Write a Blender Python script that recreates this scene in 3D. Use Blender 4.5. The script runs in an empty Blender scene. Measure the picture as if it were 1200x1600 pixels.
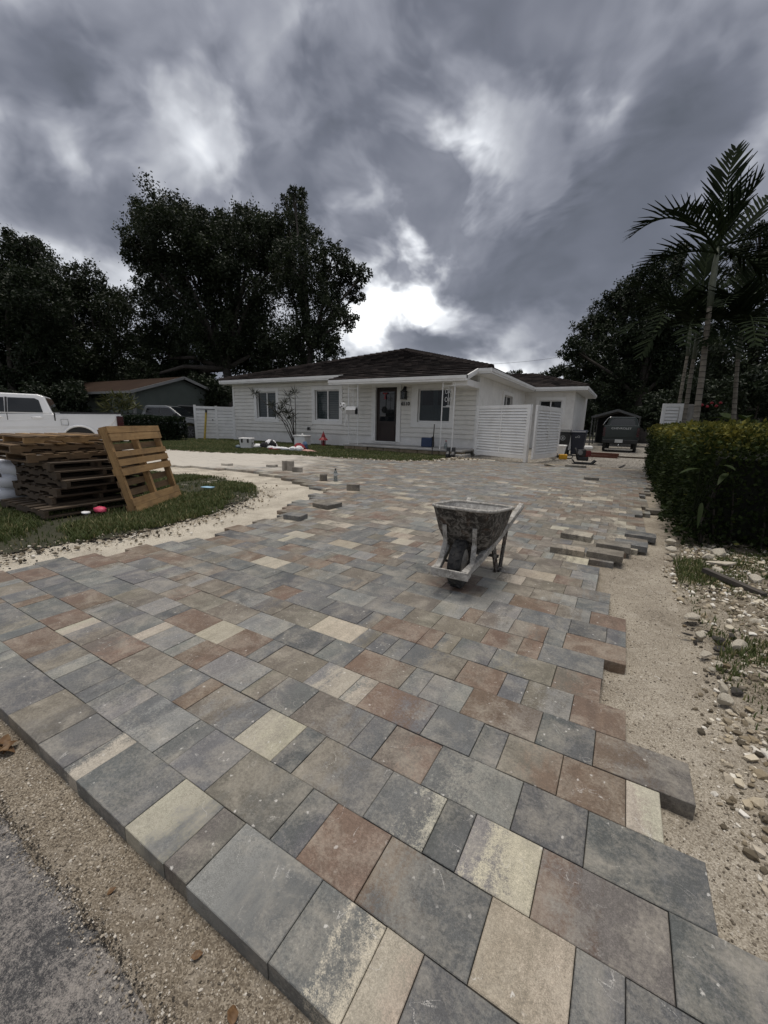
import bpy, math, random
import numpy as np
from mathutils import Vector, Matrix
random.seed(7)
rng = np.random.default_rng(11)
R = math.radians
scene = bpy.context.scene
COL = scene.collection

# ------------------------------------------------------------------ camera
cam_right = Vector((0.86016836, 0.50948362, 0.02316986))
cam_down = Vector((0.1296392, -0.17448194, -0.976089))
cam_fwd = Vector((-0.49325863, 0.84260459, -0.21613289))
cd = bpy.data.cameras.new('camera')
cd.sensor_fit = 'VERTICAL'
cd.sensor_height = 36.0
cd.sensor_width = 27.0
cd.lens = 36.0 * 628.06 / 1600.0
cd.clip_start = 0.02
cd.clip_end = 2000
cam = bpy.data.objects.new('camera', cd)
m = Matrix.Identity(4)
for i in range(3):
    m[i][0] = cam_right[i]; m[i][1] = -cam_down[i]; m[i][2] = -cam_fwd[i]
m[2][3] = 1.0
cam.matrix_world = m
COL.objects.link(cam)
scene.camera = cam

def ray(px, py):
    return ((px - 600) / 628.06) * cam_right + ((py - 800) / 628.06) * cam_down + cam_fwd
def at(px, py, D):
    """a point D metres in front of the lens along its axis"""
    return Vector((0, 0, 1)) + D * ray(px, py)

# ------------------------------------------------------------------ light
scene.view_settings.view_transform = 'Standard'
scene.view_settings.look = 'None'
scene.view_settings.gamma = 1.0
scene.view_settings.use_curve_mapping = False
scene.view_settings.exposure = 0.66
SUN_DIR = Vector((-0.10, 0.06, 0.95)).normalized()
sd = bpy.data.lights.new('sun', 'SUN')
sd.energy = 1.5
sd.angle = R(26)
sd.color = (1.0, 0.935, 0.845)
sun = bpy.data.objects.new('sun', sd)
sun.rotation_euler = SUN_DIR.to_track_quat('Z', 'Y').to_euler()
sun.location = (0, 0, 30)
COL.objects.link(sun)

world = bpy.data.worlds.new('World')
scene.world = world
world.use_nodes = True
wt = world.node_tree
for n in list(wt.nodes):
    wt.nodes.remove(n)
class NT:
    """tiny node-graph helper"""
    def __init__(s, tree): s.t = tree
    def n(s, typ, **kw):
        nd = s.t.nodes.new(typ)
        for k, v in kw.items():
            if k == 'inp':
                for a, b in v.items():
                    if hasattr(b, 'is_linked') or isinstance(b, bpy.types.NodeSocket): s.t.links.new(b, nd.inputs[a])
                    else: nd.inputs[a].default_value = b
            else: setattr(nd, k, v)
        return nd
    def math(s, op, a, b=0.0, clamp=False):
        nd = s.n('ShaderNodeMath', operation=op, use_clamp=clamp, inp={0: a, 1: b}); return nd.outputs[0]
    def vmath(s, op, a, b=(0, 0, 0)):
        nd = s.n('ShaderNodeVectorMath', operation=op, inp={0: a, 1: b})
        return nd.outputs['Value'] if op in ('DOT_PRODUCT', 'LENGTH') else nd.outputs[0]
    def noise(s, vec, scale, detail=4, rough=0.55, dist=0.0, col=False):
        nd = s.n('ShaderNodeTexNoise', inp={'Vector': vec, 'Scale': scale, 'Detail': detail, 'Roughness': rough, 'Distortion': dist})
        return nd.outputs['Color'] if col else nd.outputs['Fac']
    def ramp(s, fac, stops):
        nd = s.n('ShaderNodeValToRGB', inp={0: fac})
        el = nd.color_ramp.elements
        while len(el) < len(stops): el.new(0.5)
        for e, (p, c) in zip(el, stops):
            e.position = p
            e.color = c if len(c) == 4 else (*c, 1)
        return nd.outputs['Color']
    def rampv(s, fac, stops):
        return s.ramp(fac, [(p, (v, v, v, 1)) for p, v in stops])
    def mix(s, fac, a, b, blend='MIX'):
        nd = s.n('ShaderNodeMix', data_type='RGBA', blend_type=blend)
        for k, v in ((0, fac), (6, a), (7, b)):
            if isinstance(v, bpy.types.NodeSocket): s.t.links.new(v, nd.inputs[k])
            else: nd.inputs[k].default_value = v if k == 0 else ((*v, 1) if len(v) == 3 else v)
        return nd.outputs[2]
    def link(s, a, b): s.t.links.new(a, b)

w = NT(wt)
tc = w.n('ShaderNodeTexCoord')
d0 = tc.outputs['Generated']
sep = w.n('ShaderNodeSeparateXYZ', inp={0: d0})
inv = w.math('DIVIDE', 1.0, w.math('ADD', w.math('MULTIPLY', w.math('MAXIMUM', sep.outputs[2], 0.0), 0.75), 0.50))
def scaled(vec, k):
    nd = w.n('ShaderNodeVectorMath', operation='SCALE', inp={0: vec})
    if isinstance(k, bpy.types.NodeSocket): w.link(k, nd.inputs['Scale'])
    else: nd.inputs['Scale'].default_value = k
    return nd.outputs[0]
pp = w.vmath('MULTIPLY', d0, (1.30, 1.30, 1.85))        # clouds flatten and crowd together towards the horizon
def warped(vec, scale, amt, det=3, off=(0, 0, 0)):
    c_ = w.noise(w.vmath('ADD', vec, off), scale, det, 0.5, 0.0, col=True)
    return w.vmath('ADD', vec, scaled(w.vmath('SUBTRACT', c_, (0.5, 0.5, 0.5)), amt))
sunv = tuple(ray(655, 340).normalized())
tow = w.vmath('SUBTRACT', sunv, d0)                                     # towards the lit part of the cloud
q0 = warped(pp, 1.6, 0.30, 3)
q1 = warped(q0, 6.0, 0.05, 3, (2, 1, 5))
def relief(scale, det, rough, step, off):
    crisp = lambda t: w.n('ShaderNodeMapRange', interpolation_type='SMOOTHSTEP', inp={0: t, 1: 0.34, 2: 0.64, 3: 0.0, 4: 1.0}).outputs[0]
    a = w.noise(w.vmath('ADD', q1, off), scale, det, rough)
    b_ = w.noise(w.vmath('ADD', w.vmath('ADD', q1, scaled(tow, step)), off), scale, det, rough)
    a, b_ = crisp(a), crisp(b_)
    return a, w.math('SUBTRACT', a, b_)
n1, r1 = relief(1.5, 5, 0.46, 0.20, (1.7, 4.2, 0.6))
n2, r2 = relief(3.2, 5, 0.46, 0.09, (7.3, 0.4, 2.9))
n3 = w.noise(w.vmath('ADD', q1, (3.0, 9.0, 5.0)), 8.5, 5, 0.55)
dn = w.vmath('NORMALIZE', warped(warped(d0, 2.6, 0.22, 4), 7.0, 0.10, 5, (5, 3, 1)))
def blobs(lst):
    tot = None
    for px, py, sharp, amp in lst:
        v = ray(px, py).normalized()
        e = w.math('EXPONENT', w.math('MULTIPLY', w.math('SUBTRACT', w.vmath('DOT_PRODUCT', dn, tuple(v)), 1.0), sharp))
        e = w.math('MULTIPLY', e, amp)
        tot = e if tot is None else w.math('ADD', tot, e)
    return tot
bright = blobs([(322, 290, 420, 0.20), (345, 205, 500, 0.12), (645, 400, 110, 0.95), (715, 225, 330, 0.75), (690, 290, 330, 0.5), (620, 470, 150, 0.45), (560, 535, 110, 0.6), (700, 545, 120, 0.5), (820, 545, 130, 0.55), (190, 420, 260, 0.35), (958, 190, 1500, 0.55), (915, 155, 1500, 0.3), (10, 210, 200, 0.35), (820, 215, 200, 0.35), (880, 330, 300, 0.25), (440, 60, 30, 0.15)])
dark = blobs([(510, 240, 140, 0.65), (620, 265, 350, 0.45), (440, 245, 350, 0.35), (790, 400, 90, 0.62), (850, 470, 140, 0.55), (700, 480, 300, 0.35), (960, 90, 60, 0.6), (770, 150, 200, 0.4), (120, 270, 80, 0.3), (1020, 330, 60, 0.32), (590, 400, 700, 0.45), (60, 40, 150, 0.25), (600, 60, 60, 0.2)])
lum = w.math('ADD', w.math('MULTIPLY', w.math('SUBTRACT', n1, 0.5), -0.16), 0.40)
lum = w.math('SUBTRACT', lum, w.math('MULTIPLY', r1, 0.27))
lum = w.math('SUBTRACT', lum, w.math('MULTIPLY', r2, 0.24))
lum = w.math('ADD', lum, w.math('MULTIPLY', w.math('SUBTRACT', n3, 0.5), 0.09))
gap = w.rampv(w.math('ADD', w.math('MULTIPLY', n2, 0.75), w.math('MULTIPLY', n3, 0.25)), [(0.30, 1.0), (0.72, 0.0)])
lum = w.math('ADD', lum, w.math('MULTIPLY', bright, w.math('ADD', w.math('MULTIPLY', gap, 0.52), 0.08)))
edge_ = w.rampv(w.math('ADD', dark, w.math('MULTIPLY', w.math('SUBTRACT', n2, 0.5), 0.30)), [(0.16, 0.0), (0.44, 1.0)])
lum = w.math('SUBTRACT', lum, w.math('MULTIPLY', edge_, 0.19))
cloud = w.ramp(lum, [(0.0, (0.060, 0.066, 0.078)), (0.20, (0.108, 0.115, 0.140)), (0.38, (0.198, 0.206, 0.238)), (0.52, (0.318, 0.328, 0.356)), (0.68, (0.50, 0.515, 0.545)), (0.84, (0.74, 0.75, 0.755)), (1.0, (0.92, 0.925, 0.925))])
sky = w.n('ShaderNodeTexSky', sky_type='NISHITA', sun_disc=False, sun_elevation=math.asin(SUN_DIR.z), sun_rotation=math.atan2(SUN_DIR.x, SUN_DIR.y), air_density=1.0, dust_density=2.0)
skys = w.mix(1.0, sky.outputs[0], (0.06, 0.06, 0.06), 'MULTIPLY')
both = w.mix(0.93, skys, cloud)
bg = w.n('ShaderNodeBackground', inp={'Color': both, 'Strength': 1.0})
out = w.n('ShaderNodeOutputWorld')
w.link(bg.outputs[0], out.inputs[0])

# ------------------------------------------------------------------ object helpers
def tag(o, label=None, cat=None, group=None, kind=None):
    if label: o['label'] = label
    if cat: o['category'] = cat
    if group: o['group'] = group
    if kind: o['kind'] = kind
    return o
def thing(name, label, cat, loc=(0, 0, 0), rz=0.0, group=None):
    o = bpy.data.objects.new(name, None)
    o.empty_display_size = 0.1
    o.location = loc; o.rotation_euler = (0, 0, rz)
    COL.objects.link(o)
    return tag(o, label, cat, group)
def link_mesh(name, me, mat=None, parent=None):
    o = bpy.data.objects.new(name, me)
    COL.objects.link(o)
    if mat and not me.materials: me.materials.append(mat)
    if parent: o.parent = parent
    return o
def copy_tree(o, parent=None):
    c = o.copy(); COL.objects.link(c); c.parent = parent
    for ch in list(o.children): copy_tree(ch, c)
    return c
def perp(v):
    v = v.normalized()
    a = Vector((0, 0, 1)) if abs(v.z) < 0.9 else Vector((1, 0, 0))
    u = v.cross(a).normalized()
    return u, v.cross(u).normalized()

class MB:
    def __init__(s): s.v = []; s.f = []; s.sm = []
    def add(s, vs, fs, smooth=False):
        k = len(s.v); s.v += [tuple(x) for x in vs]; s.f += [tuple(i + k for i in f) for f in fs]; s.sm += [smooth] * len(fs)
        return s
    def bx(s, x0, x1, y0, y1, z0, z1, mat=None):
        vs = [Vector((x, y, z)) for z in (z0, z1) for x, y in ((x0, y0), (x1, y0), (x1, y1), (x0, y1))]
        if mat is not None: vs = [mat @ q for q in vs]
        return s.add(vs, [(3, 2, 1, 0), (4, 5, 6, 7), (0, 1, 5, 4), (1, 2, 6, 5), (2, 3, 7, 6), (3, 0, 4, 7)])
    def beam(s, p, q, wd, ht, up=(0, 0, 1)):
        p, q, up = Vector(p), Vector(q), Vector(up)
        d = (q - p).normalized(); sd_ = d.cross(up)
        if sd_.length < 1e-4: sd_ = d.cross(Vector((0, 1, 0)))
        sd_.normalize(); u = sd_.cross(d).normalized()
        vs = [c + a * sd_ * wd / 2 + b * u * ht / 2 for c in (p, q) for a, b in ((-1, -1), (1, -1), (1, 1), (-1, 1))]
        return s.add(vs, [(3, 2, 1, 0), (4, 5, 6, 7), (0, 1, 5, 4), (1, 2, 6, 5), (2, 3, 7, 6), (3, 0, 4, 7)])
    def tube(s, pts, r, n=8, cap=True, smooth=True):
        pts = [Vector(p) for p in pts]
        rs = r if isinstance(r, (list, tuple)) else [r] * len(pts)
        vs = []; fs = []
        u = None
        for i, p in enumerate(pts):
            t = (pts[min(i + 1, len(pts) - 1)] - pts[max(i - 1, 0)]).normalized()
            if u is None: u, _ = perp(t)
            u = (u - t * u.dot(t)).normalized(); v = t.cross(u)
            for k in range(n):
                a = 2 * math.pi * k / n
                vs.append(p + rs[i] * (math.cos(a) * u + math.sin(a) * v))
        for i in range(len(pts) - 1):
            for k in range(n):
                a, b = i * n + k, i * n + (k + 1) % n
                fs.append((a, b, b + n, a + n))
        s.add(vs, fs, smooth)
        if cap:
            k = len(s.v) - len(vs)
            s.f.append(tuple(k + i for i in reversed(range(n)))); s.sm.append(False)
            s.f.append(tuple(k + (len(pts) - 1) * n + i for i in range(n))); s.sm.append(False)
        return s
    def lathe(s, prof, n=20, o=(0, 0, 0), axis='z', smooth=True, close=True):
        o = Vector(o); vs = []; fs = []
        for r_, z in prof:
            for k in range(n):
                a = 2 * math.pi * k / n; c, sn = r_ * math.cos(a), r_ * math.sin(a)
                vs.append(o + (Vector((c, sn, z)) if axis == 'z' else Vector((z, c, sn)) if axis == 'x' else Vector((sn, z, c))))
        for i in range(len(prof) - 1):
            for k in range(n):
                a, b = i * n + k, i * n + (k + 1) % n
                fs.append((a, b, b + n, a + n))
        s.add(vs, fs, smooth)
        if close:
            k = len(s.v) - len(vs)
            s.f.append(tuple(k + i for i in reversed(range(n)))); s.sm.append(False)
            s.f.append(tuple(k + (len(prof) - 1) * n + i for i in range(n))); s.sm.append(False)
        return s
    def prism(s, poly, fn, a, b):
        """poly: 2-D outline, fn(u, v, t) -> point; extruded from t=a to t=b"""
        n = len(poly)
        vs = [fn(u, v, a) for u, v in poly] + [fn(u, v, b) for u, v in poly]
        fs = [tuple(reversed(range(n))), tuple(range(n, 2 * n))] + [(i, (i + 1) % n, n + (i + 1) % n, n + i) for i in range(n)]
        return s.add(vs, fs)
    def ell(s, c, rx, ry, rz, nu=14, nv=9, jit=0.0, sq=1.0):
        c = Vector(c); vs = []; fs = []
        for j in range(nv + 1):
            th = math.pi * j / nv
            for i in range(nu):
                ph = 2 * math.pi * i / nu
                q = [math.sin(th) * math.cos(ph), math.sin(th) * math.sin(ph), math.cos(th)]
                q = [math.copysign(abs(t) ** sq, t) for t in q]
                k = 1 + random.uniform(-jit, jit)
                vs.append(c + Vector((q[0] * rx * k, q[1] * ry * k, q[2] * rz * k)))
        for j in range(nv):
            for i in range(nu):
                a, b = j * nu + i, j * nu + (i + 1) % nu
                fs.append((a, a + nu, b + nu, b))
        return s.add(vs, fs, True)
    def mesh(s, name):
        me = bpy.data.meshes.new(name)
        me.from_pydata([tuple(x) for x in s.v], [], s.f)
        me.polygons.foreach_set('use_smooth', s.sm)
        me.update()
        return me
    def build(s, name, mat, parent=None, bevel=0.0, seg=2, fix=True):
        me = s.mesh(name)
        if fix:
            import bmesh
            bm = bmesh.new(); bm.from_mesh(me); bmesh.ops.recalc_face_normals(bm, faces=bm.faces); bm.to_mesh(me); bm.free()
        o = link_mesh(name, me, mat, parent)
        if bevel:
            b = o.modifiers.new('bevel', 'BEVEL'); b.width = bevel; b.segments = seg; b.limit_method = 'ANGLE'; b.angle_limit = R(40)
        return o

def np_mesh(name, verts, faces, smooth=False, attrs=None):
    """verts (N,3) array, faces (M,k) array; attrs: {name: (N,) or (N,4)} on points"""
    me = bpy.data.meshes.new(name)
    N, (Mn, k) = len(verts), faces.shape
    me.vertices.add(N); me.vertices.foreach_set('co', np.ascontiguousarray(verts, dtype=np.float32).ravel())
    me.loops.add(Mn * k); me.loops.foreach_set('vertex_index', np.ascontiguousarray(faces, dtype=np.int32).ravel())
    me.polygons.add(Mn); me.polygons.foreach_set('loop_start', np.arange(0, Mn * k, k, dtype=np.int32))
    me.polygons.foreach_set('use_smooth', np.full(Mn, smooth))
    me.update(calc_edges=True)
    for a, arr in (attrs or {}).items():
        arr = np.asarray(arr, dtype=np.float32)
        if arr.ndim == 1:
            me.attributes.new(a, 'FLOAT', 'POINT').data.foreach_set('value', arr)
        else:
            me.attributes.new(a, 'FLOAT_COLOR', 'POINT').data.foreach_set('color', np.ascontiguousarray(arr).ravel())
    return me

def text_mesh(body, size, extrude=0.002, align='CENTER'):
    cu = bpy.data.curves.new('lettering', 'FONT')
    cu.body = body; cu.size = size; cu.extrude = extrude; cu.offset = size * 0.012; cu.align_x = align; cu.align_y = 'CENTER'
    o = bpy.data.objects.new('lettering', cu); COL.objects.link(o)
    dg = bpy.context.evaluated_depsgraph_get()
    me = bpy.data.meshes.new_from_object(o.evaluated_get(dg))
    bpy.data.objects.remove(o)
    return me

# smooth value noise on numpy arrays
def vnoise(x, y, seed=0):
    x = np.asarray(x, float); y = np.asarray(y, float)
    xi = np.floor(x).astype(np.int64); yi = np.floor(y).astype(np.int64)
    fx = x - xi; fy = y - yi
    fx = fx * fx * (3 - 2 * fx); fy = fy * fy * (3 - 2 * fy)
    def h(a, b):
        n = (a * 374761393 + b * 668265263 + seed * 1442695041) & 0x7fffffff
        n = ((n ^ (n >> 13)) * 1274126177) & 0x7fffffff
        return ((n ^ (n >> 16)) & 0xffff) / 65535.0
    return (h(xi, yi) * (1 - fx) + h(xi + 1, yi) * fx) * (1 - fy) + (h(xi, yi + 1) * (1 - fx) + h(xi + 1, yi + 1) * fx) * fy
def fbm(x, y, oct=4, seed=0):
    s = 0; a = 0.5; f = 1.0
    for i in range(oct):
        s = s + a * vnoise(x * f, y * f, seed + i * 17); a *= 0.5; f *= 2.03
    return s
def in_poly(x, y, poly):
    x = np.asarray(x); y = np.asarray(y); ins = np.zeros(x.shape, bool)
    n = len(poly)
    for i in range(n):
        (x0, y0), (x1, y1) = poly[i], poly[(i + 1) % n]
        if y0 == y1: continue
        c = ((y0 > y) != (y1 > y)) & (x < (x1 - x0) * (y - y0) / (y1 - y0) + x0)
        ins ^= c
    return ins

# ------------------------------------------------------------------ materials
def new_mat(name):
    mt = bpy.data.materials.new(name); mt.use_nodes = True
    t = mt.node_tree
    for n in list(t.nodes): t.nodes.remove(n)
    nt = NT(t)
    o = nt.n('ShaderNodeOutputMaterial')
    b = nt.n('ShaderNodeBsdfPrincipled')
    nt.link(b.outputs[0], o.inputs[0])
    return mt, nt, b, o
def set_bump(nt, b, h, strength=0.3, dist=0.01):
    bp = nt.n('ShaderNodeBump', inp={'Height': h, 'Strength': strength, 'Distance': dist})
    nt.link(bp.outputs[0], b.inputs['Normal'])
def coord(nt, kind='Object'):
    if kind == 'World': return nt.n('ShaderNodeNewGeometry').outputs['Position']
    return nt.n('ShaderNodeTexCoord').outputs[kind]
def simple(name, col, rough=0.6, var=0.25, scale=6.0, bump=0.15, metal=0.0, spec=0.5, dirt=None, dirt_amt=0.5, dirt_scale=2.5, space='World', bscale=None):
    """paint / plastic / plaster: base colour with grain, patches of dirt and fine relief"""
    mt, nt, b, o = new_mat(name)
    p = coord(nt, space)
    n = nt.noise(p, scale, 6, 0.6)
    lo = tuple(max(0, c * (1 - var)) for c in col); hi = tuple(min(1, c * (1 + var)) for c in col)
    c = nt.ramp(n, [(0.3, lo), (0.7, hi)])
    if dirt:
        dn_ = nt.noise(p, dirt_scale, 7, 0.65, 0.4)
        c = nt.mix(nt.math('MULTIPLY', nt.rampv(dn_, [(0.48, 0), (0.68, 1)]), dirt_amt), c, dirt)
    nt.link(c, b.inputs['Base Color'])
    b.inputs['Roughness'].default_value = rough
    b.inputs['Metallic'].default_value = metal
    b.inputs['Specular IOR Level'].default_value = spec
    if bump: set_bump(nt, b, nt.noise(p, bscale or scale * 9, 5, 0.6), bump, 0.004)
    return mt
def leaf_mat(name, c0, c1, c2, trans=0.25, rough=0.55, spec=0.3):
    """c0 dark, c1 usual, c2 young leaves, picked by the leaf's own tint"""
    mt, nt, b, o = new_mat(name)
    a = nt.n('ShaderNodeAttribute', attribute_name='tint').outputs['Fac']
    c = nt.ramp(a, [(0.0, c0), (0.55, c1), (1.0, c2)])
    nt.link(c, b.inputs['Base Color'])
    b.inputs['Roughness'].default_value = rough
    b.inputs['Specular IOR Level'].default_value = spec
    tr = nt.n('ShaderNodeBsdfTranslucent', inp={'Color': c})
    mx = nt.n('ShaderNodeMixShader', inp={0: trans, 1: b.outputs[0], 2: tr.outputs[0]})
    nt.link(mx.outputs[0], o.inputs[0])
    return mt
def wood_mat(name, ca, cb, stain, space='Object', dark=0.5):
    mt, nt, b, o = new_mat(name)
    p = coord(nt, space)
    rnd = nt.n('ShaderNodeObjectInfo').outputs['Random']
    off = nt.n('ShaderNodeCombineXYZ', inp={0: nt.math('MULTIPLY', rnd, 31.0), 1: nt.math('MULTIPLY', rnd, 17.0), 2: rnd}).outputs[0]
    q = nt.vmath('ADD', p, off)
    at_ = nt.n('ShaderNodeAttribute', attribute_name='grain').outputs['Vector']
    g = nt.noise(nt.vmath('ADD', at_, off), 1.0, 6, 0.6, 0.8)
    st = nt.noise(q, 4.0, 6, 0.7, 0.5)
    c = nt.ramp(g, [(0.25, ca), (0.75, cb)])
    c = nt.mix(nt.math('MULTIPLY', nt.rampv(st, [(0.45, 0), (0.75, 1)]), dark), c, stain)
    c = nt.mix(nt.math('MULTIPLY', rnd, 0.35), c, tuple(0.55 * x for x in ca))
    nt.link(c, b.inputs['Base Color'])
    b.inputs['Roughness'].default_value = 0.85
    set_bump(nt, b, g, 0.25, 0.004)
    return mt
def glass_mat(name, tint=(0.02, 0.025, 0.03), see=0.35, rough=0.03):
    mt, nt, b, o = new_mat(name)
    b.inputs['Base Color'].default_value = (*tint, 1)
    b.inputs['Roughness'].default_value = rough
    b.inputs['Specular IOR Level'].default_value = 0.6
    tr = nt.n('ShaderNodeBsdfTransparent', inp={'Color': (0.75, 0.8, 0.8, 1)})
    mx = nt.n('ShaderNodeMixShader', inp={0: see, 1: b.outputs[0], 2: tr.outputs[0]})
    nt.link(mx.outputs[0], o.inputs[0])
    return mt
# ================================================================== GROUND
ROW = 0.1675            # depth of one paver course
Y0 = 0.378              # outer edge of the driveway
ISLAND = [(-3.95, 0.42), (-3.93, 1.0), (-3.75, 1.6), (-3.72, 2.1), (-3.85, 2.7), (-4.05, 3.3), (-4.35, 3.9), (-5.0, 4.4), (-6.0, 4.62), (-7.2, 4.5), (-8.6, 3.9), (-9.8, 2.8), (-10.2, 0.6)]
LAWN = [(-60, 3.5), (-19.0, 5.2), (-14.5, 7.3), (-12.5, 7.75), (-10.8, 8.05), (-8.4, 9.2), (-6.4, 9.45), (-5.2, 9.8), (-4.7, 10.4), (-4.75, 12.6), (-4.6, 14.2), (-17.1, 14.2), (-17.6, 40), (-60, 40)]
PAV_LEFT = [(-3.62, 0.3), (-3.45, 0.9), (-3.3, 1.4), (-3.1, 2.03), (-3.1, 2.74), (-3.2, 3.2), (-3.6, 4.14), (-3.75, 4.6), (-4.3, 4.93), (-5.0, 5.25), (-5.6, 5.45), (-6.6, 5.55), (-8.0, 5.35), (-9.6, 4.6), (-11.0, 3.2), (-11.6, 1.5), (-11.7, 0.45),
            (-15.4, 0.45), (-15.6, 2.5), (-15.2, 4.6), (-14.2, 6.6), (-12.5, 7.62), (-10.8, 7.95), (-8.4, 9.1), (-6.4, 9.3), (-5.1, 9.7), (-4.55, 10.3), (-4.1, 11.2), (-3.6, 11.9), (0.55, 11.9), (0.55, 0.3)]

# ---- materials
def sand_mat():
    mt, nt, b, o = new_mat('sand')
    p = coord(nt, 'World')
    sp = nt.n('ShaderNodeSeparateXYZ', inp={0: p})
    g = nt.noise(p, 260, 3, 0.7)
    g2 = nt.n('ShaderNodeTexVoronoi', inp={'Vector': p, 'Scale': 330.0}).outputs['Color']
    g2v = nt.n('ShaderNodeSeparateColor', inp={0: g2}).outputs[0]
    big = nt.noise(p, 2.2, 6, 0.6, 0.3)
    mid = nt.noise(p, 14, 6, 0.65, 0.2)
    grain = nt.math('ADD', nt.math('MULTIPLY', g, 0.55), nt.math('MULTIPLY', g2v, 0.45))
    tan = nt.ramp(grain, [(0.2, (0.085, 0.069, 0.050)), (0.45, (0.205, 0.172, 0.130)), (0.62, (0.315, 0.27, 0.208)), (0.85, (0.53, 0.475, 0.39))])
    pale = nt.ramp(grain, [(0.2, (0.34, 0.30, 0.24)), (0.5, (0.56, 0.51, 0.42)), (0.85, (0.74, 0.70, 0.61))])
    # crushed limestone towards the island and the house
    f = nt.n('ShaderNodeMapRange', inp={0: nt.math('ADD', sp.outputs[0], nt.math('MULTIPLY', big, 2.2)), 1: -2.2, 2: -1.2, 3: 1.0, 4: 0.0}).outputs[0]
    c = nt.mix(f, tan, pale)
    c = nt.mix(nt.n('ShaderNodeMapRange', inp={0: sp.outputs[0], 1: -0.2, 2: 0.1, 3: 0.0, 4: 0.38}).outputs[0], c, pale)
    c = nt.mix(nt.math('MULTIPLY', nt.rampv(big, [(0.42, 0), (0.66, 1)]), 0.45), c, (0.13, 0.105, 0.08))
    c = nt.mix(nt.math('MULTIPLY', nt.rampv(mid, [(0.5, 0), (0.72, 1)]), 0.30), c, (0.62, 0.57, 0.49))
    so = nt.n('ShaderNodeMapRange', inp={0: nt.math('ADD', sp.outputs[0], nt.math('MULTIPLY', nt.math('SUBTRACT', nt.noise(p, 5.5, 6, 0.65, 0.3), 0.5), 0.9)), 1: 0.44, 2: 0.60, 3: 0.0, 4: 0.75}).outputs[0]
    c = nt.mix(so, c, nt.ramp(grain, [(0.25, (0.055, 0.044, 0.030)), (0.55, (0.17, 0.14, 0.10)), (0.85, (0.45, 0.40, 0.32))]))
    nt.link(c, b.inputs['Base Color'])
    b.inputs['Roughness'].default_value = 0.95
    b.inputs['Specular IOR Level'].default_value = 0.15
    h = nt.math('ADD', nt.math('MULTIPLY', grain, 0.6), nt.math('MULTIPLY', mid, 1.5))
    set_bump(nt, b, h, 0.9, 0.006)
    return mt
def asphalt_mat():
    mt, nt, b, o = new_mat('asphalt')
    p = coord(nt, 'World')
    v = nt.n('ShaderNodeTexVoronoi', inp={'Vector': p, 'Scale': 150.0})
    agg = nt.n('ShaderNodeSeparateColor', inp={0: v.outputs['Color']}).outputs[0]
    fine = nt.noise(p, 420, 3, 0.7)
    big = nt.noise(nt.vmath('ADD', p, (4.3, 1.7, 0)), 5.5, 7, 0.62, 0.4)
    med = nt.noise(p, 75, 7, 0.85)
    gsum = nt.math('ADD', nt.math('MULTIPLY', med, 0.6), nt.math('MULTIPLY', fine, 0.4))
    c = nt.ramp(gsum, [(0.34, (0.022, 0.022, 0.026)), (0.5, (0.085, 0.084, 0.086)), (0.64, (0.30, 0.29, 0.275))])
    dust = nt.rampv(nt.math('ADD', big, nt.math('MULTIPLY', nt.math('SUBTRACT', gsum, 0.5), 2.2)), [(0.36, 0.0), (0.68, 1.0)])
    c = nt.mix(nt.math('MULTIPLY', dust, 0.8), c, (0.44, 0.40, 0.36))
    nt.link(c, b.inputs['Base Color'])
    b.inputs['Roughness'].default_value = 0.88
    set_bump(nt, b, gsum, 1.0, 0.008)
    return mt
def soil_mat():
    mt, nt, b, o = new_mat('soil')
    p = coord(nt, 'World')
    a = nt.noise(p, 3.0, 8, 0.65, 0.3); f = nt.noise(p, 60, 5, 0.7)
    c = nt.ramp(nt.math('ADD', nt.math('MULTIPLY', a, 0.6), nt.math('MULTIPLY', f, 0.4)), [(0.3, (0.018, 0.020, 0.010)), (0.55, (0.045, 0.045, 0.022)), (0.8, (0.12, 0.10, 0.065))])
    nt.link(c, b.inputs['Base Color']); b.inputs['Roughness'].default_value = 0.95
    set_bump(nt, b, f, 0.8, 0.02)
    return mt
def gravel_mat():
    mt, nt, b, o = new_mat('gravel_ground')
    p = coord(nt, 'World')
    a = nt.noise(p, 1.3, 6, 0.6, 0.3); v = nt.n('ShaderNodeTexVoronoi', inp={'Vector': p, 'Scale': 28.0})
    ag = nt.n('ShaderNodeSeparateColor', inp={0: v.outputs['Color']}).outputs[0]
    c = nt.ramp(nt.math('ADD', nt.math('MULTIPLY', a, 0.5), nt.math('MULTIPLY', ag, 0.5)), [(0.25, (0.10, 0.09, 0.075)), (0.5, (0.23, 0.21, 0.18)), (0.8, (0.42, 0.39, 0.34))])
    nt.link(c, b.inputs['Base Color']); b.inputs['Roughness'].default_value = 0.95
    set_bump(nt, b, v.outputs['Distance'], 0.8, 0.03)
    return mt
M_SAND, M_ASPH, M_SOIL, M_GRAV = sand_mat(), asphalt_mat(), soil_mat(), gravel_mat()

# ---- far ground sheet
g = MB(); g.add([(-420, -400, -0.085), (400, -400, -0.085), (400, 420, -0.085), (-420, 420, -0.085)], [(0, 1, 2, 3)])
tag(g.build('ground', M_SOIL, fix=False), kind='structure')
# ---- gravel yard beyond the paving, under the carport
g = MB(); g.add([(-4.55, 11.2, -0.062), (1.6, 11.2, -0.062), (2.2, 45, -0.062), (-4.55, 45, -0.062)], [(0, 1, 2, 3)])
tag(g.build('gravel_yard', M_GRAV, fix=False), kind='structure')

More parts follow.
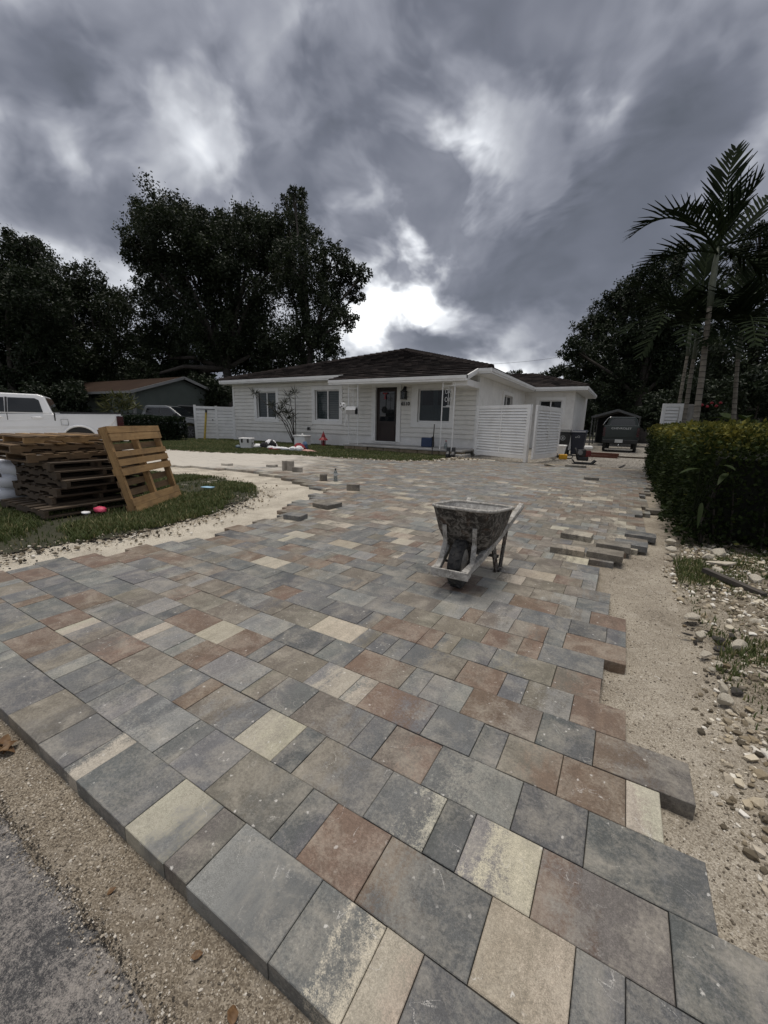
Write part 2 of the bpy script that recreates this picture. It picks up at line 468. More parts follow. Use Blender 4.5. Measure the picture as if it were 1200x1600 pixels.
# ---- sand bed: one displaced sheet, fine near the camera
xs = np.unique(np.round(np.concatenate([np.linspace(-16.2, -4.2, 130), np.linspace(-4.2, -2.2, 60), np.linspace(-2.2, 1.35, 300), np.linspace(1.35, 2.4, 26)]), 4))
ys = np.unique(np.round(np.concatenate([np.linspace(0.10, 0.62, 62), np.linspace(0.62, 4.6, 270), np.linspace(4.6, 12.6, 110)]), 4))
XX, YY = np.meshgrid(xs, ys)
def sand_height(X, Y):
    z = -0.047 + 0.012 * (fbm(X * 3.0, Y * 3.0, 4, 3) - 0.47)
    paved = in_poly(X, Y, PAV_LEFT) & (X < 0.0)
    rough = np.where(paved, 0.15, 1.0)
    z = z + rough * (0.016 * (fbm(X * 14, Y * 14, 4, 9) - 0.47) + 0.007 * (fbm(X * 70, Y * 70, 2, 21) - 0.4))
    # the right-hand edge climbs into rubble and soil
    t = np.clip((X - 0.30 - 0.05 * np.clip(Y - 1.0, 0, 3)) / 0.28, 0, 1); t = t * t * (3 - 2 * t)
    t = t * np.clip((9.5 - Y) / 1.5, 0, 1)
    z = z + t * (0.03 + 0.05 * (fbm(X * 6, Y * 6, 4, 41) - 0.35))
    # shoulder towards the island
    t2 = np.clip((-3.15 - X) / 0.7, 0, 1) * (Y < 5.0)
    z = z + t2 * (0.012 + 0.03 * (fbm(X * 9, Y * 9, 4, 51) - 0.45))
    z = z + 0.016 * np.exp(-((Y - 0.255) / 0.03) ** 2) * (0.35 + 1.3 * fbm(X * 11, Y * 11, 3, 71))
    z = np.where(Y < 0.23, z - 0.04 * np.clip((0.23 - Y) / 0.08, 0, 1), z)
    return z
ZZ = sand_height(XX, YY)
nx, ny = len(xs), len(ys)
idx = np.arange(nx * ny).reshape(ny, nx)
fc = np.stack([idx[:-1, :-1], idx[:-1, 1:], idx[1:, 1:], idx[1:, :-1]], -1).reshape(-1, 4)
o = link_mesh('sand_bed', np_mesh('sand_bed', np.stack([XX, YY, ZZ], -1).reshape(-1, 3), fc, True), M_SAND)
tag(o, kind='structure')

# ---- street
rx = np.concatenate([np.linspace(-90, -3.2, 60)[:-1], np.linspace(-3.2, 1.2, 260), np.linspace(1.2, 90, 60)[1:]])
edge = 0.250 + 0.028 * (fbm(rx * 5, rx * 0 + 0.3, 4, 5) - 0.47) * 2 + 0.014 * (vnoise(rx * 42, rx * 0, 8) - 0.5)
tv = np.linspace(0, 1, 30) ** 2
VX = np.repeat(rx[None, :], 31, 0)
VY = np.vstack([edge[None, :] - tv[:, None] * 7.0, edge[None, :] + 0.006])
zt = -0.026 + 0.006 * (fbm(VX * 6, VY * 6, 3, 2) - 0.47) - 0.010 * np.exp(-((VY - edge[None, :]) / 0.03) ** 2)
zt[-1] = -0.065
VX = np.vstack([VX[30:], VX[:30]]); VY = np.vstack([VY[30:], VY[:30]]); zt = np.vstack([zt[30:], zt[:30]])
nr, nc = VX.shape
idx = np.arange(nr * nc).reshape(nr, nc)
fc = np.stack([idx[1:, :-1], idx[1:, 1:], idx[:-1, 1:], idx[:-1, :-1]], -1).reshape(-1, 4)
tag(link_mesh('road', np_mesh('road', np.stack([VX, VY, zt], -1).reshape(-1, 3), fc, True), M_ASPH), kind='structure')

# ---- lawns (soil sheets under the grass)
def sheet(name, poly, z, mat, step=0.25, amp=0.02):
    x0, x1 = min(p[0] for p in poly), max(p[0] for p in poly); y0, y1 = min(p[1] for p in poly), max(p[1] for p in poly)
    x0 = max(x0, -34); y1 = min(y1, 22)
    gx, gy = np.arange(x0, x1 + step, step), np.arange(y0, y1 + step, step)
    X, Y = np.meshgrid(gx, gy)
    Z = z + amp * (fbm(X * 2, Y * 2, 4, 77) - 0.45)
    n_x = len(gx); idx = np.arange(X.size).reshape(X.shape)
    fc = np.stack([idx[:-1, :-1], idx[:-1, 1:], idx[1:, 1:], idx[1:, :-1]], -1).reshape(-1, 4)
    cx = X.ravel()[fc].mean(1); cy = Y.ravel()[fc].mean(1)
    wob = 0.10 * (fbm(cx * 2.5, cy * 2.5, 3, 13) - 0.45)
    fc = fc[in_poly(cx + wob, cy + wob, poly)]
    return tag(link_mesh(name, np_mesh(name, np.stack([X, Y, Z], -1).reshape(-1, 3), fc, True), mat), kind='structure')
sheet('lawn_island', ISLAND, -0.024, M_SOIL, 0.06, 0.03)
sheet('lawn', LAWN, -0.012, M_SOIL, 0.15, 0.03)

# ================================================================== PAVERS
def paver_mat():
    mt, nt, b, o = new_mat('paver_concrete')
    p = coord(nt, 'World')
    A = nt.n('ShaderNodeAttribute', attribute_name='col_a').outputs['Color']
    B = nt.n('ShaderNodeAttribute', attribute_name='col_b').outputs['Color']
    L = nt.n('ShaderNodeAttribute', attribute_name='loc')      # r: 0..1 across, g: 0..1 along, b: own random
    ls = nt.n('ShaderNodeSeparateColor', inp={0: L.outputs['Color']})
    off = nt.n('ShaderNodeCombineXYZ', inp={0: nt.math('MULTIPLY', ls.outputs[2], 37.0), 1: nt.math('MULTIPLY', ls.outputs[2], 91.0), 2: 0.0}).outputs[0]
    q = nt.vmath('ADD', p, off)
    strk = nt.noise(nt.n('ShaderNodeMapping', inp={'Vector': q, 'Scale': (26, 5, 5)}).outputs[0], 1.0, 5, 0.62, 0.5)
    blot = nt.noise(q, 16, 6, 0.62, 0.2)
    gran = nt.noise(p, 420, 3, 0.75)
    gran2 = nt.noise(q, 110, 5, 0.8, 0.2)
    f = nt.math('ADD', ls.outputs[0], nt.math('MULTIPLY', nt.math('SUBTRACT', strk, 0.5), 1.5))
    f = nt.math('ADD', f, nt.math('MULTIPLY', nt.math('SUBTRACT', blot, 0.5), 1.3))
    f = nt.math('ADD', f, nt.math('MULTIPLY', nt.math('SUBTRACT', gran, 0.5), 1.1))
    f = nt.math('ADD', f, nt.math('MULTIPLY', nt.math('SUBTRACT', gran2, 0.5), 1.6))
    f = nt.math('ADD', f, nt.math('SUBTRACT', L.outputs['Alpha'], 0.5))
    f = nt.rampv(f, [(0.27, 0.0), (0.73, 1.0)])
    c = nt.mix(f, A, B)
    # cloudy tone differences and grain
    tone = nt.rampv(nt.math('ADD', nt.math('MULTIPLY', strk, 0.5), nt.math('MULTIPLY', blot, 0.5)), [(0.28, 0.70), (0.5, 1.0), (0.72, 1.32)])
    c = nt.mix(1.0, c, tone, 'MULTIPLY')
    grn = nt.rampv(gran, [(0.25, 0.55), (0.5, 1.0), (0.75, 1.6)])
    c = nt.mix(1.0, c, grn, 'MULTIPLY')
    c = nt.mix(1.0, c, nt.rampv(gran2, [(0.25, 0.72), (0.5, 1.0), (0.75, 1.35)]), 'MULTIPLY')
    # cement dust, scuffs and chips
    dustn = nt.noise(q, 7.5, 7, 0.66, 0.6)
    dm = nt.math('MULTIPLY', nt.rampv(nt.math('ADD', dustn, nt.math('MULTIPLY', nt.math('SUBTRACT', gran2, 0.5), 0.5)), [(0.44, 0.0), (0.74, 1.0)]), 0.50)
    c = nt.mix(dm, c, (0.46, 0.42, 0.345))
    sc1 = nt.noise(q, 9.0, 2, 0.4, 0.8)
    scr = nt.rampv(nt.math('ABSOLUTE', nt.math('SUBTRACT', sc1, 0.5)), [(0.0, 1.0), (0.007, 0.0)])
    scm = nt.rampv(nt.noise(q, 13.0, 3, 0.5, 0.0), [(0.52, 0.0), (0.62, 1.0)])
    gm = nt.rampv(gran, [(0.46, 0.0), (0.56, 1.0)])
    c = nt.mix(nt.math('MULTIPLY', nt.math('MULTIPLY', nt.math('MULTIPLY', scr, scm), gm), 0.75), c, (0.62, 0.60, 0.56))
    vo = nt.n('ShaderNodeTexVoronoi', inp={'Vector': q, 'Scale': 30.0, 'Randomness': 1.0})
    vcol = nt.n('ShaderNodeSeparateColor', inp={0: vo.outputs['Color']})
    spk = nt.math('MULTIPLY', nt.rampv(nt.math('ADD', vo.outputs['Distance'], nt.math('MULTIPLY', nt.math('SUBTRACT', nt.noise(q, 160, 3, 0.7), 0.5), 0.5)), [(0.06, 1.0), (0.13, 0.0)]), nt.rampv(vcol.outputs[0], [(0.62, 0.0), (0.8, 1.0)]))
    c = nt.mix(nt.math('MULTIPLY', spk, 0.7), c, (0.66, 0.64, 0.60))
    # sand swept over the courses that are laid last, by the lawn
    sp = nt.n('ShaderNodeSeparateXYZ', inp={0: p})
    along = nt.math('SUBTRACT', nt.math('MULTIPLY', sp.outputs[0], -0.55), nt.math('MULTIPLY', nt.math('ABSOLUTE', nt.math('SUBTRACT', sp.outputs[1], 6.6)), 0.35))
    sn = nt.noise(nt.n('ShaderNodeMapping', inp={'Vector': p, 'Scale': (1.0, 1.8, 1.0)}).outputs[0], 1.6, 7, 0.62, 0.5)
    sm_ = nt.rampv(nt.math('ADD', nt.math('MULTIPLY', along, 0.25), nt.math('SUBTRACT', sn, 0.5)), [(0.66, 0.0), (1.2, 0.9)])
    c = nt.mix(sm_, c, (0.58, 0.54, 0.47))
    nt.link(c, b.inputs['Base Color'])
    b.inputs['Roughness'].default_value = 0.58
    b.inputs['Specular IOR Level'].default_value = 0.5
    h = nt.math('ADD', nt.math('MULTIPLY', gran, 1.0), nt.math('MULTIPLY', blot, 0.8))
    set_bump(nt, b, h, 0.35, 0.003)
    return mt
M_PAV = paver_mat()
PC = {'G': (0.122, 0.125, 0.124), 'L': (0.195, 0.195, 0.184), 'D': (0.090, 0.093, 0.094), 'B': (0.148, 0.103, 0.074), 'T': (0.150, 0.132, 0.106), 'C': (0.37, 0.335, 0.268), 'N': (0.325, 0.277, 0.215), 'K': (0.112, 0.104, 0.092)}
def paver_geo(x0, x1, y0, y1, z=0.0, t=0.058, tilt=(0, 0), gap=0.0009, ch=0.0017):
    x0 += gap; x1 -= gap; y0 += gap; y1 -= gap
    cx, cy = (x0 + x1) / 2, (y0 + y1) / 2
    def zz_(x, y): return z + tilt[0] * (x - cx) + tilt[1] * (y - cy)
    ring = lambda d, dz: [(x, y, zz_(x, y) + dz) for x, y in ((x0 + d, y0 + d), (x1 - d, y0 + d), (x1 - d, y1 - d), (x0 + d, y1 - d))]
    v = ring(ch, 0) + ring(0, -ch * 0.9) + ring(0, -t)
    f = [(0, 1, 2, 3)] + [(4 + i, 4 + (i + 1) % 4, (i + 1) % 4, i) for i in range(4)] + [(8 + i, 8 + (i + 1) % 4, 4 + (i + 1) % 4, 4 + i) for i in range(4)]
    return v, f
def paver_attr(v, x0, x1, y0, y1, ca, cb, rnd, bias=0.5):
    n = len(v); v = np.array(v)
    L = np.stack([(v[:, 0] - x0) / (x1 - x0), (v[:, 1] - y0) / (y1 - y0), np.full(n, rnd), np.full(n, bias)], 1)
    return np.tile((*ca, 1), (n, 1)), np.tile((*cb, 1), (n, 1)), L
def jcol(c, s=0.10):
    k = 1 + random.uniform(-s, s)
    return tuple(x * k * (1 + random.uniform(-0.03, 0.03)) for x in c)
NEAR = {
 0: ([-1.934, -1.685, -1.449, -1.281, -1.202, -.951, -.787, -.703, -.453, -.288, -.205, .045, .21], ['G', 'TK', 'G', 'GC', 'G', 'CG', 'K', 'LG', 'GC-', 'CN', 'D', 'G']),
 1: ([-2.294, -2.043, -1.868, -1.784, -1.621, -1.535, -1.369, -1.122, -1.04, -.872, -.622, -.537, -.371, -.12, .046, .131, .38], ['B', 'GT', 'L', 'G', 'G', 'GL', 'GL', 'G', 'G', 'TK', 'D', 'B', 'BD+', 'N', 'G', 'D']),
 2: ([-2.731, -2.651, -2.396, -2.221, -2.132, -1.964, -1.709, -1.458, -1.289, -1.211, -.958, -.793, -.711, -.46, -.291, -.209, -.043, .209, .46], ['B', 'G', 'B', 'C', 'GT', 'TB', 'T', 'G', 'B', 'TG', 'C', 'D', 'TG', 'GC-', 'D', 'LC', 'BK+', 'D']),
 3: ([-2.27, -2.049, -1.869, -1.79, -1.624, -1.548, -1.382, -1.124, -1.036, -.879, -.628, -.541, -.374, -.124, .044, .294], ['G', 'G', 'C', 'L', 'L', 'B', 'L', 'T', 'G', 'TG', 'G', 'TB', 'GL', 'D', 'D']),
 4: ([-1.478, -1.29, -1.214, -.966, -.792, -.712, -.458, -.29, -.206, -.038, .13, .213], ['B', 'G', 'T', 'LC', 'LC', 'BG', 'G', 'G', 'TB', 'B', 'C']),
 5: ([-1.053, -.89, -.631, -.548, -.382, -.126, .042, .296], ['G', 'BT', 'G', 'L', 'BT', 'D', 'BK']),
 6: ([-.894, -.803, -.716, -.465, -.295, -.208, -.042, .13], ['G', 'G', 'GT', 'B', 'G', 'TL', 'B']),
 7: ([-.552, -.381, -.127, .044], ['G', 'GT', 'TB']),
 8: ([-.299, -.208, .047], ['B', 'G']),
 9: ([-.127, .13], ['B'])}
def right_edge(y):
    pts = [(0.3, 0.21), (1.9, 0.05), (2.0, 0.13), (2.34, 0.13), (2.36, 0.045), (3.35, 0.04), (3.55, 0.05), (3.72, 0.13), (3.95, 0.215), (4.2, 0.30), (4.5, 0.33), (5.35, 0.33), (5.6, 0.40), (8.0, 0.43), (8.6, 0.53), (12, 0.56)]
    for (a, b), (c, d) in zip(pts, pts[1:]):
        if y <= c: return b + (d - b) * (y - a) / (c - a)
    return 0.56
def left_inside(x, y):
    return bool(in_poly(np.array([x]), np.array([y]), PAV_LEFT)[0])
U = 0.0836
def pick(x, y):
    n = float(fbm(np.array([x * 0.55]), np.array([y * 0.55]), 3, 91)[0])
    r = random.random()
    if y < 2.6:
        c = random.choices(['G', 'L', 'B', 'T', 'GT', 'TB', 'GL', 'C', 'D', 'BT', 'LC', 'TL'], [22, 12, 11, 12, 9, 7, 9, 1, 6, 6, 3, 7])[0]
    elif y < 4.9 and r < 0.8:
        c = random.choices(['T', 'BT', 'B', 'TC', 'C', 'N', 'TL', 'G', 'L', 'TG', 'TN'], [24, 12, 8, 14, 6, 4, 10, 8, 4, 8, 8])[0]
    elif n < 0.43:
        c = random.choices(['G', 'L', 'GL', 'T', 'B', 'TG', 'TB', 'LC'], [24, 9, 9, 16, 6, 12, 6, 3])[0]
    else:
        c = random.choices(['T', 'BT', 'B', 'TC', 'C', 'N', 'TL', 'G', 'L', 'TG'], [30, 14, 11, 8, 2, 2, 10, 10, 4, 10])[0]
    return c
pavers = []     # (x0, x1, y0, y1, code)
prev = set()
nrows = int((11.9 - Y0) / ROW)
for r in range(nrows):
    ya = Y0 + r * ROW; yb = ya + ROW; yc = (ya + yb) / 2
    row = []
    if r in NEAR:
        J, cs = NEAR[r]
        row = list(zip(J[:-1], J[1:], cs)); xr, xl = J[-1], J[0]
    else:
        xr = right_edge(yc) + random.choice([-U, 0, 0, U * 0.5]); xr = round(xr / U) * U + 0.045 - 0.0836; xl = xr
    # grow leftwards on the half-unit grid, never lining a joint up with the course in front
    xlim = -15.6
    x = xl
    while x > xlim:
        for _ in range(12):
            k = random.choices([1, 2, 3], [0.24, 0.40, 0.36])[0]
            if round((x - k * U) / U) not in prev: break
        nx_ = x - k * U
        row.append((nx_, x, None)); x = nx_
    prev = set(round(a / U) for a, b, c in row)
    for a, b, c in row:
        if c is None and not (left_inside((a + b) / 2 - 0.02, yc)): continue
        pavers.append((a, b, ya, yb, c or pick((a + b) / 2, yc)))
driveway = bpy.data.objects.new('driveway', None); COL.objects.link(driveway); tag(driveway, kind='structure')
def in_frame(x, y):
    v = Vector((x, y, -1.0)); zc = v.dot(cam_fwd)
    if zc < 0.15: return 0
    px, py = 600 + 628.06 * v.dot(cam_right) / zc, 800 + 628.06 * v.dot(cam_down) / zc
    return 1.0 / zc if (-60 < px < 1260 and py < 1680) else 0
pavers.sort(key=lambda q: -in_frame((q[0] + q[1]) / 2, (q[2] + q[3]) / 2) * (0.6 + q[1] - q[0]))
HI = {}
def warmth(y): return 1.0
bulk = [[], [], [], [], []]; nb = 0
for i, (x0, x1, y0, y1, code) in enumerate(pavers):
    bias = {'+': 0.85, '-': 0.15}.get(code[-1], random.uniform(0.3, 0.7)); code = code.rstrip('+-')
    ca, cb = jcol(PC[code[0]]), jcol(PC[code[-1]])
    z = random.uniform(-0.0015, 0.0015); tl = (random.uniform(-0.006, 0.006), random.uniform(-0.008, 0.008))
    y0j, y1j = y0 + random.uniform(-0.0012, 0.0012), y1 + random.uniform(-0.0012, 0.0012)
    v, f = paver_geo(x0, x1, y0j, y1j, z, 0.058, tl)
    a1, a2, a3 = paver_attr(v, x0, x1, y0, y1, ca, cb, random.random(), bias)
    if i < 300:
        me = np_mesh('paver', np.array(v), np.array(f), False, {'col_a': a1, 'col_b': a2, 'loc': a3})
        link_mesh('paver', me, M_PAV, driveway)
    else:
        bulk[0].append(np.array(v)); bulk[1].append(np.array(f) + nb); nb += len(v)
        bulk[2].append(a1); bulk[3].append(a2); bulk[4].append(a3)
me = np_mesh('paver_field', np.vstack(bulk[0]), np.vstack(bulk[1]), False, {'col_a': np.vstack(bulk[2]), 'col_b': np.vstack(bulk[3]), 'loc': np.vstack(bulk[4])})
tag(link_mesh('paver_field', me, M_PAV, driveway), kind='stuff')

def loose_paver(label, loc, size, rot=(0, 0, 0), code='T', group='loose pavers left on the driveway'):
    lx, ly, t = size
    v, f = paver_geo(-lx / 2, lx / 2, -ly / 2, ly / 2, t, t, (0, 0), 0.0, 0.004)
    f = f + [(11, 10, 9, 8)]
    a1, a2, a3 = paver_attr(v, -lx / 2, lx / 2, -ly / 2, ly / 2, PC[code[0]], PC[code[-1]], random.random())
    o = link_mesh('loose_paver', np_mesh('loose_paver', np.array(v), np.array(f), False, {'col_a': a1, 'col_b': a2, 'loc': a3}), M_PAV)
    o.location = loc; o.rotation_euler = rot
    return tag(o, label, 'paver', group)
PT = 0.052
loose_paver('loose grey paver lying tilted at the edge of the bare sand, nearest the grass island', (-2.86, 3.06, 0.0), (0.20, 0.15, PT), (0, 0, 0.15), 'G')
loose_paver('brown square paver lying flat on the driveway next to the stepped paver edge', (-2.98, 3.74, 0.0), (0.25, 0.25, PT), (0, 0, -0.1), 'TK')
loose_paver('dark paver standing on its long edge, alone on the driveway nearest the wheelbarrow', (-3.42, 4.92, 0.048), (0.19, 0.096, PT), (R(90), 0, 0.35), 'TK')
loose_paver('small paver standing upright right beside the water bottle', (-4.42, 5.44, 0.058), (0.125, 0.116, PT), (R(90), 0, 0.75), 'TK')
loose_paver('left one of two pavers standing upright side by side', (-5.97, 6.10, 0.1), (0.125, 0.2, PT), (R(90), 0, 1.35), 'TK')
loose_paver('right one of two pavers standing upright side by side', (-5.83, 6.14, 0.1), (0.14, 0.2, PT), (R(90), 0, 0.35), 'T')
loose_paver('paver on edge just right of the upright pair', (-5.57, 6.06, 0.05), (0.20, 0.10, PT), (R(90), 0, 0.4), 'TK')
loose_paver('flat loose paver to the left of the upright pair', (-6.6, 6.36, 0.0), (0.20, 0.15, PT), (0, 0, 0.3), 'TK')
loose_paver('farthest left loose paver lying flat on the sandy paving', (-7.5, 5.9, 0.0), (0.20, 0.15, PT), (0, 0, 0.1), 'TK')
loose_paver('pair-end paver lying loose in the middle of the far driveway', (-0.48, 8.9, 0.0), (0.25, 0.166, PT), (0, 0, 0.2), 'K')
loose_paver('cream loose paver, left of the row by the right sand strip', (-0.27, 4.0, 0.0), (0.25, 0.17, PT), (0, 0, -0.08), 'TC')
loose_paver('tan loose paver lying nearest in the group by the right sand strip', (-0.29, 3.46, 0.0), (0.25, 0.12, PT), (0, 0, 0.02), 'TN')
loose_paver('brown loose paver at the sand edge, in front of the raised grey ones', (-0.02, 3.52, 0.0), (0.25, 0.165, PT), (0, 0, -0.05), 'T')
loose_paver('grey loose paver raised on the paving edge, middle of the right group', (0.03, 3.82, 0.0), (0.25, 0.166, PT), (0, 0, -0.04), 'TK')
loose_paver('grey loose paver at the outer right end of the raised row', (0.16, 4.02, -0.02), (0.25, 0.166, PT), (0, 0, -0.06), 'G')
loose_paver('dark grey loose paver sticking out over the sand below the hedge', (0.24, 4.42, -0.02), (0.25, 0.166, PT), (0, 0, -0.05), 'D')
loose_paver('paver sticking out past the driveway edge into the sand by the hedge', (0.46, 6.0, -0.03), (0.25, 0.166, PT), (0, 0, 0.05), 'TK')
loose_paver('far paver jutting out of the driveway edge towards the hedge', (0.56, 8.3, -0.03), (0.3, 0.166, PT), (0, 0, 0.02), 'TC')
loose_paver('loose paver lying by the gravel, left of the plate compactor', (-1.62, 11.3, -0.02), (0.25, 0.166, PT), (0, 0.2, 0.5), 'T')
loose_paver('loose paver lying on the gravel edge in front of the plate compactor', (-1.02, 11.5, 0.0), (0.5, 0.166, PT), (0, 0, 0.1), 'TK')
# ================================================================== HOUSE
M_STUC = simple('white_stucco', (0.80, 0.79, 0.76), 0.85, 0.06, 3.0, 0.35, dirt=(0.45, 0.43, 0.38), dirt_amt=0.25, bscale=60)
M_SIDE = simple('painted_siding', (0.78, 0.765, 0.715), 0.6, 0.06, 2.0, 0.12, dirt=(0.42, 0.40, 0.35), dirt_amt=0.22, bscale=30)
M_TRIM = simple('white_trim', (0.84, 0.835, 0.81), 0.5, 0.04, 3.0, 0.1, dirt=(0.5, 0.48, 0.44), dirt_amt=0.2)
M_VINYL = simple('white_vinyl', (0.84, 0.84, 0.825), 0.38, 0.04, 4.0, 0.05, dirt=(0.48, 0.46, 0.42), dirt_amt=0.35, dirt_scale=1.8)
M_WHITEMETAL = simple('white_painted_iron', (0.80, 0.80, 0.78), 0.4, 0.05, 8, 0.1)
M_GLASS = glass_mat('window_glass', (0.012, 0.016, 0.018), 0.45)
M_GLASSDARK = glass_mat('dark_glass', (0.008, 0.01, 0.012), 0.06)
M_BLIND = simple('blind', (0.42, 0.47, 0.48), 0.6, 0.05, 5, 0)
M_DARK = simple('dark_interior', (0.015, 0.016, 0.018), 0.8, 0.2, 5, 0)
M_TEAL = simple('frosted_film', (0.06, 0.11, 0.115), 0.35, 0.12, 4, 0)
M_DOOR = simple('dark_wood_door', (0.018, 0.008, 0.006), 0.5, 0.3, 9, 0.1)
M_BLACK = simple('black_metal', (0.014, 0.014, 0.015), 0.45, 0.3, 20, 0.1)
M_BLACKPL = simple('black_plastic', (0.018, 0.019, 0.022), 0.5, 0.2, 15, 0.1)
M_RED = simple('red_paint', (0.26, 0.018, 0.025), 0.45, 0.2, 10, 0.05)
def roof_mat(name, c0, c1, c2):
    mt, nt, b, o = new_mat(name)
    a = nt.n('ShaderNodeAttribute', attribute_name='tint').outputs['Fac']
    p = coord(nt, 'World')
    n = nt.noise(p, 1.1, 7, 0.65, 0.3)
    f = nt.math('ADD', nt.math('MULTIPLY', a, 0.6), nt.math('MULTIPLY', n, 0.45))
    nt.link(nt.ramp(f, [(0.15, c0), (0.5, c1), (0.9, c2)]), b.inputs['Base Color'])
    b.inputs['Roughness'].default_value = 0.9; b.inputs['Specular IOR Level'].default_value = 0.08
    set_bump(nt, b, nt.noise(p, 40, 5, 0.6), 0.3, 0.01)
    return mt
M_ROOF = roof_mat('roof_tile', (0.010, 0.0085, 0.008), (0.024, 0.020, 0.019), (0.055, 0.045, 0.041))

def rect_cells(x0, x1, z0, z1, holes):
    xs_ = sorted({x0, x1, *[h[0] for h in holes], *[h[1] for h in holes]}); zs_ = sorted({z0, z1, *[h[2] for h in holes], *[h[3] for h in holes]})
    for a, b in zip(xs_, xs_[1:]):
        for c, d in zip(zs_, zs_[1:]):
            mx, mz = (a + b) / 2, (c + d) / 2
            if not any(h[0] < mx < h[1] and h[2] < mz < h[3] for h in holes): yield a, b, c, d
def wall_mesh(fn, x0, x1, z0, z1, holes, depth=0.12):
    """fn(u, z, d): point on the wall, d into the building"""
    b = MB()
    for a, c, d, e in rect_cells(x0, x1, z0, z1, holes):
        b.add([fn(a, d, 0), fn(c, d, 0), fn(c, e, 0), fn(a, e, 0)], [(0, 1, 2, 3)])
    for h in holes:
        q = [(h[0], h[2]), (h[1], h[2]), (h[1], h[3]), (h[0], h[3])]
        for i in range(4):
            (u, z), (u2, z2) = q[i], q[(i + 1) % 4]
            b.add([fn(u, z, 0), fn(u2, z2, 0), fn(u2, z2, depth), fn(u, z, depth)], [(0, 1, 2, 3)])
    return b
HY = 14.10; HX0, HX1 = -17.10, -4.55; WY = 21.45; WX1 = -2.29; EAVE = 2.70
front = lambda u, z, d: (u, HY + d, z)
side = lambda u, z, d: (HX1 - d, u, z)
wing = lambda u, z, d: (u, WY + d, z)
house = thing('house', 'single-storey white house with dark tiled hip roof behind the new paved driveway', 'house', (0, 0, 0))
W1 = (-15.46, -14.18, 1.09, 2.30); W2 = (-11.85, -10.53, 1.05, 2.32); W3 = (-6.87, -5.58, 1.06, 2.26); DR = (-8.73, -7.77, 0.29, 2.36)
fronth = [W1, W2, W3, DR]
wall_mesh(front, HX0, HX1, -0.08, EAVE, fronth).build('front_wall', M_STUC, house, fix=False)
SW = (17.25, 18.70, 1.30, 2.25); WW = (-3.85, -2.83, 1.22, 2.25)
wall_mesh(side, HY, WY, -0.08, EAVE, [SW]).build('side_wall', M_STUC, house, fix=False)
wall_mesh(wing, HX1, WX1, -0.08, EAVE, [WW]).build('wing_wall', M_STUC, house, fix=False)
b = MB(); b.add([(WX1, WY, -.08), (WX1, 28, -.08), (WX1, 28, EAVE), (WX1, WY, EAVE)], [(0, 1, 2, 3)]); b.build('wing_side_wall', M_STUC, house, fix=False)
b = MB(); b.add([(HX0, HY, -.08), (HX0, 28, -.08), (HX0, 28, EAVE), (HX0, HY, EAVE)], [(0, 1, 2, 3)]); b.build('end_wall', M_STUC, house, fix=False)
b = MB(); b.add([(HX0, 28, -.08), (WX1, 28, -.08), (WX1, 28, EAVE), (HX0, 28, EAVE)], [(0, 1, 2, 3)]); b.build('back_wall', M_STUC, house, fix=False)

# siding boards, each a wedge that laps the one below
trims = [(-15.63, -14.02, 0.93, 2.47), (-12.02, -10.36, 0.89, 2.47), (-7.14, -5.42, 0.87, 2.40), (-8.93, -7.58, -0.1, 2.50)]
z = 0.51; bh = 0.1665
while z < EAVE - 0.03:
    z1 = min(z + bh, EAVE - 0.012); segs = [(HX0, HX1)]
    for t in trims:
        if t[2] < (z + z1) / 2 < t[3]:
            ns = []
            for a, c in segs:
                if t[0] > a: ns.append((a, min(c, t[0])))
                if t[1] < c: ns.append((max(a, t[1]), c))
            segs = [(a, c) for a, c in ns if c - a > 0.05]
    for a, c in segs:
        b = MB(); yb, yt = HY - 0.050, HY - 0.040; z1 = min(z + bh - 0.034, 2.65)
        b.add([(a, yb, z), (c, yb, z), (c, yt, z1 + 0.001), (a, yt, z1 + 0.001), (a, HY + 0.01, z), (c, HY + 0.01, z), (c, HY + 0.01, z1), (a, HY + 0.01, z1)],
              [(0, 1, 2, 3), (4, 5, 1, 0), (0, 3, 7, 4), (1, 5, 6, 2), (3, 2, 6, 7)])
        b.build('siding_board', M_SIDE, house, fix=False)
    z += bh
# corner boards
for x in (HX0 + 0.03, HX1 - 0.03):
    MB().bx(x - 0.05, x + 0.05, HY - 0.058, HY + 0.02, 0.0, EAVE).build('corner_board', M_TRIM, house)

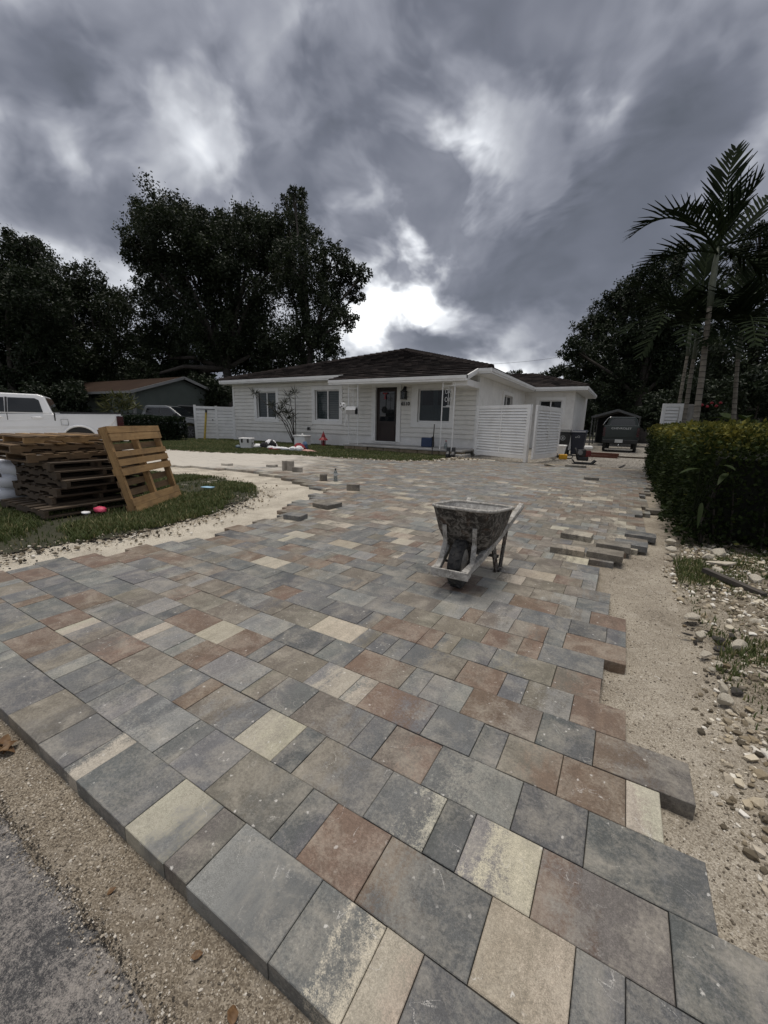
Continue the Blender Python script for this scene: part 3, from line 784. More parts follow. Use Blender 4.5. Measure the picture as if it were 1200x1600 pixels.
def frame_trim(fn, h, t, parent, wdt=(0.17, 0.17, 0.16, 0.17), name='casing', proud=0.062):
    """flat casing round an opening: left, right, top, bottom widths"""
    b = MB(); l, r_, tp, bt = wdt
    def bar(a, c, d, e):
        vs = [fn(u, z_, dd) for dd in (-proud, 0.02) for u, z_ in ((a, d), (c, d), (c, e), (a, e))]
        b.add(vs, [(0, 1, 2, 3), (7, 6, 5, 4), (0, 4, 5, 1), (1, 5, 6, 2), (2, 6, 7, 3), (3, 7, 4, 0)])
    bar(h[0] - l, h[0], h[2] - bt, h[3] + tp); bar(h[1], h[1] + r_, h[2] - bt, h[3] + tp)
    bar(h[0], h[1], h[3], h[3] + tp); 
    if bt: bar(h[0], h[1], h[2] - bt, h[2])
    return b.build(name, M_TRIM, parent)
def window(fn, h, panes=2, blinds=True, film=False, mid_rail=None, wdt=(0.17, 0.17, 0.16, 0.17)):
    wn = bpy.data.objects.new('window', None); COL.objects.link(wn); wn.parent = house
    frame_trim(fn, h, 0, wn, wdt)
    b = MB(); fw = 0.045
    def bar(a, c, d, e, d0=0.03, d1=0.085):
        vs = [fn(u, z_, dd) for dd in (d0, d1) for u, z_ in ((a, d), (c, d), (c, e), (a, e))]
        b.add(vs, [(0, 1, 2, 3), (7, 6, 5, 4), (0, 4, 5, 1), (1, 5, 6, 2), (2, 6, 7, 3), (3, 7, 4, 0)])
    bar(h[0], h[0] + fw, h[2], h[3]); bar(h[1] - fw, h[1], h[2], h[3]); bar(h[0] + fw, h[1] - fw, h[2], h[2] + fw * 1.3); bar(h[0] + fw, h[1] - fw, h[3] - fw, h[3])
    w_ = (h[1] - h[0]) / panes
    for i in range(1, panes): bar(h[0] + i * w_ - 0.028, h[0] + i * w_ + 0.028, h[2] + fw, h[3] - fw, 0.026, 0.08)
    b.build('frame', M_VINYL, wn)
    for i in range(panes):
        p = MB(); a, c = h[0] + i * w_ + 0.03, h[0] + (i + 1) * w_ - 0.03
        p.add([fn(a, h[2] + 0.04, 0.055), fn(c, h[2] + 0.04, 0.055), fn(c, h[3] - 0.04, 0.055), fn(a, h[3] - 0.04, 0.055)], [(0, 1, 2, 3)])
        p.build('pane', M_GLASS, wn, fix=False)
    if blinds:
        n = int((h[3] - h[2]) / 0.075); s_ = MB()
        for k in range(n):
            z_ = h[2] + 0.05 + k * 0.075
            s_.add([fn(h[0] + 0.03, z_, 0.12), fn(h[1] - 0.03, z_, 0.12), fn(h[1] - 0.03, z_ + 0.062, 0.16), fn(h[0] + 0.03, z_ + 0.062, 0.16)], [(0, 1, 2, 3)])
        tag(s_.build('blind_slats', M_BLIND, wn, fix=False), kind='stuff')
    if film:
        s_ = MB(); zm = h[2] + 0.52 * (h[3] - h[2])
        s_.add([fn(h[0] + 0.03, h[2] + 0.03, 0.075), fn(h[1] - 0.03, h[2] + 0.03, 0.075), fn(h[1] - 0.03, zm, 0.075), fn(h[0] + 0.03, zm, 0.075)], [(0, 1, 2, 3)])
        s_.build('frosted_film', M_TEAL, wn, fix=False)
        s_ = MB()
        for a, c in ((0.0, 0.08), (0.42, 0.56), (0.92, 1.0)):
            s_.add([fn(h[0] + a * (h[1] - h[0]), zm, 0.13), fn(h[0] + c * (h[1] - h[0]), zm, 0.13), fn(h[0] + c * (h[1] - h[0]), h[3], 0.13), fn(h[0] + a * (h[1] - h[0]), h[3], 0.13)], [(0, 1, 2, 3)])
        s_.build('curtain', M_TEAL, wn, fix=False)
    bk = MB(); e = 0.02
    bk.add([fn(h[0] - e, h[2] - e, 0.22), fn(h[1] + e, h[2] - e, 0.22), fn(h[1] + e, h[3] + e, 0.22), fn(h[0] - e, h[3] + e, 0.22)], [(0, 1, 2, 3)])
    bk.build('dark_room', M_DARK, wn, fix=False)
    return wn
window(front, W1); window(front, W2); window(front, W3, 1, False, True, wdt=(0.27, 0.16, 0.14, 0.19))
window(side, SW, 2, False, wdt=(0.14, 0.14, 0.14, 0.14)); window(wing, WW, 2, False, wdt=(0.17, 0.17, 0.16, 0.1))

# door
door = bpy.data.objects.new('front_door', None); COL.objects.link(door); door.parent = house
frame_trim(front, DR, 0, door, (0.19, 0.18, 0.13, 0.0))
MB().bx(DR[0], DR[1], HY + 0.05, HY + 0.10, DR[2], DR[3]).build('door_leaf', M_DOOR, door)
b = MB(); b.bx(DR[0] + 0.15, DR[1] - 0.12, HY + 0.036, HY + 0.055, DR[2] + 0.78, DR[3] - 0.16); b.build('door_glass', M_GLASSDARK, door)
b = MB()
for a, c, d, e in ((0.10, 0.15, 0.74, 2.02), (0.84, 0.89, 0.74, 2.02), (0.15, 0.84, 0.72, 0.78), (0.15, 0.84, 1.91, 1.96), (0.14, 0.84, 0.12, 0.15), (0.14, 0.84, 0.58, 0.61), (0.14, 0.17, 0.15, 0.58), (0.81, 0.84, 0.15, 0.58)):
    b.bx(DR[0] + a, DR[0] + c, HY + 0.034, HY + 0.056, DR[2] + d, DR[2] + e)
b.build('door_moulding', M_DOOR, door)
b = MB(); b.tube([(DR[1] - 0.07, HY + 0.02, 1.20), (DR[1] - 0.07, HY - 0.02, 1.20), (DR[1] - 0.07, HY - 0.02, 1.36), (DR[1] - 0.07, HY + 0.02, 1.36)], 0.012, 6); b.build('door_handle', M_BLACK, door)
MB().bx(DR[0] - 0.02, DR[1] + 0.02, HY - 0.06, HY + 0.06, DR[2] - 0.035, DR[2]).build('threshold', M_TRIM, door)
b = MB()
bow = Vector((-8.32, HY + 0.0, 2.13))
for s_ in (-1, 1):
    b.add([bow, bow + Vector((s_ * 0.09, -0.02, 0.05)), bow + Vector((s_ * 0.10, -0.03, -0.01)), bow + Vector((s_ * 0.05, -0.02, -0.04))], [(0, 1, 2, 3)])
    b.add([bow, bow + Vector((s_ * 0.02 - 0.03, -0.02, -0.22)), bow + Vector((s_ * 0.02 + 0.03, -0.02, -0.20))], [(0, 1, 2)])
b.ell(bow, 0.03, 0.03, 0.03, 8, 6)
o = b.build('door_bow', M_RED, fix=False); tag(o, 'small red ribbon bow hanging on the front door glass', 'bow')

# number, bell, lantern, hose tap
o = link_mesh('house_number', text_mesh('6510', 0.185, 0.012), M_BLACK, house); o.location = (-7.385, HY - 0.064, 1.73); o.rotation_euler = (R(90), 0, 0)
MB().bx(-7.715, -7.675, HY - 0.055, HY - 0.02, 1.64, 1.76).build('doorbell', M_BLACK, house, 0.006)
lt = thing('wall_lantern', 'black glass wall lantern above the house number', 'lantern', (-7.42, HY - 0.16, 2.05))
b = MB()
for x in (-0.085, 0.085):
    for y in (-0.085, 0.085): b.bx(x - 0.009, x + 0.009, y - 0.009, y + 0.009, -0.15, 0.13)
for z_ in (-0.16, 0.125): b.bx(-0.1, 0.1, -0.1, 0.1, z_, z_ + 0.02)
b.build('cage', M_BLACK, lt)
b = MB(); b.lathe([(0.10, 0.145), (0.06, 0.20), (0.03, 0.24), (0.012, 0.29)], 8); b.build('cap', M_BLACK, lt)
MB().bx(-0.07, 0.07, -0.07, 0.07, -0.14, 0.12).build('glass', M_GLASS, lt)
b = MB(); b.tube([(0, 0, 0.27), (0, 0.05, 0.33), (0, 0.13, 0.26)], 0.012, 6); b.bx(-0.05, 0.05, 0.11, 0.135, 0.12, 0.32); b.build('arm', M_BLACK, lt)
b = MB(); b.lathe([(0.02, -0.13), (0.02, 0.02)], 8); b.build('bulb', M_TRIM, lt)
tp = thing('hose_tap', 'small grey hose tap box on the siding below the second window', 'tap', (-12.21, HY - 0.04, 0.68))
b = MB(); b.bx(-0.09, 0.09, -0.02, 0.04, -0.08, 0.08); b.build('box', simple('grey_metal', (0.25, 0.25, 0.25), 0.4, 0.2, 20, 0.1, metal=0.6), tp, 0.01)
b = MB(); b.tube([(0, -0.02, 0.02), (0, -0.10, 0.02), (0.0, -0.12, -0.05)], 0.018, 8); b.build('spout', M_BLACK, tp)
b = MB(); b.lathe([(0.05, -0.07), (0.05, -0.055)], 12, axis='y'); b.build('handle', M_BLACK, tp)

# ---- roof: stepped courses of flat tiles
P_ = 0.30
tv_, tf_, tt_ = [], [], []
def facet(A, B, C, D, step=0.30, wid=0.30):
    """A-B eave (left to right seen from outside), D-C upper edge"""
    A, B, C, D = map(Vector, (A, B, C, D))
    nrm = (B - A).cross(D - A); nrm.normalize()
    if nrm.z < 0: nrm = -nrm
    up = (nrm.cross(B - A)).normalized()
    if up.z < 0: up = -up
    H_ = max((D - A).dot(up), (C - A).dot(up)); n = max(1, int(round(H_ / step)))
    ex = (B - A).normalized()
    for k in range(n):
        t0, t1 = k / n, (k + 1) / n
        L0, L1 = A.lerp(D, t0), A.lerp(D, t1); R0, R1 = B.lerp(C, t0), B.lerp(C, t1)
        a0, b0 = (L0 - A).dot(ex), (R0 - A).dot(ex); a1, b1 = (L1 - A).dot(ex), (R1 - A).dot(ex)
        s0 = min(a0, a1) - (k % 2) * wid * 0.5
        rowz = up * (H_ * t0); rowz1 = up * (H_ * t1 + 0.035)
        x = s0
        while x < max(b0, b1):
            xa, xb = max(x, min(a0, a1)), min(x + wid - 0.006, max(b0, b1))
            if xb - xa > 0.02:
                la, lb = max(xa, a0), min(xb, b0); ua, ub = max(xa, a1), min(xb, b1)
                if lb - la > 0.01 or ub - ua > 0.01:
                    la, lb = (la, lb) if lb > la else ((la + lb) / 2,) * 2
                    ua, ub = (ua, ub) if ub > ua else ((ua + ub) / 2,) * 2
                    j = random.uniform(-0.004, 0.006)
                    pts = [A + ex * la + rowz + nrm * (0.004), A + ex * lb + rowz + nrm * (0.004), A + ex * lb + rowz + nrm * (0.048 + j), A + ex * la + rowz + nrm * (0.048 + j), A + ex * ub + rowz1 + nrm * 0.012, A + ex * ua + rowz1 + nrm * 0.012]
                    i0 = len(tv_); tv_.extend(tuple(q) for q in pts)
                    tf_.append((i0, i0 + 1, i0 + 2, i0 + 3)); tf_.append((i0 + 3, i0 + 2, i0 + 4, i0 + 5)); tf_.append((i0, i0 + 3, i0 + 5, i0)); tf_.append((i0 + 1, i0 + 4, i0 + 2, i0 + 1))
                    tt_.extend([random.random()] * 6)
            x += wid
EX0, EX1, EY, EZ = -17.42, -4.06, 13.60, 2.83
apex = (-10.74, 20.28, EZ + 6.68 * P_)
back = (-10.74, 30.0, EZ + 6.68 * P_)
facet((EX0, EY, EZ), (EX1, EY, EZ), apex, apex)
facet((EX1, EY, EZ), (EX1, 30, EZ), back, apex)
facet((EX0, 30, EZ), (EX0, EY, EZ), apex, back)
# porch: the front slope carried on downwards
PY = 12.62; PZ = EZ - (EY - PY) * P_ - 0.012
facet((-9.95, PY, PZ), (-4.52, PY, PZ), (-4.52, EY + 0.25, EZ + 0.25 * P_ - 0.012), (-9.95, EY + 0.25, EZ + 0.25 * P_ - 0.012))
# wing
WEX, WEY = -1.78, 20.95; wr = 3.0
facet((EX1 + 0.02, WEY, EZ), (WEX, WEY, EZ), (WEX - wr, WEY + wr, EZ + wr * P_), (EX1 - wr + 0.02, WEY + wr, EZ + wr * P_))
facet((WEX, WEY, EZ), (WEX, WEY + 2 * wr, EZ), (WEX - wr, WEY + wr, EZ + wr * P_), (WEX - wr, WEY + wr, EZ + wr * P_))
facet((WEX, WEY + 2 * wr, EZ), (EX1 - 2, WEY + 2 * wr, EZ), (EX1 - 2, WEY + wr, EZ + wr * P_), (WEX - wr, WEY + wr, EZ + wr * P_))
tris = [(a, b_, c) for a, b_, c, d in tf_ if d == a]; quads = [q for q in tf_ if q[3] != q[0]]
me = bpy.data.meshes.new('roof_tiles'); me.from_pydata(tv_, [], quads + tris); me.update()
me.attributes.new('tint', 'FLOAT', 'POINT').data.foreach_set('value', np.array(tt_, dtype=np.float32))
roof = bpy.data.objects.new('roof', None); COL.objects.link(roof); roof.parent = house
tag(link_mesh('roof_tiles', me, M_ROOF, roof), kind='stuff')
def caps(p, q, nm='ridge_tiles'):
    p, q = Vector(p), Vector(q); d = q - p; n = int(d.length / 0.33); dn_ = d.normalized(); s_ = dn_.cross(Vector((0, 0, 1))).normalized(); u = s_.cross(dn_)
    vs, fs, tt = [], [], []
    for k in range(n):
        a = p + d * (k / n) + u * 0.03; c = p + d * ((k + 1.12) / n) + u * 0.03
        i0 = len(vs)
        for pt, hh in ((a, 0.10), (c, 0.065)):
            for ss, zz_ in ((-0.13, -0.03), (-0.09, hh * 0.75), (0, hh), (0.09, hh * 0.75), (0.13, -0.03)): vs.append(tuple(pt + s_ * ss + u * zz_))
        fs += [(i0 + i, i0 + i + 1, i0 + 6 + i, i0 + 5 + i) for i in range(4)] + [(i0, i0 + 1, i0 + 2, i0 + 3, i0 + 4)]
        tt += [random.random() * 0.6 + 0.35] * 10
    me = bpy.data.meshes.new(nm); me.from_pydata(vs, [], fs); me.update()
    me.attributes.new('tint', 'FLOAT', 'POINT').data.foreach_set('value', np.array(tt, dtype=np.float32))
    tag(link_mesh(nm, me, M_ROOF, roof), kind='stuff')
caps((EX1, EY, EZ), apex); caps((EX0, EY, EZ), apex); caps(apex, back)
caps((WEX, WEY, EZ), (WEX - wr, WEY + wr, EZ + wr * P_)); caps((WEX - wr, WEY + wr, EZ + wr * P_), (EX1 - 3.2, WEY + wr, EZ + wr * P_))
# fascia boards, gutter strip and soffits
def fascia(p, q, out, h0=0.10, name='fascia'):
    p, q, out = Vector(p), Vector(q), Vector(out)
    b = MB(); d = (q - p).normalized()
    b.prism([(0, 0), (0.05, 0), (0.05, -h0), (0.0, -h0)], lambda u, v, t: p + (q - p) * t + out * u + Vector((0, 0, v)), 0, 1)
    b.prism([(-0.03, -h0), (0.025, -h0), (0.025, -h0 - 0.065), (-0.03, -h0 - 0.065)], lambda u, v, t: p + (q - p) * t + out * u + Vector((0, 0, v)), 0, 1)
    return b.build(name, M_TRIM, roof)
fascia((EX0, EY, EZ), (-9.95, EY, EZ), (0, -1, 0)); fascia((-4.50, EY, EZ), (EX1 + 0.05, EY, EZ), (0, -1, 0))
fascia((-9.95, PY, PZ), (-4.46, PY, PZ), (0, -1, 0)); fascia((-4.50, PY - 0.05, PZ), (-4.50, EY - 0.05, EZ), (1, 0, 0)); fascia((-9.93, PY, PZ), (-9.93, EY, EZ), (-1, 0, 0))
fascia((EX1, EY, EZ), (EX1, WEY - 0.0, EZ), (1, 0, 0)); fascia((EX1 + 0.05, WEY, EZ), (WEX, WEY, EZ), (0, -1, 0)); fascia((WEX, WEY - 0.05, EZ), (WEX, WEY + 6, EZ), (1, 0, 0)); fascia((EX0, EY - 0.05, EZ), (EX0, 30, EZ), (-1, 0, 0))
b = MB()
zs = EZ - 0.175
b.add([(EX0, EY, zs), (EX1, EY, zs), (EX1, HY, zs), (EX0, HY, zs)], [(0, 1, 2, 3)])
b.add([(HX1, HY, zs), (EX1, HY, zs), (EX1, WY, zs), (HX1, WY, zs)], [(0, 1, 2, 3)])
b.add([(EX1, WEY, zs), (WEX, WEY, zs), (WEX, WY, zs), (EX1, WY, zs)], [(0, 1, 2, 3)])
b.add([(WX1, WY, zs), (WEX, WY, zs), (WEX, 27, zs), (WX1, 27, zs)], [(0, 1, 2, 3)])
b.add([(-9.93, PY, PZ - 0.10), (-4.50, PY, PZ - 0.10), (-4.50, EY, EZ - 0.13), (-9.93, EY, EZ - 0.13)], [(0, 1, 2, 3)])
b.build('soffit', M_TRIM, roof, fix=False)
MB().bx(-5.02, -4.52, PY + 0.12, HY, PZ - 0.30, PZ - 0.10).build('porch_beam', M_STUC, roof)
MB().bx(-9.1, -4.95, PY + 0.10, PY + 0.22, PZ - 0.19, PZ - 0.10).build('porch_header', M_TRIM, roof)

# ---- porch slab with old stone edge, iron posts
def stone_mat(name, c0, c1, c2):
    mt, nt, b, o = new_mat(name)
    p = coord(nt, 'World'); n = nt.noise(p, 5, 8, 0.7, 0.5); f = nt.noise(p, 45, 5, 0.7)
    nt.link(nt.ramp(nt.math('ADD', nt.math('MULTIPLY', n, 0.7), nt.math('MULTIPLY', f, 0.3)), [(0.3, c0), (0.5, c1), (0.7, c2)]), b.inputs['Base Color'])
    b.inputs['Roughness'].default_value = 0.92; set_bump(nt, b, nt.math('ADD', n, f), 0.9, 0.03)
    return mt
M_STONE = stone_mat('old_coral_stone', (0.10, 0.075, 0.045), (0.25, 0.20, 0.13), (0.42, 0.37, 0.27))
M_SLAB = simple('porch_concrete', (0.42, 0.41, 0.39), 0.8, 0.15, 3, 0.2, dirt=(0.25, 0.23, 0.2))
porch = thing('porch', 'low porch slab with rough stone edge in front of the brown door', 'porch')
MB().bx(-9.28, -4.5, 12.62, HY - 0.045, 0.125, 0.185).build('slab', M_SLAB, porch, 0.01)
x = -9.26
while x < -4.6:
    L_ = random.uniform(0.45, 0.95); x2 = min(x + L_, -4.5)
    b = MB(); dy = random.uniform(-0.02, 0.03); b.bx(x + 0.012, x2 - 0.012, 12.64 + dy, 12.95, -0.09, 0.120)
    b.build('edge_stone', M_STONE, porch, 0.018)
    x = x2
MB().bx(-4.95, -4.40, 12.35, 13.2, -0.09, 0.06).build('step', M_SLAB, porch, 0.015)
def iron_post(x0, x1, label, scroll):
    t = thing('iron_porch_post', label, 'post', ((x0 + x1) / 2, 12.74, 0.185), 0, 'wrought iron porch posts')
    hw = (x1 - x0) / 2; H_ = PZ - 0.19 - 0.185
    for s_ in (-1, 1):
        b = MB(); b.bx(s_ * hw - 0.014, s_ * hw + 0.014, -0.014, 0.014, 0, H_); b.build('upright', M_WHITEMETAL, t)
    b = MB()
    for z_ in (0.12, 0.60, 1.37, H_ - 0.12): b.bx(-hw + 0.014, hw - 0.014, -0.009, 0.009, z_, z_ + 0.018)
    b.build('crossbar', M_WHITEMETAL, t)
    b = MB()
    for zc in ((1.55, 1.80) if scroll else (0.3, 0.45, 1.75)):
        for s_ in (-1, 1):
            pts = [Vector((s_ * (0.02 + 0.055 * (1 - math.cos(a)) * 0.9), 0, zc + 0.10 * math.sin(a * 1.0) + 0.02 * a)) for a in np.linspace(0.2, 5.4, 14)]
            b.tube(pts, 0.008, 5)
    b.bx(-0.07, 0.07, -0.006, 0.006, 1.40, 1.42)
    b.bx(-0.006, 0.006, -0.006, 0.006, 1.42, 2.0); tag(b.build('scrollwork', M_WHITEMETAL, t), kind='stuff')
    return t
iron_post(-9.11, -8.69, 'white wrought iron porch post pair left of the door, carrying the mailbox', False)
iron_post(-5.34, -4.92, 'white wrought iron porch post pair in front of the wide window', True)
mbx = thing('mailbox', 'white metal mailbox fixed to the left iron post', 'mailbox', (-8.90, 12.66, 1.29))
b = MB(); b.prism([(-0.10, 0), (0.10, 0), (0.10, 0.16), (0.07, 0.24), (0, 0.27), (-0.07, 0.24), (-0.10, 0.16)], lambda u, v, t: Vector((t, u, v)), -0.2, 0.2); b.build('box', simple('mailbox_grey', (0.42, 0.40, 0.37), 0.45, 0.1, 8, 0.1), mbx)
b = MB(); b.prism([(-0.12, 0.15), (-0.085, 0.25), (0, 0.285), (0.085, 0.25), (0.12, 0.15), (0.10, 0.15), (0, 0.262), (-0.10, 0.15)], lambda u, v, t: Vector((t, u, v)), -0.22, 0.22); b.build('lid', M_WHITEMETAL, mbx)
b = MB(); b.bx(0.201, 0.215, -0.09, 0.09, 0.01, 0.24); b.build('end_plate', M_BLACK, mbx)
bl = thing('football_balloon', 'white and black football balloon tied to the mailbox', 'balloon', (-9.27, 12.6, 1.57))
b = MB(); b.ell((0, 0, 0), 0.15, 0.07, 0.15, 16, 12); b.build('balloon', M_TRIM, bl)
for a, c in ((0.0, 0.0), (0.08, 0.055), (-0.05, 0.085), (0.06, -0.07), (-0.085, -0.03)):
    yy = -0.071 * math.sqrt(max(0.1, 1 - (a * a + c * c) / 0.0225)) - 0.004
    b = MB(); b.lathe([(0.032, yy), (0.030, yy + 0.012)], 5, o=(a, 0, c), axis='y', smooth=False); b.build('black_patch', M_BLACK, bl)
b = MB(); pts = [Vector((0.12 + 0.05 * math.sin(k), 0.0, -0.12 - k * 0.12)) for k in range(6)]
for i in range(5): b.add([pts[i] - Vector((0.03, 0, 0)), pts[i] + Vector((0.03, 0, 0)), pts[i + 1] + Vector((0.03, 0.02, 0)), pts[i + 1] - Vector((0.03, -0.02, 0))], [(0, 1, 2, 3)])
b.build('ribbon', M_TRIM, bl, fix=False)

# ================================================================== WHITE LOUVRED GATES
def louvre_panel(t, L_, H_, cols=2, pitch=0.083, fw=0.10, z0=0.05):
    """panel in its own x-z plane"""
    for x in (0, L_ - fw): MB().bx(x, x + fw, -0.03, 0.03, z0, H_).build('stile', M_VINYL, t, 0.006)
    for za, zb in ((z0, z0 + fw), (H_ - fw, H_)): MB().bx(fw, L_ - fw, -0.028, 0.028, za, zb).build('rail', M_VINYL, t)
    w_ = (L_ - 2 * fw) / cols
    for c in range(1, cols): MB().bx(fw + c * w_ - 0.02, fw + c * w_ + 0.02, -0.026, 0.026, z0 + fw, H_ - fw).build('mullion', M_VINYL, t)
    n = int((H_ - z0 - 2 * fw) / pitch)
    MB().bx(fw, L_ - fw, 0.030, 0.040, z0 + fw, H_ - fw).build('shadow_backing', M_VINYL, t)  # added panel behind the slats, lets the gaps fall into shadow
    sl = MB(); a = fw + 0.002; e = w_ - 0.022
    sl.add([(0, -0.030, 0.012), (e, -0.030, 0.012), (e, -0.004, pitch * 0.90), (0, -0.004, pitch * 0.90), (0, -0.018, 0.004), (e, -0.018, 0.004), (e, 0.006, pitch * 0.86), (0, 0.006, pitch * 0.86)], [(0, 1, 2, 3), (7, 6, 5, 4), (0, 4, 5, 1), (2, 6, 7, 3), (0, 3, 7, 4), (1, 5, 6, 2)])
    me = sl.mesh('slat'); me.materials.append(M_VINYL)
    for c in range(cols):
        for k in range(n):
            o = link_mesh('slat', me, None, t); o.location = (fw + c * w_ + (0.001 if c == 0 else 0.021), 0, z0 + fw + k * (H_ - z0 - 2 * fw) / n)
def panel_between(name, label, p, q, H_, cols=2, cat='gate', **kw):
    p, q = Vector(p), Vector(q); d = q - p
    t = thing(name, label, cat, (p.x, p.y, 0), math.atan2(d.y, d.x), 'white louvred vinyl gate panels')
    louvre_panel(t, d.length, H_, cols, **kw)
    return t
gt = panel_between('louvred_gate', 'wide white louvred gate panel standing at the corner of the house', (-4.33, 13.35), (-2.46, 12.48), 1.62)
MB().bx(1.99, 2.09, -0.055, 0.045, -0.08, 1.62).build('post', M_VINYL, gt)
panel_between('louvred_gate', 'narrow white louvred gate leaf swung back towards the bins', (-2.30, 12.46), (-1.90, 14.55), 1.60, fw=0.13)
panel_between('louvred_gate', 'white louvred gate leaf folded back behind the right hedge', (0.72, 13.0), (1.18, 13.05), 1.66, 1, fw=0.08)
fn_ = thing('vinyl_fence', 'white vinyl fence with gate at the left end of the house', 'fence', (-18.45, 12.76, 0), math.atan2(1.27, 1.33))
FL = 1.84
for x in (0.0, 0.98, FL - 0.05): MB().bx(x, x + 0.1, -0.05, 0.05, -0.08, 1.63 if x else 1.66).build('post', M_VINYL, fn_)
for x0, x1 in ((0.1, 0.98), (1.08, FL - 0.05)):
    for za, zb in ((0.05, 0.15), (1.48, 1.60)): MB().bx(x0, x1, -0.035, 0.035, za, zb).build('rail', M_VINYL, fn_)
    z_ = 0.15; i = 0
    while z_ < 1.42:
        MB().bx(x0, x1, -0.018, 0.018, z_ + 0.008, z_ + 0.15).build('board', M_VINYL, fn_, 0.006); z_ += 0.155
MB().bx(0.1, 0.98, -0.02, 0.0, 1.44, 1.475).build('dark_gap', M_DARK, fn_)
b = MB(); b.lathe([(0.03, -0.09), (0.03, -0.05)], 10, o=(0.86, 0, 0.95), axis='y'); b.build('latch', M_BLACK, fn_)

# ================================================================== NEIGHBOUR'S HOUSE
M_NWALL = simple('grey_green_wall', (0.085, 0.10, 0.09), 0.85, 0.1, 2, 0.2)  # wall colour lowered, the oak's shade is painted into it
M_NROOF = roof_mat('brown_shingle', (0.03, 0.019, 0.014), (0.065, 0.042, 0.029), (0.10, 0.068, 0.046))  # browns dimmed as well for the oak's shade
M_NTRIM = simple('dull_trim', (0.22, 0.22, 0.215), 0.6, 0.1, 3, 0.1)
nb_ = thing('neighbour_house', "grey-green gabled house with brown roof beyond the left fence", 'house')
NX, NY0, NY1, NZ, NP = -24.2, 12.9, 19.6, 2.38, 3.46
ym = (NY0 + NY1) / 2
MB().add([(NX - 0.3, NY0 + 0.3, -.08), (NX - 0.3, NY1 - 0.3, -.08), (NX - 0.3, NY1 - 0.3, NZ), (NX - 0.3, ym, NP - 0.08), (NX - 0.3, NY0 + 0.3, NZ)], [(0, 1, 2, 3, 4)]).build('gable_wall', M_NWALL, nb_, fix=False)
MB().add([(-27.2, NY0 + 0.3, -.08), (NX - 0.3, NY0 + 0.3, -.08), (NX - 0.3, NY0 + 0.3, NZ), (-27.2, NY0 + 0.3, NZ)], [(0, 1, 2, 3)]).build('front_wall', M_NWALL, nb_, fix=False)
MB().add([(-36, NY0 + 2.0, -.08), (-27.2, NY0 + 2.0, -.08), (-27.2, NY0 + 2.0, NZ), (-36, NY0 + 2.0, NZ)], [(0, 1, 2, 3)]).build('recessed_wall', M_NWALL, nb_, fix=False)
b = MB()
for s_ in (0, 1):
    ye = NY0 if s_ == 0 else NY1
    b.add([(-37, ye, NZ), (NX, ye, NZ), (NX, ym, NP), (-37, ym, NP), (-37, ye, NZ + 0.07), (NX, ye, NZ + 0.07), (NX, ym, NP + 0.07), (-37, ym, NP + 0.07)], [(0, 1, 2, 3), (4, 5, 6, 7), (0, 1, 5, 4), (1, 2, 6, 5)])
b.build('roof', M_NROOF, nb_)
b = MB(); b.beam((-37, NY0 - 0.02, NZ + 0.0), (NX, NY0 - 0.02, NZ + 0.0), 0.04, 0.13); b.beam((NX + 0.02, NY0, NZ), (NX + 0.02, ym, NP), 0.04, 0.16); b.beam((NX + 0.02, NY1, NZ), (NX + 0.02, ym, NP), 0.04, 0.16); b.build('fascia', M_NTRIM, nb_)
MB().bx(NX - 0.34, NX - 0.22, NY0 + 0.24, NY0 + 0.36, -.08, NZ).build('corner_post', M_NTRIM, nb_)
b = MB(); b.bx(NX - 0.30, NX - 0.26, 15.9, 17.3, 0.9, 1.75); b.build('window', M_GLASSDARK, nb_)
b = MB(); b.beam((NX - 0.27, 15.85, 1.78), (NX - 0.27, 17.35, 1.78), 0.06, 0.06); b.beam((NX - 0.27, 17.35, 0.9), (NX - 0.27, 17.35, 1.78), 0.06, 0.06); b.build('window_frame', M_NTRIM, nb_)
# ================================================================== WHEELBARROW
def grimy_mat(name, base, crust, dark, amt=0.55, rough=0.85, scale=9.0, rust=0.25):
    mt, nt, b, o = new_mat(name)
    p = coord(nt, 'World')
    n = nt.noise(p, scale, 8, 0.7, 0.6); f = nt.noise(p, scale * 11, 5, 0.75); s_ = nt.noise(p, scale * 3.1, 6, 0.65, 0.9)
    c = nt.mix(nt.rampv(n, [(0.40, 0.0), (0.60, 1.0)]), base, dark)
    m_ = nt.math('ADD', nt.math('MULTIPLY', s_, 0.82), nt.math('MULTIPLY', f, 0.18))
    c = nt.mix(nt.math('MULTIPLY', nt.rampv(nt.noise(nt.vmath('ADD', p, (7.0, 3.0, 1.0)), scale * 1.4, 6, 0.65, 0.6), [(0.52, 0.0), (0.70, 1.0)]), rust), c, (0.095, 0.045, 0.022))
    c = nt.mix(nt.math('MULTIPLY', nt.rampv(m_, [(0.47, 0.0), (0.60, 1.0)]), amt), c, crust)
    nt.link(c, b.inputs['Base Color']); b.inputs['Roughness'].default_value = rough
    set_bump(nt, b, m_, 0.6, 0.012)
    return mt
M_TRAYO = grimy_mat('tray_outside', (0.045, 0.040, 0.034), (0.42, 0.40, 0.36), (0.020, 0.017, 0.015), 0.45, rust=0.6)
M_TRAYI = grimy_mat('tray_inside_cement', (0.46, 0.45, 0.43), (0.62, 0.61, 0.58), (0.30, 0.29, 0.275), 0.6)
M_RAIL = grimy_mat('cement_crusted_rail', (0.42, 0.405, 0.375), (0.62, 0.60, 0.56), (0.21, 0.20, 0.18), 0.6, scale=14)
M_TYRE = simple('tyre_rubber', (0.020, 0.020, 0.021), 0.8, 0.3, 30, 0.3, dirt=(0.16, 0.15, 0.13), dirt_amt=0.45, dirt_scale=14)
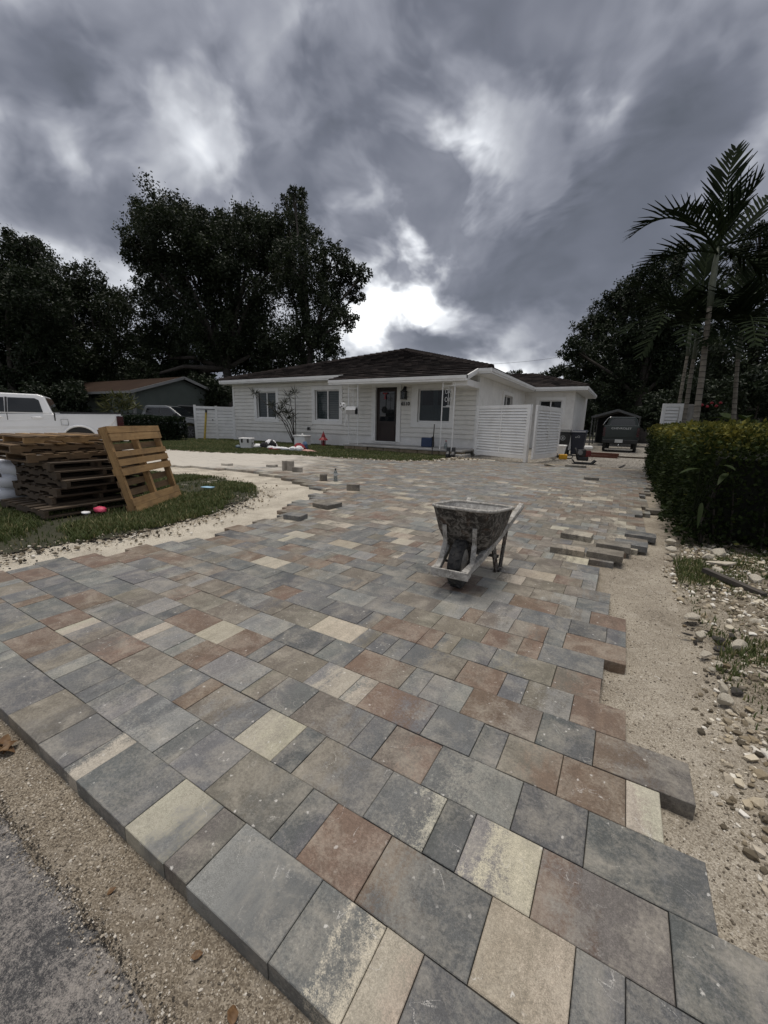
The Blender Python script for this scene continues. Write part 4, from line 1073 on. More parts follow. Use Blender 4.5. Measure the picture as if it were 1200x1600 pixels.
wbw = thing('wheelbarrow', 'cement-crusted steel wheelbarrow parked alone on the new pavers', 'wheelbarrow', (-0.795, 2.32, 0.0), 0.04)
def WB(x, y, z): return Vector((x + 0.795 - 0.795, y, z))
# local frame: x right, y towards the handles, z up; wheel hub at y=0
def loop(y0, y1, hw0, hw1, z0, z1, rad, n=6):
    """rounded rectangle ring; 0 = front, 1 = rear"""
    pts = []
    for cx, cy, a0 in ((1, 1, 0), (-1, 1, 90), (-1, -1, 180), (1, -1, 270)):
        for k in range(n + 1):
            a = R(a0 + 90 * k / n)
            u = cx * 1.0; 
            yy = (y1 - rad if cy > 0 else y0 + rad) + rad * math.sin(a)
            t = (yy - y0) / (y1 - y0)
            hw = hw0 + (hw1 - hw0) * t
            xx = cx * (hw - rad) + rad * math.cos(a)
            pts.append(Vector((xx, yy, z0 + (z1 - z0) * t)))
    return pts
rings_o = [loop(0.07, 0.40, 0.11, 0.13, 0.215, 0.225, 0.07), loop(0.03, 0.44, 0.145, 0.165, 0.25, 0.255, 0.09), loop(-0.03, 0.48, 0.17, 0.195, 0.35, 0.33, 0.10), loop(-0.10, 0.53, 0.19, 0.22, 0.515, 0.44, 0.11)]
def skin(rings, cap_first=True, flip=False):
    b = MB(); n = len(rings[0]); vs = [p for r_ in rings for p in r_]; fs = []
    for i in range(len(rings) - 1):
        for k in range(n): fs.append((i * n + k, i * n + (k + 1) % n, (i + 1) * n + (k + 1) % n, (i + 1) * n + k))
    b.add(vs, fs, True)
    if cap_first: b.f.append(tuple(reversed(range(n)))); b.sm.append(False)
    return b
skin(rings_o).build('tray', M_TRAYO, wbw, fix=False)
def shrink(r_, d, dz):
    c = sum(r_, Vector()) / len(r_)
    return [c + (p - c) * (1 - d / max(0.05, (p - c).length)) + Vector((0, 0, dz)) for p in r_]
rings_i = [shrink(rings_o[0], 0.004, 0.006)] + [shrink(r_, 0.006, 0.002) for r_ in rings_o[1:]]
bi = skin(rings_i); bi.f = [tuple(reversed(f)) for f in bi.f]; bi.build('tray_lining', M_TRAYI, wbw, fix=False)
b = MB(); rim = rings_o[-1] + [rings_o[-1][0], rings_o[-1][1]]; b.tube([p + Vector((0, 0, 0.002)) for p in rim], 0.0105, 7, False); b.build('rim', M_RAIL, wbw)
# hardened lumps of mortar in the tray
b = MB()
for k in range(14):
    x, y = random.uniform(-0.1, 0.1), random.uniform(0.10, 0.36); b.ell((x, y, 0.226), random.uniform(0.015, 0.05), random.uniform(0.015, 0.05), random.uniform(0.006, 0.016), 8, 5, 0.2)
tag(b.build('dried_mortar', M_TRAYI, wbw), kind='stuff')
# wheel
wh = bpy.data.objects.new('wheel', None); COL.objects.link(wh); wh.parent = wbw
wr_ = 0.150
prof = [(wr_ * 0.62, -0.030), (wr_ * 0.80, -0.043), (wr_ * 0.93, -0.038), (wr_, -0.020), (wr_, 0.020), (wr_ * 0.93, 0.038), (wr_ * 0.80, 0.043), (wr_ * 0.62, 0.030)]
b = MB(); b.lathe(prof, 36, o=(0, 0, wr_ + 0.001), axis='x', close=False); b.build('tyre', M_TYRE, wh)
b = MB()
for k in range(36):
    a = 2 * math.pi * k / 36; s_ = 1 if k % 2 else -1
    c = Vector((s_ * 0.016, math.cos(a) * wr_ * 0.995, wr_ + math.sin(a) * wr_ * 0.995)); tdir = Vector((0.55 * s_, -math.sin(a), math.cos(a)))
    b.beam(c - tdir * 0.012, c + tdir * 0.012, 0.030, 0.008, up=(0, math.cos(a), math.sin(a)))
tag(b.build('tread', M_TYRE, wh), kind='stuff')
b = MB(); b.lathe([(wr_ * 0.63, -0.026), (wr_ * 0.45, -0.012), (0.03, -0.016), (0.022, -0.05), (0.022, 0.05), (0.03, 0.016), (wr_ * 0.45, 0.012), (wr_ * 0.63, 0.026)], 24, o=(0, 0, wr_), axis='x'); b.build('rim', M_RAIL, wh)
b = MB(); b.tube([(-0.10, 0, wr_), (0.10, 0, wr_)], 0.009, 8); b.build('axle', M_BLACK, wbw)
for s_ in (-1, 1):
    fr = [Vector((s_ * 0.085, -0.19, 0.150)), Vector((s_ * 0.115, 0.05, 0.188)), Vector((s_ * 0.15, 0.35, 0.255)), Vector((s_ * 0.205, 0.83, 0.402))]
    b = MB()
    for p, q in zip(fr, fr[1:]): b.beam(p, q + (q - p) * 0.01, 0.036, 0.044)
    b.build('handle_rail', M_RAIL, wbw, 0.004)
    b = MB(); b.tube([fr[2].lerp(fr[3], 0.72), fr[3]], 0.0225, 10); b.build('hand_grip', M_RAIL, wbw)
    b = MB(); b.beam((s_ * 0.10, -0.085, 0.170), (s_ * 0.092, -0.035, 0.285), 0.030, 0.007, up=(0, -1, 0.3)); b.beam((s_ * 0.092, -0.035, 0.283), (s_ * 0.095, -0.062, 0.40), 0.026, 0.007, up=(0, -1, 0.3)); b.build('front_brace', M_RAIL, wbw)
    foot = [Vector((s_ * 0.135, 0.27, 0.235)), Vector((s_ * 0.150, 0.38, 0.006)), Vector((s_ * 0.155, 0.47, 0.006)), Vector((s_ * 0.165, 0.55, 0.322))]
    b = MB()
    for p, q in zip(foot, foot[1:]): b.beam(p, q, 0.012, 0.044, up=(0.2, 1, 0.01))
    b.build('leg', M_TRAYO, wbw)
b = MB(); b.beam((-0.15, 0.42, 0.10), (0.15, 0.42, 0.10), 0.02, 0.02); b.build('leg_brace', M_TRAYO, wbw)
b = MB(); b.beam((-0.115, -0.205, 0.146), (0.115, -0.205, 0.146), 0.012, 0.05); b.beam((-0.105, -0.20, 0.146), (-0.105, -0.13, 0.152), 0.012, 0.05); b.beam((0.105, -0.20, 0.146), (0.105, -0.13, 0.152), 0.012, 0.05); b.build('nose_bar', M_RAIL, wbw, 0.003)

# ================================================================== PALLETS
M_WOODN = wood_mat('pallet_wood_new', (0.30, 0.175, 0.070), (0.47, 0.30, 0.135), (0.085, 0.055, 0.032), dark=0.75)
M_WOODO = wood_mat('pallet_wood_old', (0.060, 0.042, 0.026), (0.125, 0.088, 0.055), (0.022, 0.017, 0.013), dark=0.8)
M_WOODM = wood_mat('pallet_wood_mid', (0.14, 0.088, 0.044), (0.235, 0.155, 0.082), (0.04, 0.028, 0.019), dark=0.75)
M_WOODG = wood_mat('weathered_grey_wood', (0.045, 0.038, 0.032), (0.10, 0.088, 0.075), (0.03, 0.026, 0.022), dark=0.6)
M_WOODR = wood_mat('red_brown_plank', (0.10, 0.035, 0.022), (0.16, 0.06, 0.035), (0.05, 0.02, 0.014), dark=0.5)
def board(name, x0, x1, y0, y1, z0, z1, mat, parent, notch=None):
    """timber with its grain along the longer side; notch = list of (a, b) cut-outs along the lower edge"""
    b = MB()
    alongx = (x1 - x0) > (y1 - y0)
    if notch:
        a0, a1 = (x0, x1) if alongx else (y0, y1)
        poly = [(a0, z0)]
        for a, c in notch: poly += [(a, z0), (a + 0.02, z0 + (z1 - z0) * 0.45), (c - 0.02, z0 + (z1 - z0) * 0.45), (c, z0)]
        poly += [(a1, z0), (a1, z1), (a0, z1)]
        poly = poly[1:] if poly[0] == poly[1] else poly
        if alongx: b.prism(poly, lambda u, v, t: Vector((u, t, v)), y0, y1)
        else: b.prism(poly, lambda u, v, t: Vector((t, u, v)), x0, x1)
    else: b.bx(x0, x1, y0, y1, z0, z1)
    o = b.build(name, mat, parent, 0.0)
    v = np.array([tuple(q.co) for q in o.data.vertices])
    g_ = v * (np.array([3.0, 45, 45]) if alongx else np.array([45, 3.0, 45])) + rng.uniform(0, 50, 3)
    o.data.attributes.new('grain', 'FLOAT_VECTOR', 'POINT').data.foreach_set('vector', g_.astype(np.float32).ravel())
    return o
def make_pallet(name, mat, mat2, W, L, H, label, loc, rz, stringer='y', nb_top=7, group='stacked shipping pallets', top_idx=None):
    """origin at the near (+x, -y) corner; extends to -x and +y. stringer: axis the stringers run along"""
    t = thing(name, label, 'pallet', loc, rz, group)
    bt = 0.016; sh = H - 2 * bt
    X0, X1, Y0_, Y1 = -W, 0.0, 0.0, L
    def J(v=0.004): return random.uniform(-v, v)
    for k in range(3):
        if stringer == 'y':
            xc = [X0 + 0.02, (X0 + X1) / 2, X1 - 0.02][k]
            board('stringer', xc - 0.018, xc + 0.018, Y0_ + J(), Y1 + J(), bt, bt + sh, mat, t, [(Y0_ + 0.17 * L, Y0_ + 0.38 * L), (Y0_ + 0.62 * L, Y0_ + 0.83 * L)])
        else:
            yc = [Y0_ + 0.02, (Y0_ + Y1) / 2, Y1 - 0.02][k]
            board('stringer', X0 + J(), X1 + J(), yc - 0.018, yc + 0.018, bt, bt + sh, mat, t, [(X0 + 0.17 * W, X0 + 0.38 * W), (X0 + 0.62 * W, X0 + 0.83 * W)])
    for lvl, n in ((1, nb_top), (0, 4)):
        z = H - bt + 0.0005 if lvl else -0.0005
        for k in range(n):
            if lvl and top_idx is not None and k not in top_idx: continue
            f = (k + 0.5) / n
            bw = 0.085 + J(0.008)
            if stringer == 'y':
                yc = Y0_ + bw / 2 + f * 0 + (L - bw) * (k / (n - 1)) + J(0.008)
                board('deck_board', X0 - J(), X1 + J(), yc - bw / 2, yc + bw / 2, z, z + bt, random.choice([mat, mat2]), t)
            else:
                xc = X0 + bw / 2 + (W - bw) * (k / (n - 1)) + J(0.008)
                board('deck_board', xc - bw / 2, xc + bw / 2, Y0_ + J(), Y1 + J(), z, z + bt, random.choice([mat, mat2]), t)
    return t
PH = 0.086
stack = [((-4.81, 1.62), 0.03, 'x', 'lowest pallet, lying on the grass under the whole stack', M_WOODO), ((-4.99, 1.76), -0.02, 'x', 'second pallet from the grass in the stack', M_WOODO), ((-4.95, 1.80), 0.04, 'x', 'third pallet from the grass in the stack', M_WOODO),
         ((-4.86, 1.86), 0.08, 'x', 'fourth pallet from the grass in the stack', M_WOODO), ((-4.96, 1.82), 0.02, 'x', 'fifth pallet from the grass, middle of the stack', M_WOODO), ((-5.02, 1.80), 0.0, 'x', 'fourth pallet from the top of the stack, dark and weathered', M_WOODO),
         ((-5.16, 1.68), 0.03, 'y', 'third pallet from the top of the stack, with notched side board', M_WOODM), ((-5.30, 1.60), -0.04, 'y', 'second pallet from the top of the stack', M_WOODM), ((-5.24, 1.70), 0.02, 'y', 'topmost light brown pallet of the stack by the white pickup', M_WOODN)]
for k, ((x, y), rz, st, lb, mt_) in enumerate(stack):
    make_pallet('shipping_pallet', mt_, M_WOODO if mt_ is M_WOODO else M_WOODM, 1.0, 0.92, PH, lb, (x, y, k * (PH + 0.001)), rz, st)
# leaning pallet: boards face the driveway
lean = bpy.data.objects.new('leaning_pallet', None); COL.objects.link(lean)
tag(lean, 'light brown pallet leaning upright against the right side of the pallet stack', 'pallet')
th, ti = 2.1215, 0.246
u = Vector((math.cos(th), math.sin(th), 0)); n_ = Vector((-math.sin(th), math.cos(th), 0)); v_ = math.cos(ti) * Vector((0, 0, 1)) + math.sin(ti) * n_
wn_ = u.cross(v_).normalized()      # faces the camera side
mm = Matrix.Identity(4)
for i in range(3): mm[i][0] = u[i]; mm[i][1] = v_[i]; mm[i][2] = wn_[i]; mm[i][3] = (-4.40, 2.285, 0.0)[i]
lean.matrix_world = mm
WL, LL, TH = 1.0, 0.93, 0.10
for xc in (0.022, 0.5, 0.978):
    board('stringer', xc - 0.021, xc + 0.021, 0.0, LL, -TH + 0.018, -0.018, M_WOODN, lean)
for yc, hh in ((0.035, 0.075), (0.115, 0.08), (0.445, 0.075), (0.545, 0.07), (0.635, 0.062), (0.815, 0.078), (0.895, 0.07)):
    board('front_board', random.uniform(-0.012, 0.012), WL + random.uniform(-0.012, 0.012), yc - hh / 2, yc + hh / 2, -0.0175, 0.0, M_WOODN, lean)
for yc in (0.06, 0.22, 0.33, 0.46, 0.60, 0.72, 0.88):
    board('back_board', 0.0, WL, yc - 0.035, yc + 0.035, -TH, -TH + 0.0175, random.choice([M_WOODN, M_WOODM]), lean)

# ================================================================== PICKUPS
def carpaint(name, col, rough=0.28):
    mt, nt, b, o = new_mat(name)
    p = coord(nt, 'Object')
    nt.link(nt.ramp(nt.noise(p, 1.6, 5, 0.6), [(0.3, tuple(c * 0.92 for c in col)), (0.7, col)]), b.inputs['Base Color'])
    b.inputs['Roughness'].default_value = rough
    b.inputs['Coat Weight'].default_value = 0.5; b.inputs['Coat Roughness'].default_value = 0.08
    return mt
M_WPAINT = carpaint('white_car_paint', (0.78, 0.79, 0.80)); M_GPAINT = carpaint('grey_car_paint', (0.13, 0.14, 0.15)); M_GREEN = carpaint('dark_green_car_paint', (0.006, 0.016, 0.014), 0.45)
M_CHROME = simple('chrome', (0.6, 0.6, 0.6), 0.15, 0.05, 10, 0, metal=1.0)
M_RIM = simple('dark_wheel_rim', (0.10, 0.10, 0.105), 0.4, 0.1, 10, 0, metal=0.5)
M_TAIL = simple('tail_light', (0.035, 0.004, 0.005), 0.15, 0.2, 10, 0)
M_HEAD = simple('head_light', (0.5, 0.52, 0.55), 0.1, 0.1, 10, 0)
M_PLATE = simple('number_plate', (0.55, 0.56, 0.55), 0.5, 0.1, 10, 0)
def arch(cx, r_, z0, n=10):
    return [(cx + r_ * math.cos(a), z0 + r_ * math.sin(a)) for a in np.linspace(math.pi, 0, n)]
def pickup(name, label, paint, loc, rz, sc, front=True, hood=True):
    """length along +y (front), x to the right, origin under the middle of the rear bumper; real size 5.8 x 2.0 x 1.95, then scaled"""
    t = thing(name, label, 'pickup truck', loc, rz); t.scale = (sc, sc, sc)
    hw = 0.98
    # body: bed and cab sides as one shell with wheel arches
    lower = [(0.10, 0.52)] + arch(1.25, 0.47, 0.50) + [(1.75, 0.48), (4.40 - 0.5, 0.48)] + arch(4.78, 0.47, 0.50) + [(5.45, 0.50), (5.68, 0.62), (5.72, 0.95), (5.62, 1.16), (4.35, 1.30), (4.15, 1.31), (0.06, 1.42), (0.04, 0.60)]
    def fn(u, v, tt): 
        inset = 0.05 * max(0, (v - 1.15)) / 0.3 + (0.06 if v < 0.55 else 0)
        return Vector((tt * (1 - inset), u, v))
    b = MB(); b.prism(lower, fn, -hw, hw); b.build('body', paint, t, 0.03, 3)
    # cab
    cab = [(1.86, 1.36), (1.90, 1.42), (2.06, 1.90), (2.22, 1.955), (3.30, 1.96), (3.55, 1.90), (4.32, 1.34)]
    def fc_(u, v, tt):
        k = 1 - 0.20 * max(0, (v - 1.36)) / 0.6
        return Vector((tt * k, u, v))
    b = MB(); b.prism(cab, fc_, -hw * 0.965, hw * 0.965); b.build('cab', paint, t, 0.05, 3)
    for s_ in (-1, 1):
        def fs(u, v, off=0.012):
            k = 1 - 0.20 * max(0, (v - 1.36)) / 0.6
            return Vector((s_ * (hw * 0.965 * k + off), u, v))
        for win in ([(2.12, 1.40), (2.95, 1.395), (2.93, 1.83), (2.30, 1.83), (2.20, 1.78)], [(3.03, 1.395), (4.02, 1.385), (3.60, 1.78), (3.45, 1.83), (3.02, 1.83)]):
            b = MB(); b.add([fs(a, c) for a, c in win], [tuple(range(len(win)))]); b.build('side_window', M_GLASSDARK, t, fix=False)
        b = MB(); b.beam(fs(2.99, 1.39, 0.006), fs(2.97, 1.84, 0.006), 0.05, 0.02, up=(1, 0, 0)); b.build('window_pillar', M_BLACK, t)
        for y in (2.98, 4.02):
            b = MB(); b.add([Vector((s_ * (hw + 0.003), y - 0.008, 0.58)), Vector((s_ * (hw + 0.003), y + 0.008, 0.58)), Vector((s_ * (hw - 0.025), y + 0.008, 1.36)), Vector((s_ * (hw - 0.025), y - 0.008, 1.36))], [(0, 1, 2, 3)]); b.build('door_seam', M_BLACK, t, fix=False)
        b = MB(); b.add([Vector((s_ * (hw + 0.004), 1.83, 0.52)), Vector((s_ * (hw + 0.004), 1.865, 0.52)), Vector((s_ * (hw - 0.028), 1.865, 1.40)), Vector((s_ * (hw - 0.028), 1.83, 1.40))], [(0, 1, 2, 3)]); b.build('bed_gap', M_BLACK, t, fix=False)
        for y in (2.28, 3.22):
            b = MB(); b.tube([(s_ * (hw + 0.0), y - 0.13, 1.24), (s_ * (hw + 0.035), y - 0.09, 1.245), (s_ * (hw + 0.035), y + 0.09, 1.245), (s_ * (hw + 0.0), y + 0.13, 1.24)], 0.022, 6); b.build('door_handle', paint, t)
        b = MB(); pts = [Vector((s_ * (hw + 0.012), a, c)) for a, c in arch(1.25, 0.50, 0.50, 16)]; b.tube(pts, 0.035, 6); b.build('arch_flare', paint, t)
        b = MB(); b.bx(s_ * hw - 0.10 if s_ > 0 else -hw - 0.012, hw + 0.012 if s_ > 0 else -hw + 0.10, 0.0, 0.20, 0.92, 1.34); b.build('tail_light', M_TAIL, t, 0.02)
        b = MB(); b.bx(min(s_ * 0.55, s_ * 0.93), max(s_ * 0.55, s_ * 0.93), 5.55, 5.73, 0.92, 1.10); b.build('head_light', M_HEAD, t, 0.02)
        b = MB(); b.bx(min(s_ * 0.98, s_ * 1.22), max(s_ * 0.98, s_ * 1.22), 3.95, 4.10, 1.30, 1.52); b.build('mirror', M_BLACK, t, 0.03)
        for y in (1.25, 4.78):
            wv = bpy.data.objects.new('wheel', None); COL.objects.link(wv); wv.parent = t; wv.location = (s_ * 0.83, y, 0.40)
            b = MB(); b.lathe([(0.25, -0.12), (0.36, -0.13), (0.40, -0.09), (0.40, 0.09), (0.36, 0.13), (0.25, 0.12)], 28, axis='x'); b.build('tyre', M_TYRE, wv)
            b = MB(); b.lathe([(0.26, -0.10), (0.23, 0.0), (0.05, s_ * 0.05 + 0.0), (0.05, s_ * 0.10), (0.0, s_ * 0.10)], 20, axis='x', close=False)
            for k in range(6):
                a = k * math.pi / 3; b.beam((s_ * 0.11, 0, 0), (s_ * 0.11, 0.24 * math.cos(a), 0.24 * math.sin(a)), 0.06, 0.03, up=(1, 0, 0))
            b.build('rim', M_RIM, wv)
        b = MB(); b.lathe([(0.46, s_ * 0.55), (0.46, s_ * 0.90)], 20, o=(0, 1.25, 0.50), axis='x'); b.build('arch_liner', M_BLACK, t)
    b = MB()
    for s_ in (-1, 1): b.beam((s_ * 0.90, 0.08, 1.435), (s_ * 0.90, 1.84, 1.425), 0.12, 0.03)
    b.beam((-0.90, 0.08, 1.435), (0.90, 0.08, 1.435), 0.08, 0.03); b.build('bed_rail', M_BLACKPL, t)
    b = MB(); b.add([(-0.86, 1.905, 1.42), (0.86, 1.905, 1.42), (0.74, 2.05, 1.86), (-0.74, 2.05, 1.86)], [(0, 1, 2, 3)]); b.v = [(x, y - 0.02, z) for x, y, z in b.v]; b.build('rear_window', M_GLASSDARK, t, fix=False)
    b = MB(); b.add([(-0.86, 4.30, 1.375), (0.86, 4.30, 1.375), (0.72, 3.60, 1.885), (-0.72, 3.60, 1.885)], [(0, 1, 2, 3)]); b.v = [(x, y + 0.015, z + 0.02) for x, y, z in b.v]; b.build('windscreen', M_GLASSDARK, t, fix=False)
    MB().bx(-0.95, 0.95, -0.10, 0.08, 0.50, 0.70).build('rear_bumper', M_CHROME, t, 0.03)
    MB().bx(-0.96, 0.96, 5.60, 5.80, 0.45, 0.68).build('front_bumper', M_CHROME, t, 0.03)
    MB().bx(-0.50, 0.50, 5.66, 5.74, 0.74, 1.10).build('grille', M_BLACK, t, 0.02)
    MB().bx(-0.72, 0.72, 0.02, 0.06, 0.72, 1.36).build('tailgate', paint, t, 0.02)
    return t
hd = Vector((-0.45, -0.893, 0)).normalized()
rz_w = math.atan2(-hd.x, hd.y)
sw = 0.80
nearcorner = Vector((-11.93, 6.1, 0)); leftn = Vector((-hd.y, hd.x, 0))      # the truck's own left points at the driveway
cen = nearcorner - leftn * 0.98 * sw
tw = pickup('pickup_truck', 'white crew cab pickup parked behind the pallet stack', M_WPAINT, (cen.x, cen.y, -0.06), rz_w, sw)
b = MB(); b.prism([(-1.03, 0.985), (-1.03, 0.985 + 0.0)] + [], lambda u, v, t: Vector((0, 0, 0)), 0, 1) if False else None
b = MB(); b.tube([(-0.992, 1.52, 1.02), (-0.992, 1.70, 1.02), (-0.985, 1.70, 1.20), (-0.985, 1.52, 1.20), (-0.992, 1.52, 1.02)], 0.006, 5); b.build('fuel_flap', M_BLACK, tw)
hd2 = Vector((0.86, 0.51, 0)).normalized()
pickup('pickup_truck', "dark grey pickup parked in front of the neighbour's house behind the clipped hedge", M_GPAINT, (-23.5, 11.85, -0.06), math.atan2(-hd2.x, hd2.y), 0.86)

# ================================================================== DARK GREEN TRUCK UNDER THE CARPORT
gt_ = thing('pickup_truck', 'old dark green pickup backed under the carport at the end of the drive', 'pickup truck', (-0.22, 21.5, -0.06))
b = MB(); b.prism([(-0.70, 0.42), (0.70, 0.42), (0.72, 0.80), (0.70, 1.20), (-0.70, 1.20), (-0.72, 0.80)], lambda u, v, t: Vector((u, t, v)), 0.0, 1.9); b.build('bed', M_GREEN, gt_, 0.03)
b = MB(); b.prism([(-0.70, 0.42), (0.70, 0.42), (0.72, 0.85), (0.69, 1.20), (0.60, 1.52), (0.50, 1.62), (-0.50, 1.62), (-0.60, 1.52), (-0.69, 1.20), (-0.72, 0.85)], lambda u, v, t: Vector((u, t, v)), 1.92, 3.5); b.build('cab', M_GREEN, gt_, 0.04)
MB().bx(-0.70, 0.70, 3.5, 4.6, 0.42, 1.15).build('bonnet', M_GREEN, gt_, 0.06)
MB().bx(-0.67, 0.67, -0.03, 0.02, 0.66, 1.20).build('tailgate', M_GREEN, gt_, 0.015)
for z_ in (0.86, 0.96): MB().bx(-0.60, 0.60, -0.042, -0.02, z_, z_ + 0.02).build('tailgate_rib', M_GREEN, gt_)
o = link_mesh('tailgate_lettering', text_mesh('CHEVROLET', 0.115, 0.004), M_PLATE, gt_); o.location = (0.0, -0.036, 1.065); o.rotation_euler = (R(90), 0, 0); o.scale = (1.25, 1, 1)
b = MB(); b.add([(-0.55, 1.90, 1.22), (0.55, 1.90, 1.22), (0.47, 1.90, 1.53), (-0.47, 1.90, 1.53)], [(0, 1, 2, 3)]); b.build('rear_window', M_GLASSDARK, gt_, fix=False)
b = MB(); b.tube([(-0.76, 0.1, 1.20), (-0.72, 0.12, 1.28), (-0.60, 0.12, 1.50), (-0.52, 0.12, 1.56), (-0.40, 0.12, 1.565)], 0.016, 6); b.build('chrome_rail', M_CHROME, gt_)
MB().bx(-0.70, 0.70, -0.14, 0.0, 0.40, 0.56).build('rear_bumper', M_BLACK, gt_, 0.02)
MB().bx(-0.19, 0.12, -0.165, -0.14, 0.43, 0.58).build('number_plate', M_PLATE, gt_)
b = MB(); b.tube([(-0.03, -0.1, 0.40), (-0.03, -0.2, 0.34), (-0.03, -0.2, 0.22)], 0.02, 6); b.build('tow_hitch', M_CHROME, gt_)
for s_ in (-1, 1):
    MB().bx(min(s_ * 0.62, s_ * 0.715), max(s_ * 0.62, s_ * 0.715), -0.035, 0.03, 0.70, 1.10).build('tail_light', M_TAIL, gt_)
    for y in (0.85, 3.9):
        b = MB(); b.lathe([(0.16, -0.09), (0.28, -0.10), (0.31, -0.07), (0.31, 0.07), (0.28, 0.10), (0.16, 0.09)], 24, o=(s_ * 0.60, y, 0.31), axis='x'); b.build('tyre', M_TYRE, gt_)
MB().bx(-0.55, 0.55, -0.05, -0.02, 0.10, 0.16).build('skid_bar', M_CHROME, gt_)
cp = thing('carport', 'grey framed gable carport over the green pickup', 'carport')
M_CP = simple('carport_metal', (0.10, 0.103, 0.103), 0.5, 0.15, 6, 0.1)
CX0, CX1, CZ, CM, CP = -1.96, 0.62, 1.66, -0.60, 2.08
for y in (28.3, 31.0, 33.5):
    for x in (CX0 + 0.05, CX1 - 0.05): MB().bx(x - 0.035, x + 0.035, y - 0.035, y + 0.035, -0.08, CZ).build('post', M_CP, cp)
for s_, xa in ((0, CX0), (1, CX1)):
    b = MB(); b.add([(xa, 28.2, CZ), (CM, 28.2, CP), (CM, 34, CP), (xa, 34, CZ), (xa, 28.2, CZ + 0.05), (CM, 28.2, CP + 0.05), (CM, 34, CP + 0.05), (xa, 34, CZ + 0.05)], [(0, 1, 2, 3), (4, 5, 6, 7), (0, 1, 5, 4), (0, 3, 7, 4)]); b.build('roof_sheet', M_CP, cp)
    b = MB(); b.beam((xa, 28.17, CZ - 0.02), (CM, 28.17, CP - 0.02), 0.05, 0.12); b.build('gable_trim', M_CP, cp)
b = MB(); b.add([(CX0, 34.0, -.08), (CX1, 34.0, -.08), (CX1, 34.0, CZ), (CM, 34.0, CP), (CX0, 34.0, CZ)], [(0, 1, 2, 3, 4)]); b.build('shade_sheet', M_DARK, cp, fix=False)  # black sheet stands in for the shade inside the carport

# ================================================================== BINS AND TOOLS BY THE GATE
M_BINL = simple('bin_dark_grey', (0.016, 0.018, 0.018), 0.5, 0.2, 8, 0.1); M_BINR = simple('bin_dark_blue', (0.012, 0.016, 0.030), 0.5, 0.2, 8, 0.1)
M_DECAL = simple('pale_print', (0.55, 0.57, 0.57), 0.6, 0.1, 10, 0)
def bin_(label, loc, rz, mat, emblem):
    t = thing('wheeled_bin', label, 'bin', loc, rz, 'wheeled rubbish bins')
    b = MB()
    vs = [(-0.20, -0.22, 0.05), (0.20, -0.22, 0.05), (0.20, 0.20, 0.05), (-0.20, 0.20, 0.05), (-0.26, -0.29, 0.86), (0.26, -0.29, 0.86), (0.26, 0.27, 0.90), (-0.26, 0.27, 0.90)]
    b.add(vs, [(3, 2, 1, 0), (4, 5, 6, 7), (0, 1, 5, 4), (1, 2, 6, 5), (2, 3, 7, 6), (3, 0, 4, 7)]); b.build('body', mat, t, 0.03)
    b = MB(); vs = [(-0.28, -0.32, 0.865), (0.28, -0.32, 0.865), (0.28, 0.30, 0.905), (-0.28, 0.30, 0.905), (-0.25, -0.28, 0.93), (0.25, -0.28, 0.93), (0.25, 0.26, 0.97), (-0.25, 0.26, 0.97)]
    b.add(vs, [(3, 2, 1, 0), (4, 5, 6, 7), (0, 1, 5, 4), (1, 2, 6, 5), (2, 3, 7, 6), (3, 0, 4, 7)]); b.build('lid', mat, t, 0.02)
    b = MB(); b.tube([(-0.2, 0.29, 0.90), (-0.2, 0.36, 0.92), (0.2, 0.36, 0.92), (0.2, 0.29, 0.90)], 0.018, 7); b.build('handle', mat, t)
    for s_ in (-1, 1):
        b = MB(); b.lathe([(0.10, -0.03), (0.10, 0.03)], 16, o=(s_ * 0.22, 0.20, 0.10), axis='x'); b.build('wheel', M_BLACKPL, t)
    d = MB(); sl = lambda x, z: (x, -0.22 - (z - 0.05) / 0.81 * 0.07 - 0.006, z)
    if emblem == 'ring':
        n = 24
        vs = [sl(r_ * math.cos(2 * math.pi * k / n), 0.66 + r_ * math.sin(2 * math.pi * k / n)) for r_ in (0.088, 0.075) for k in range(n)]
        d.add(vs, [(k, (k + 1) % n, n + (k + 1) % n, n + k) for k in range(n)])
        d.add([sl(-0.035, 0.70), sl(0.035, 0.70), sl(0.022, 0.665), sl(-0.022, 0.665)], [(0, 1, 2, 3)])
        d.add([sl(-0.04, 0.62), sl(0.04, 0.62), sl(0.03, 0.64), sl(0, 0.65), sl(-0.03, 0.64)], [(0, 1, 2, 3, 4)])
    else:
        for a0 in (20, 140, 260):
            pts = [(0.055 * math.cos(R(a0 + k * 18)) + 0.02, 0.72 + 0.04 * math.sin(R(a0 + k * 18))) for k in range(6)]
            for (x, z_), (x2, z2) in zip(pts, pts[1:]): d.add([sl(x, z_), sl(x2, z2), sl(0.02 + (x2 - 0.02) * 0.65, 0.72 + (z2 - 0.72) * 0.65), sl(0.02 + (x - 0.02) * 0.65, 0.72 + (z_ - 0.72) * 0.65)], [(0, 1, 2, 3)])
        d.add([sl(-0.09, 0.685), sl(-0.05, 0.685), sl(-0.05, 0.71), sl(-0.09, 0.71)], [(0, 1, 2, 3)])
    d.build('emblem', M_DECAL, t, fix=False)
    return t
bin_('dark grey wheeled bin with a round emblem behind the white gate', (-2.08, 17.15, -0.06), 0.06, M_BINL, 'ring')
bin_('dark blue wheeled bin with a recycling emblem, right of the grey bin', (-1.55, 17.35, -0.06), -0.03, M_BINR, 'rec')
tub = thing('white_tub', 'white ribbed plastic tub between the gate leaf and the bins', 'tub', (-1.99, 15.5, -0.06))
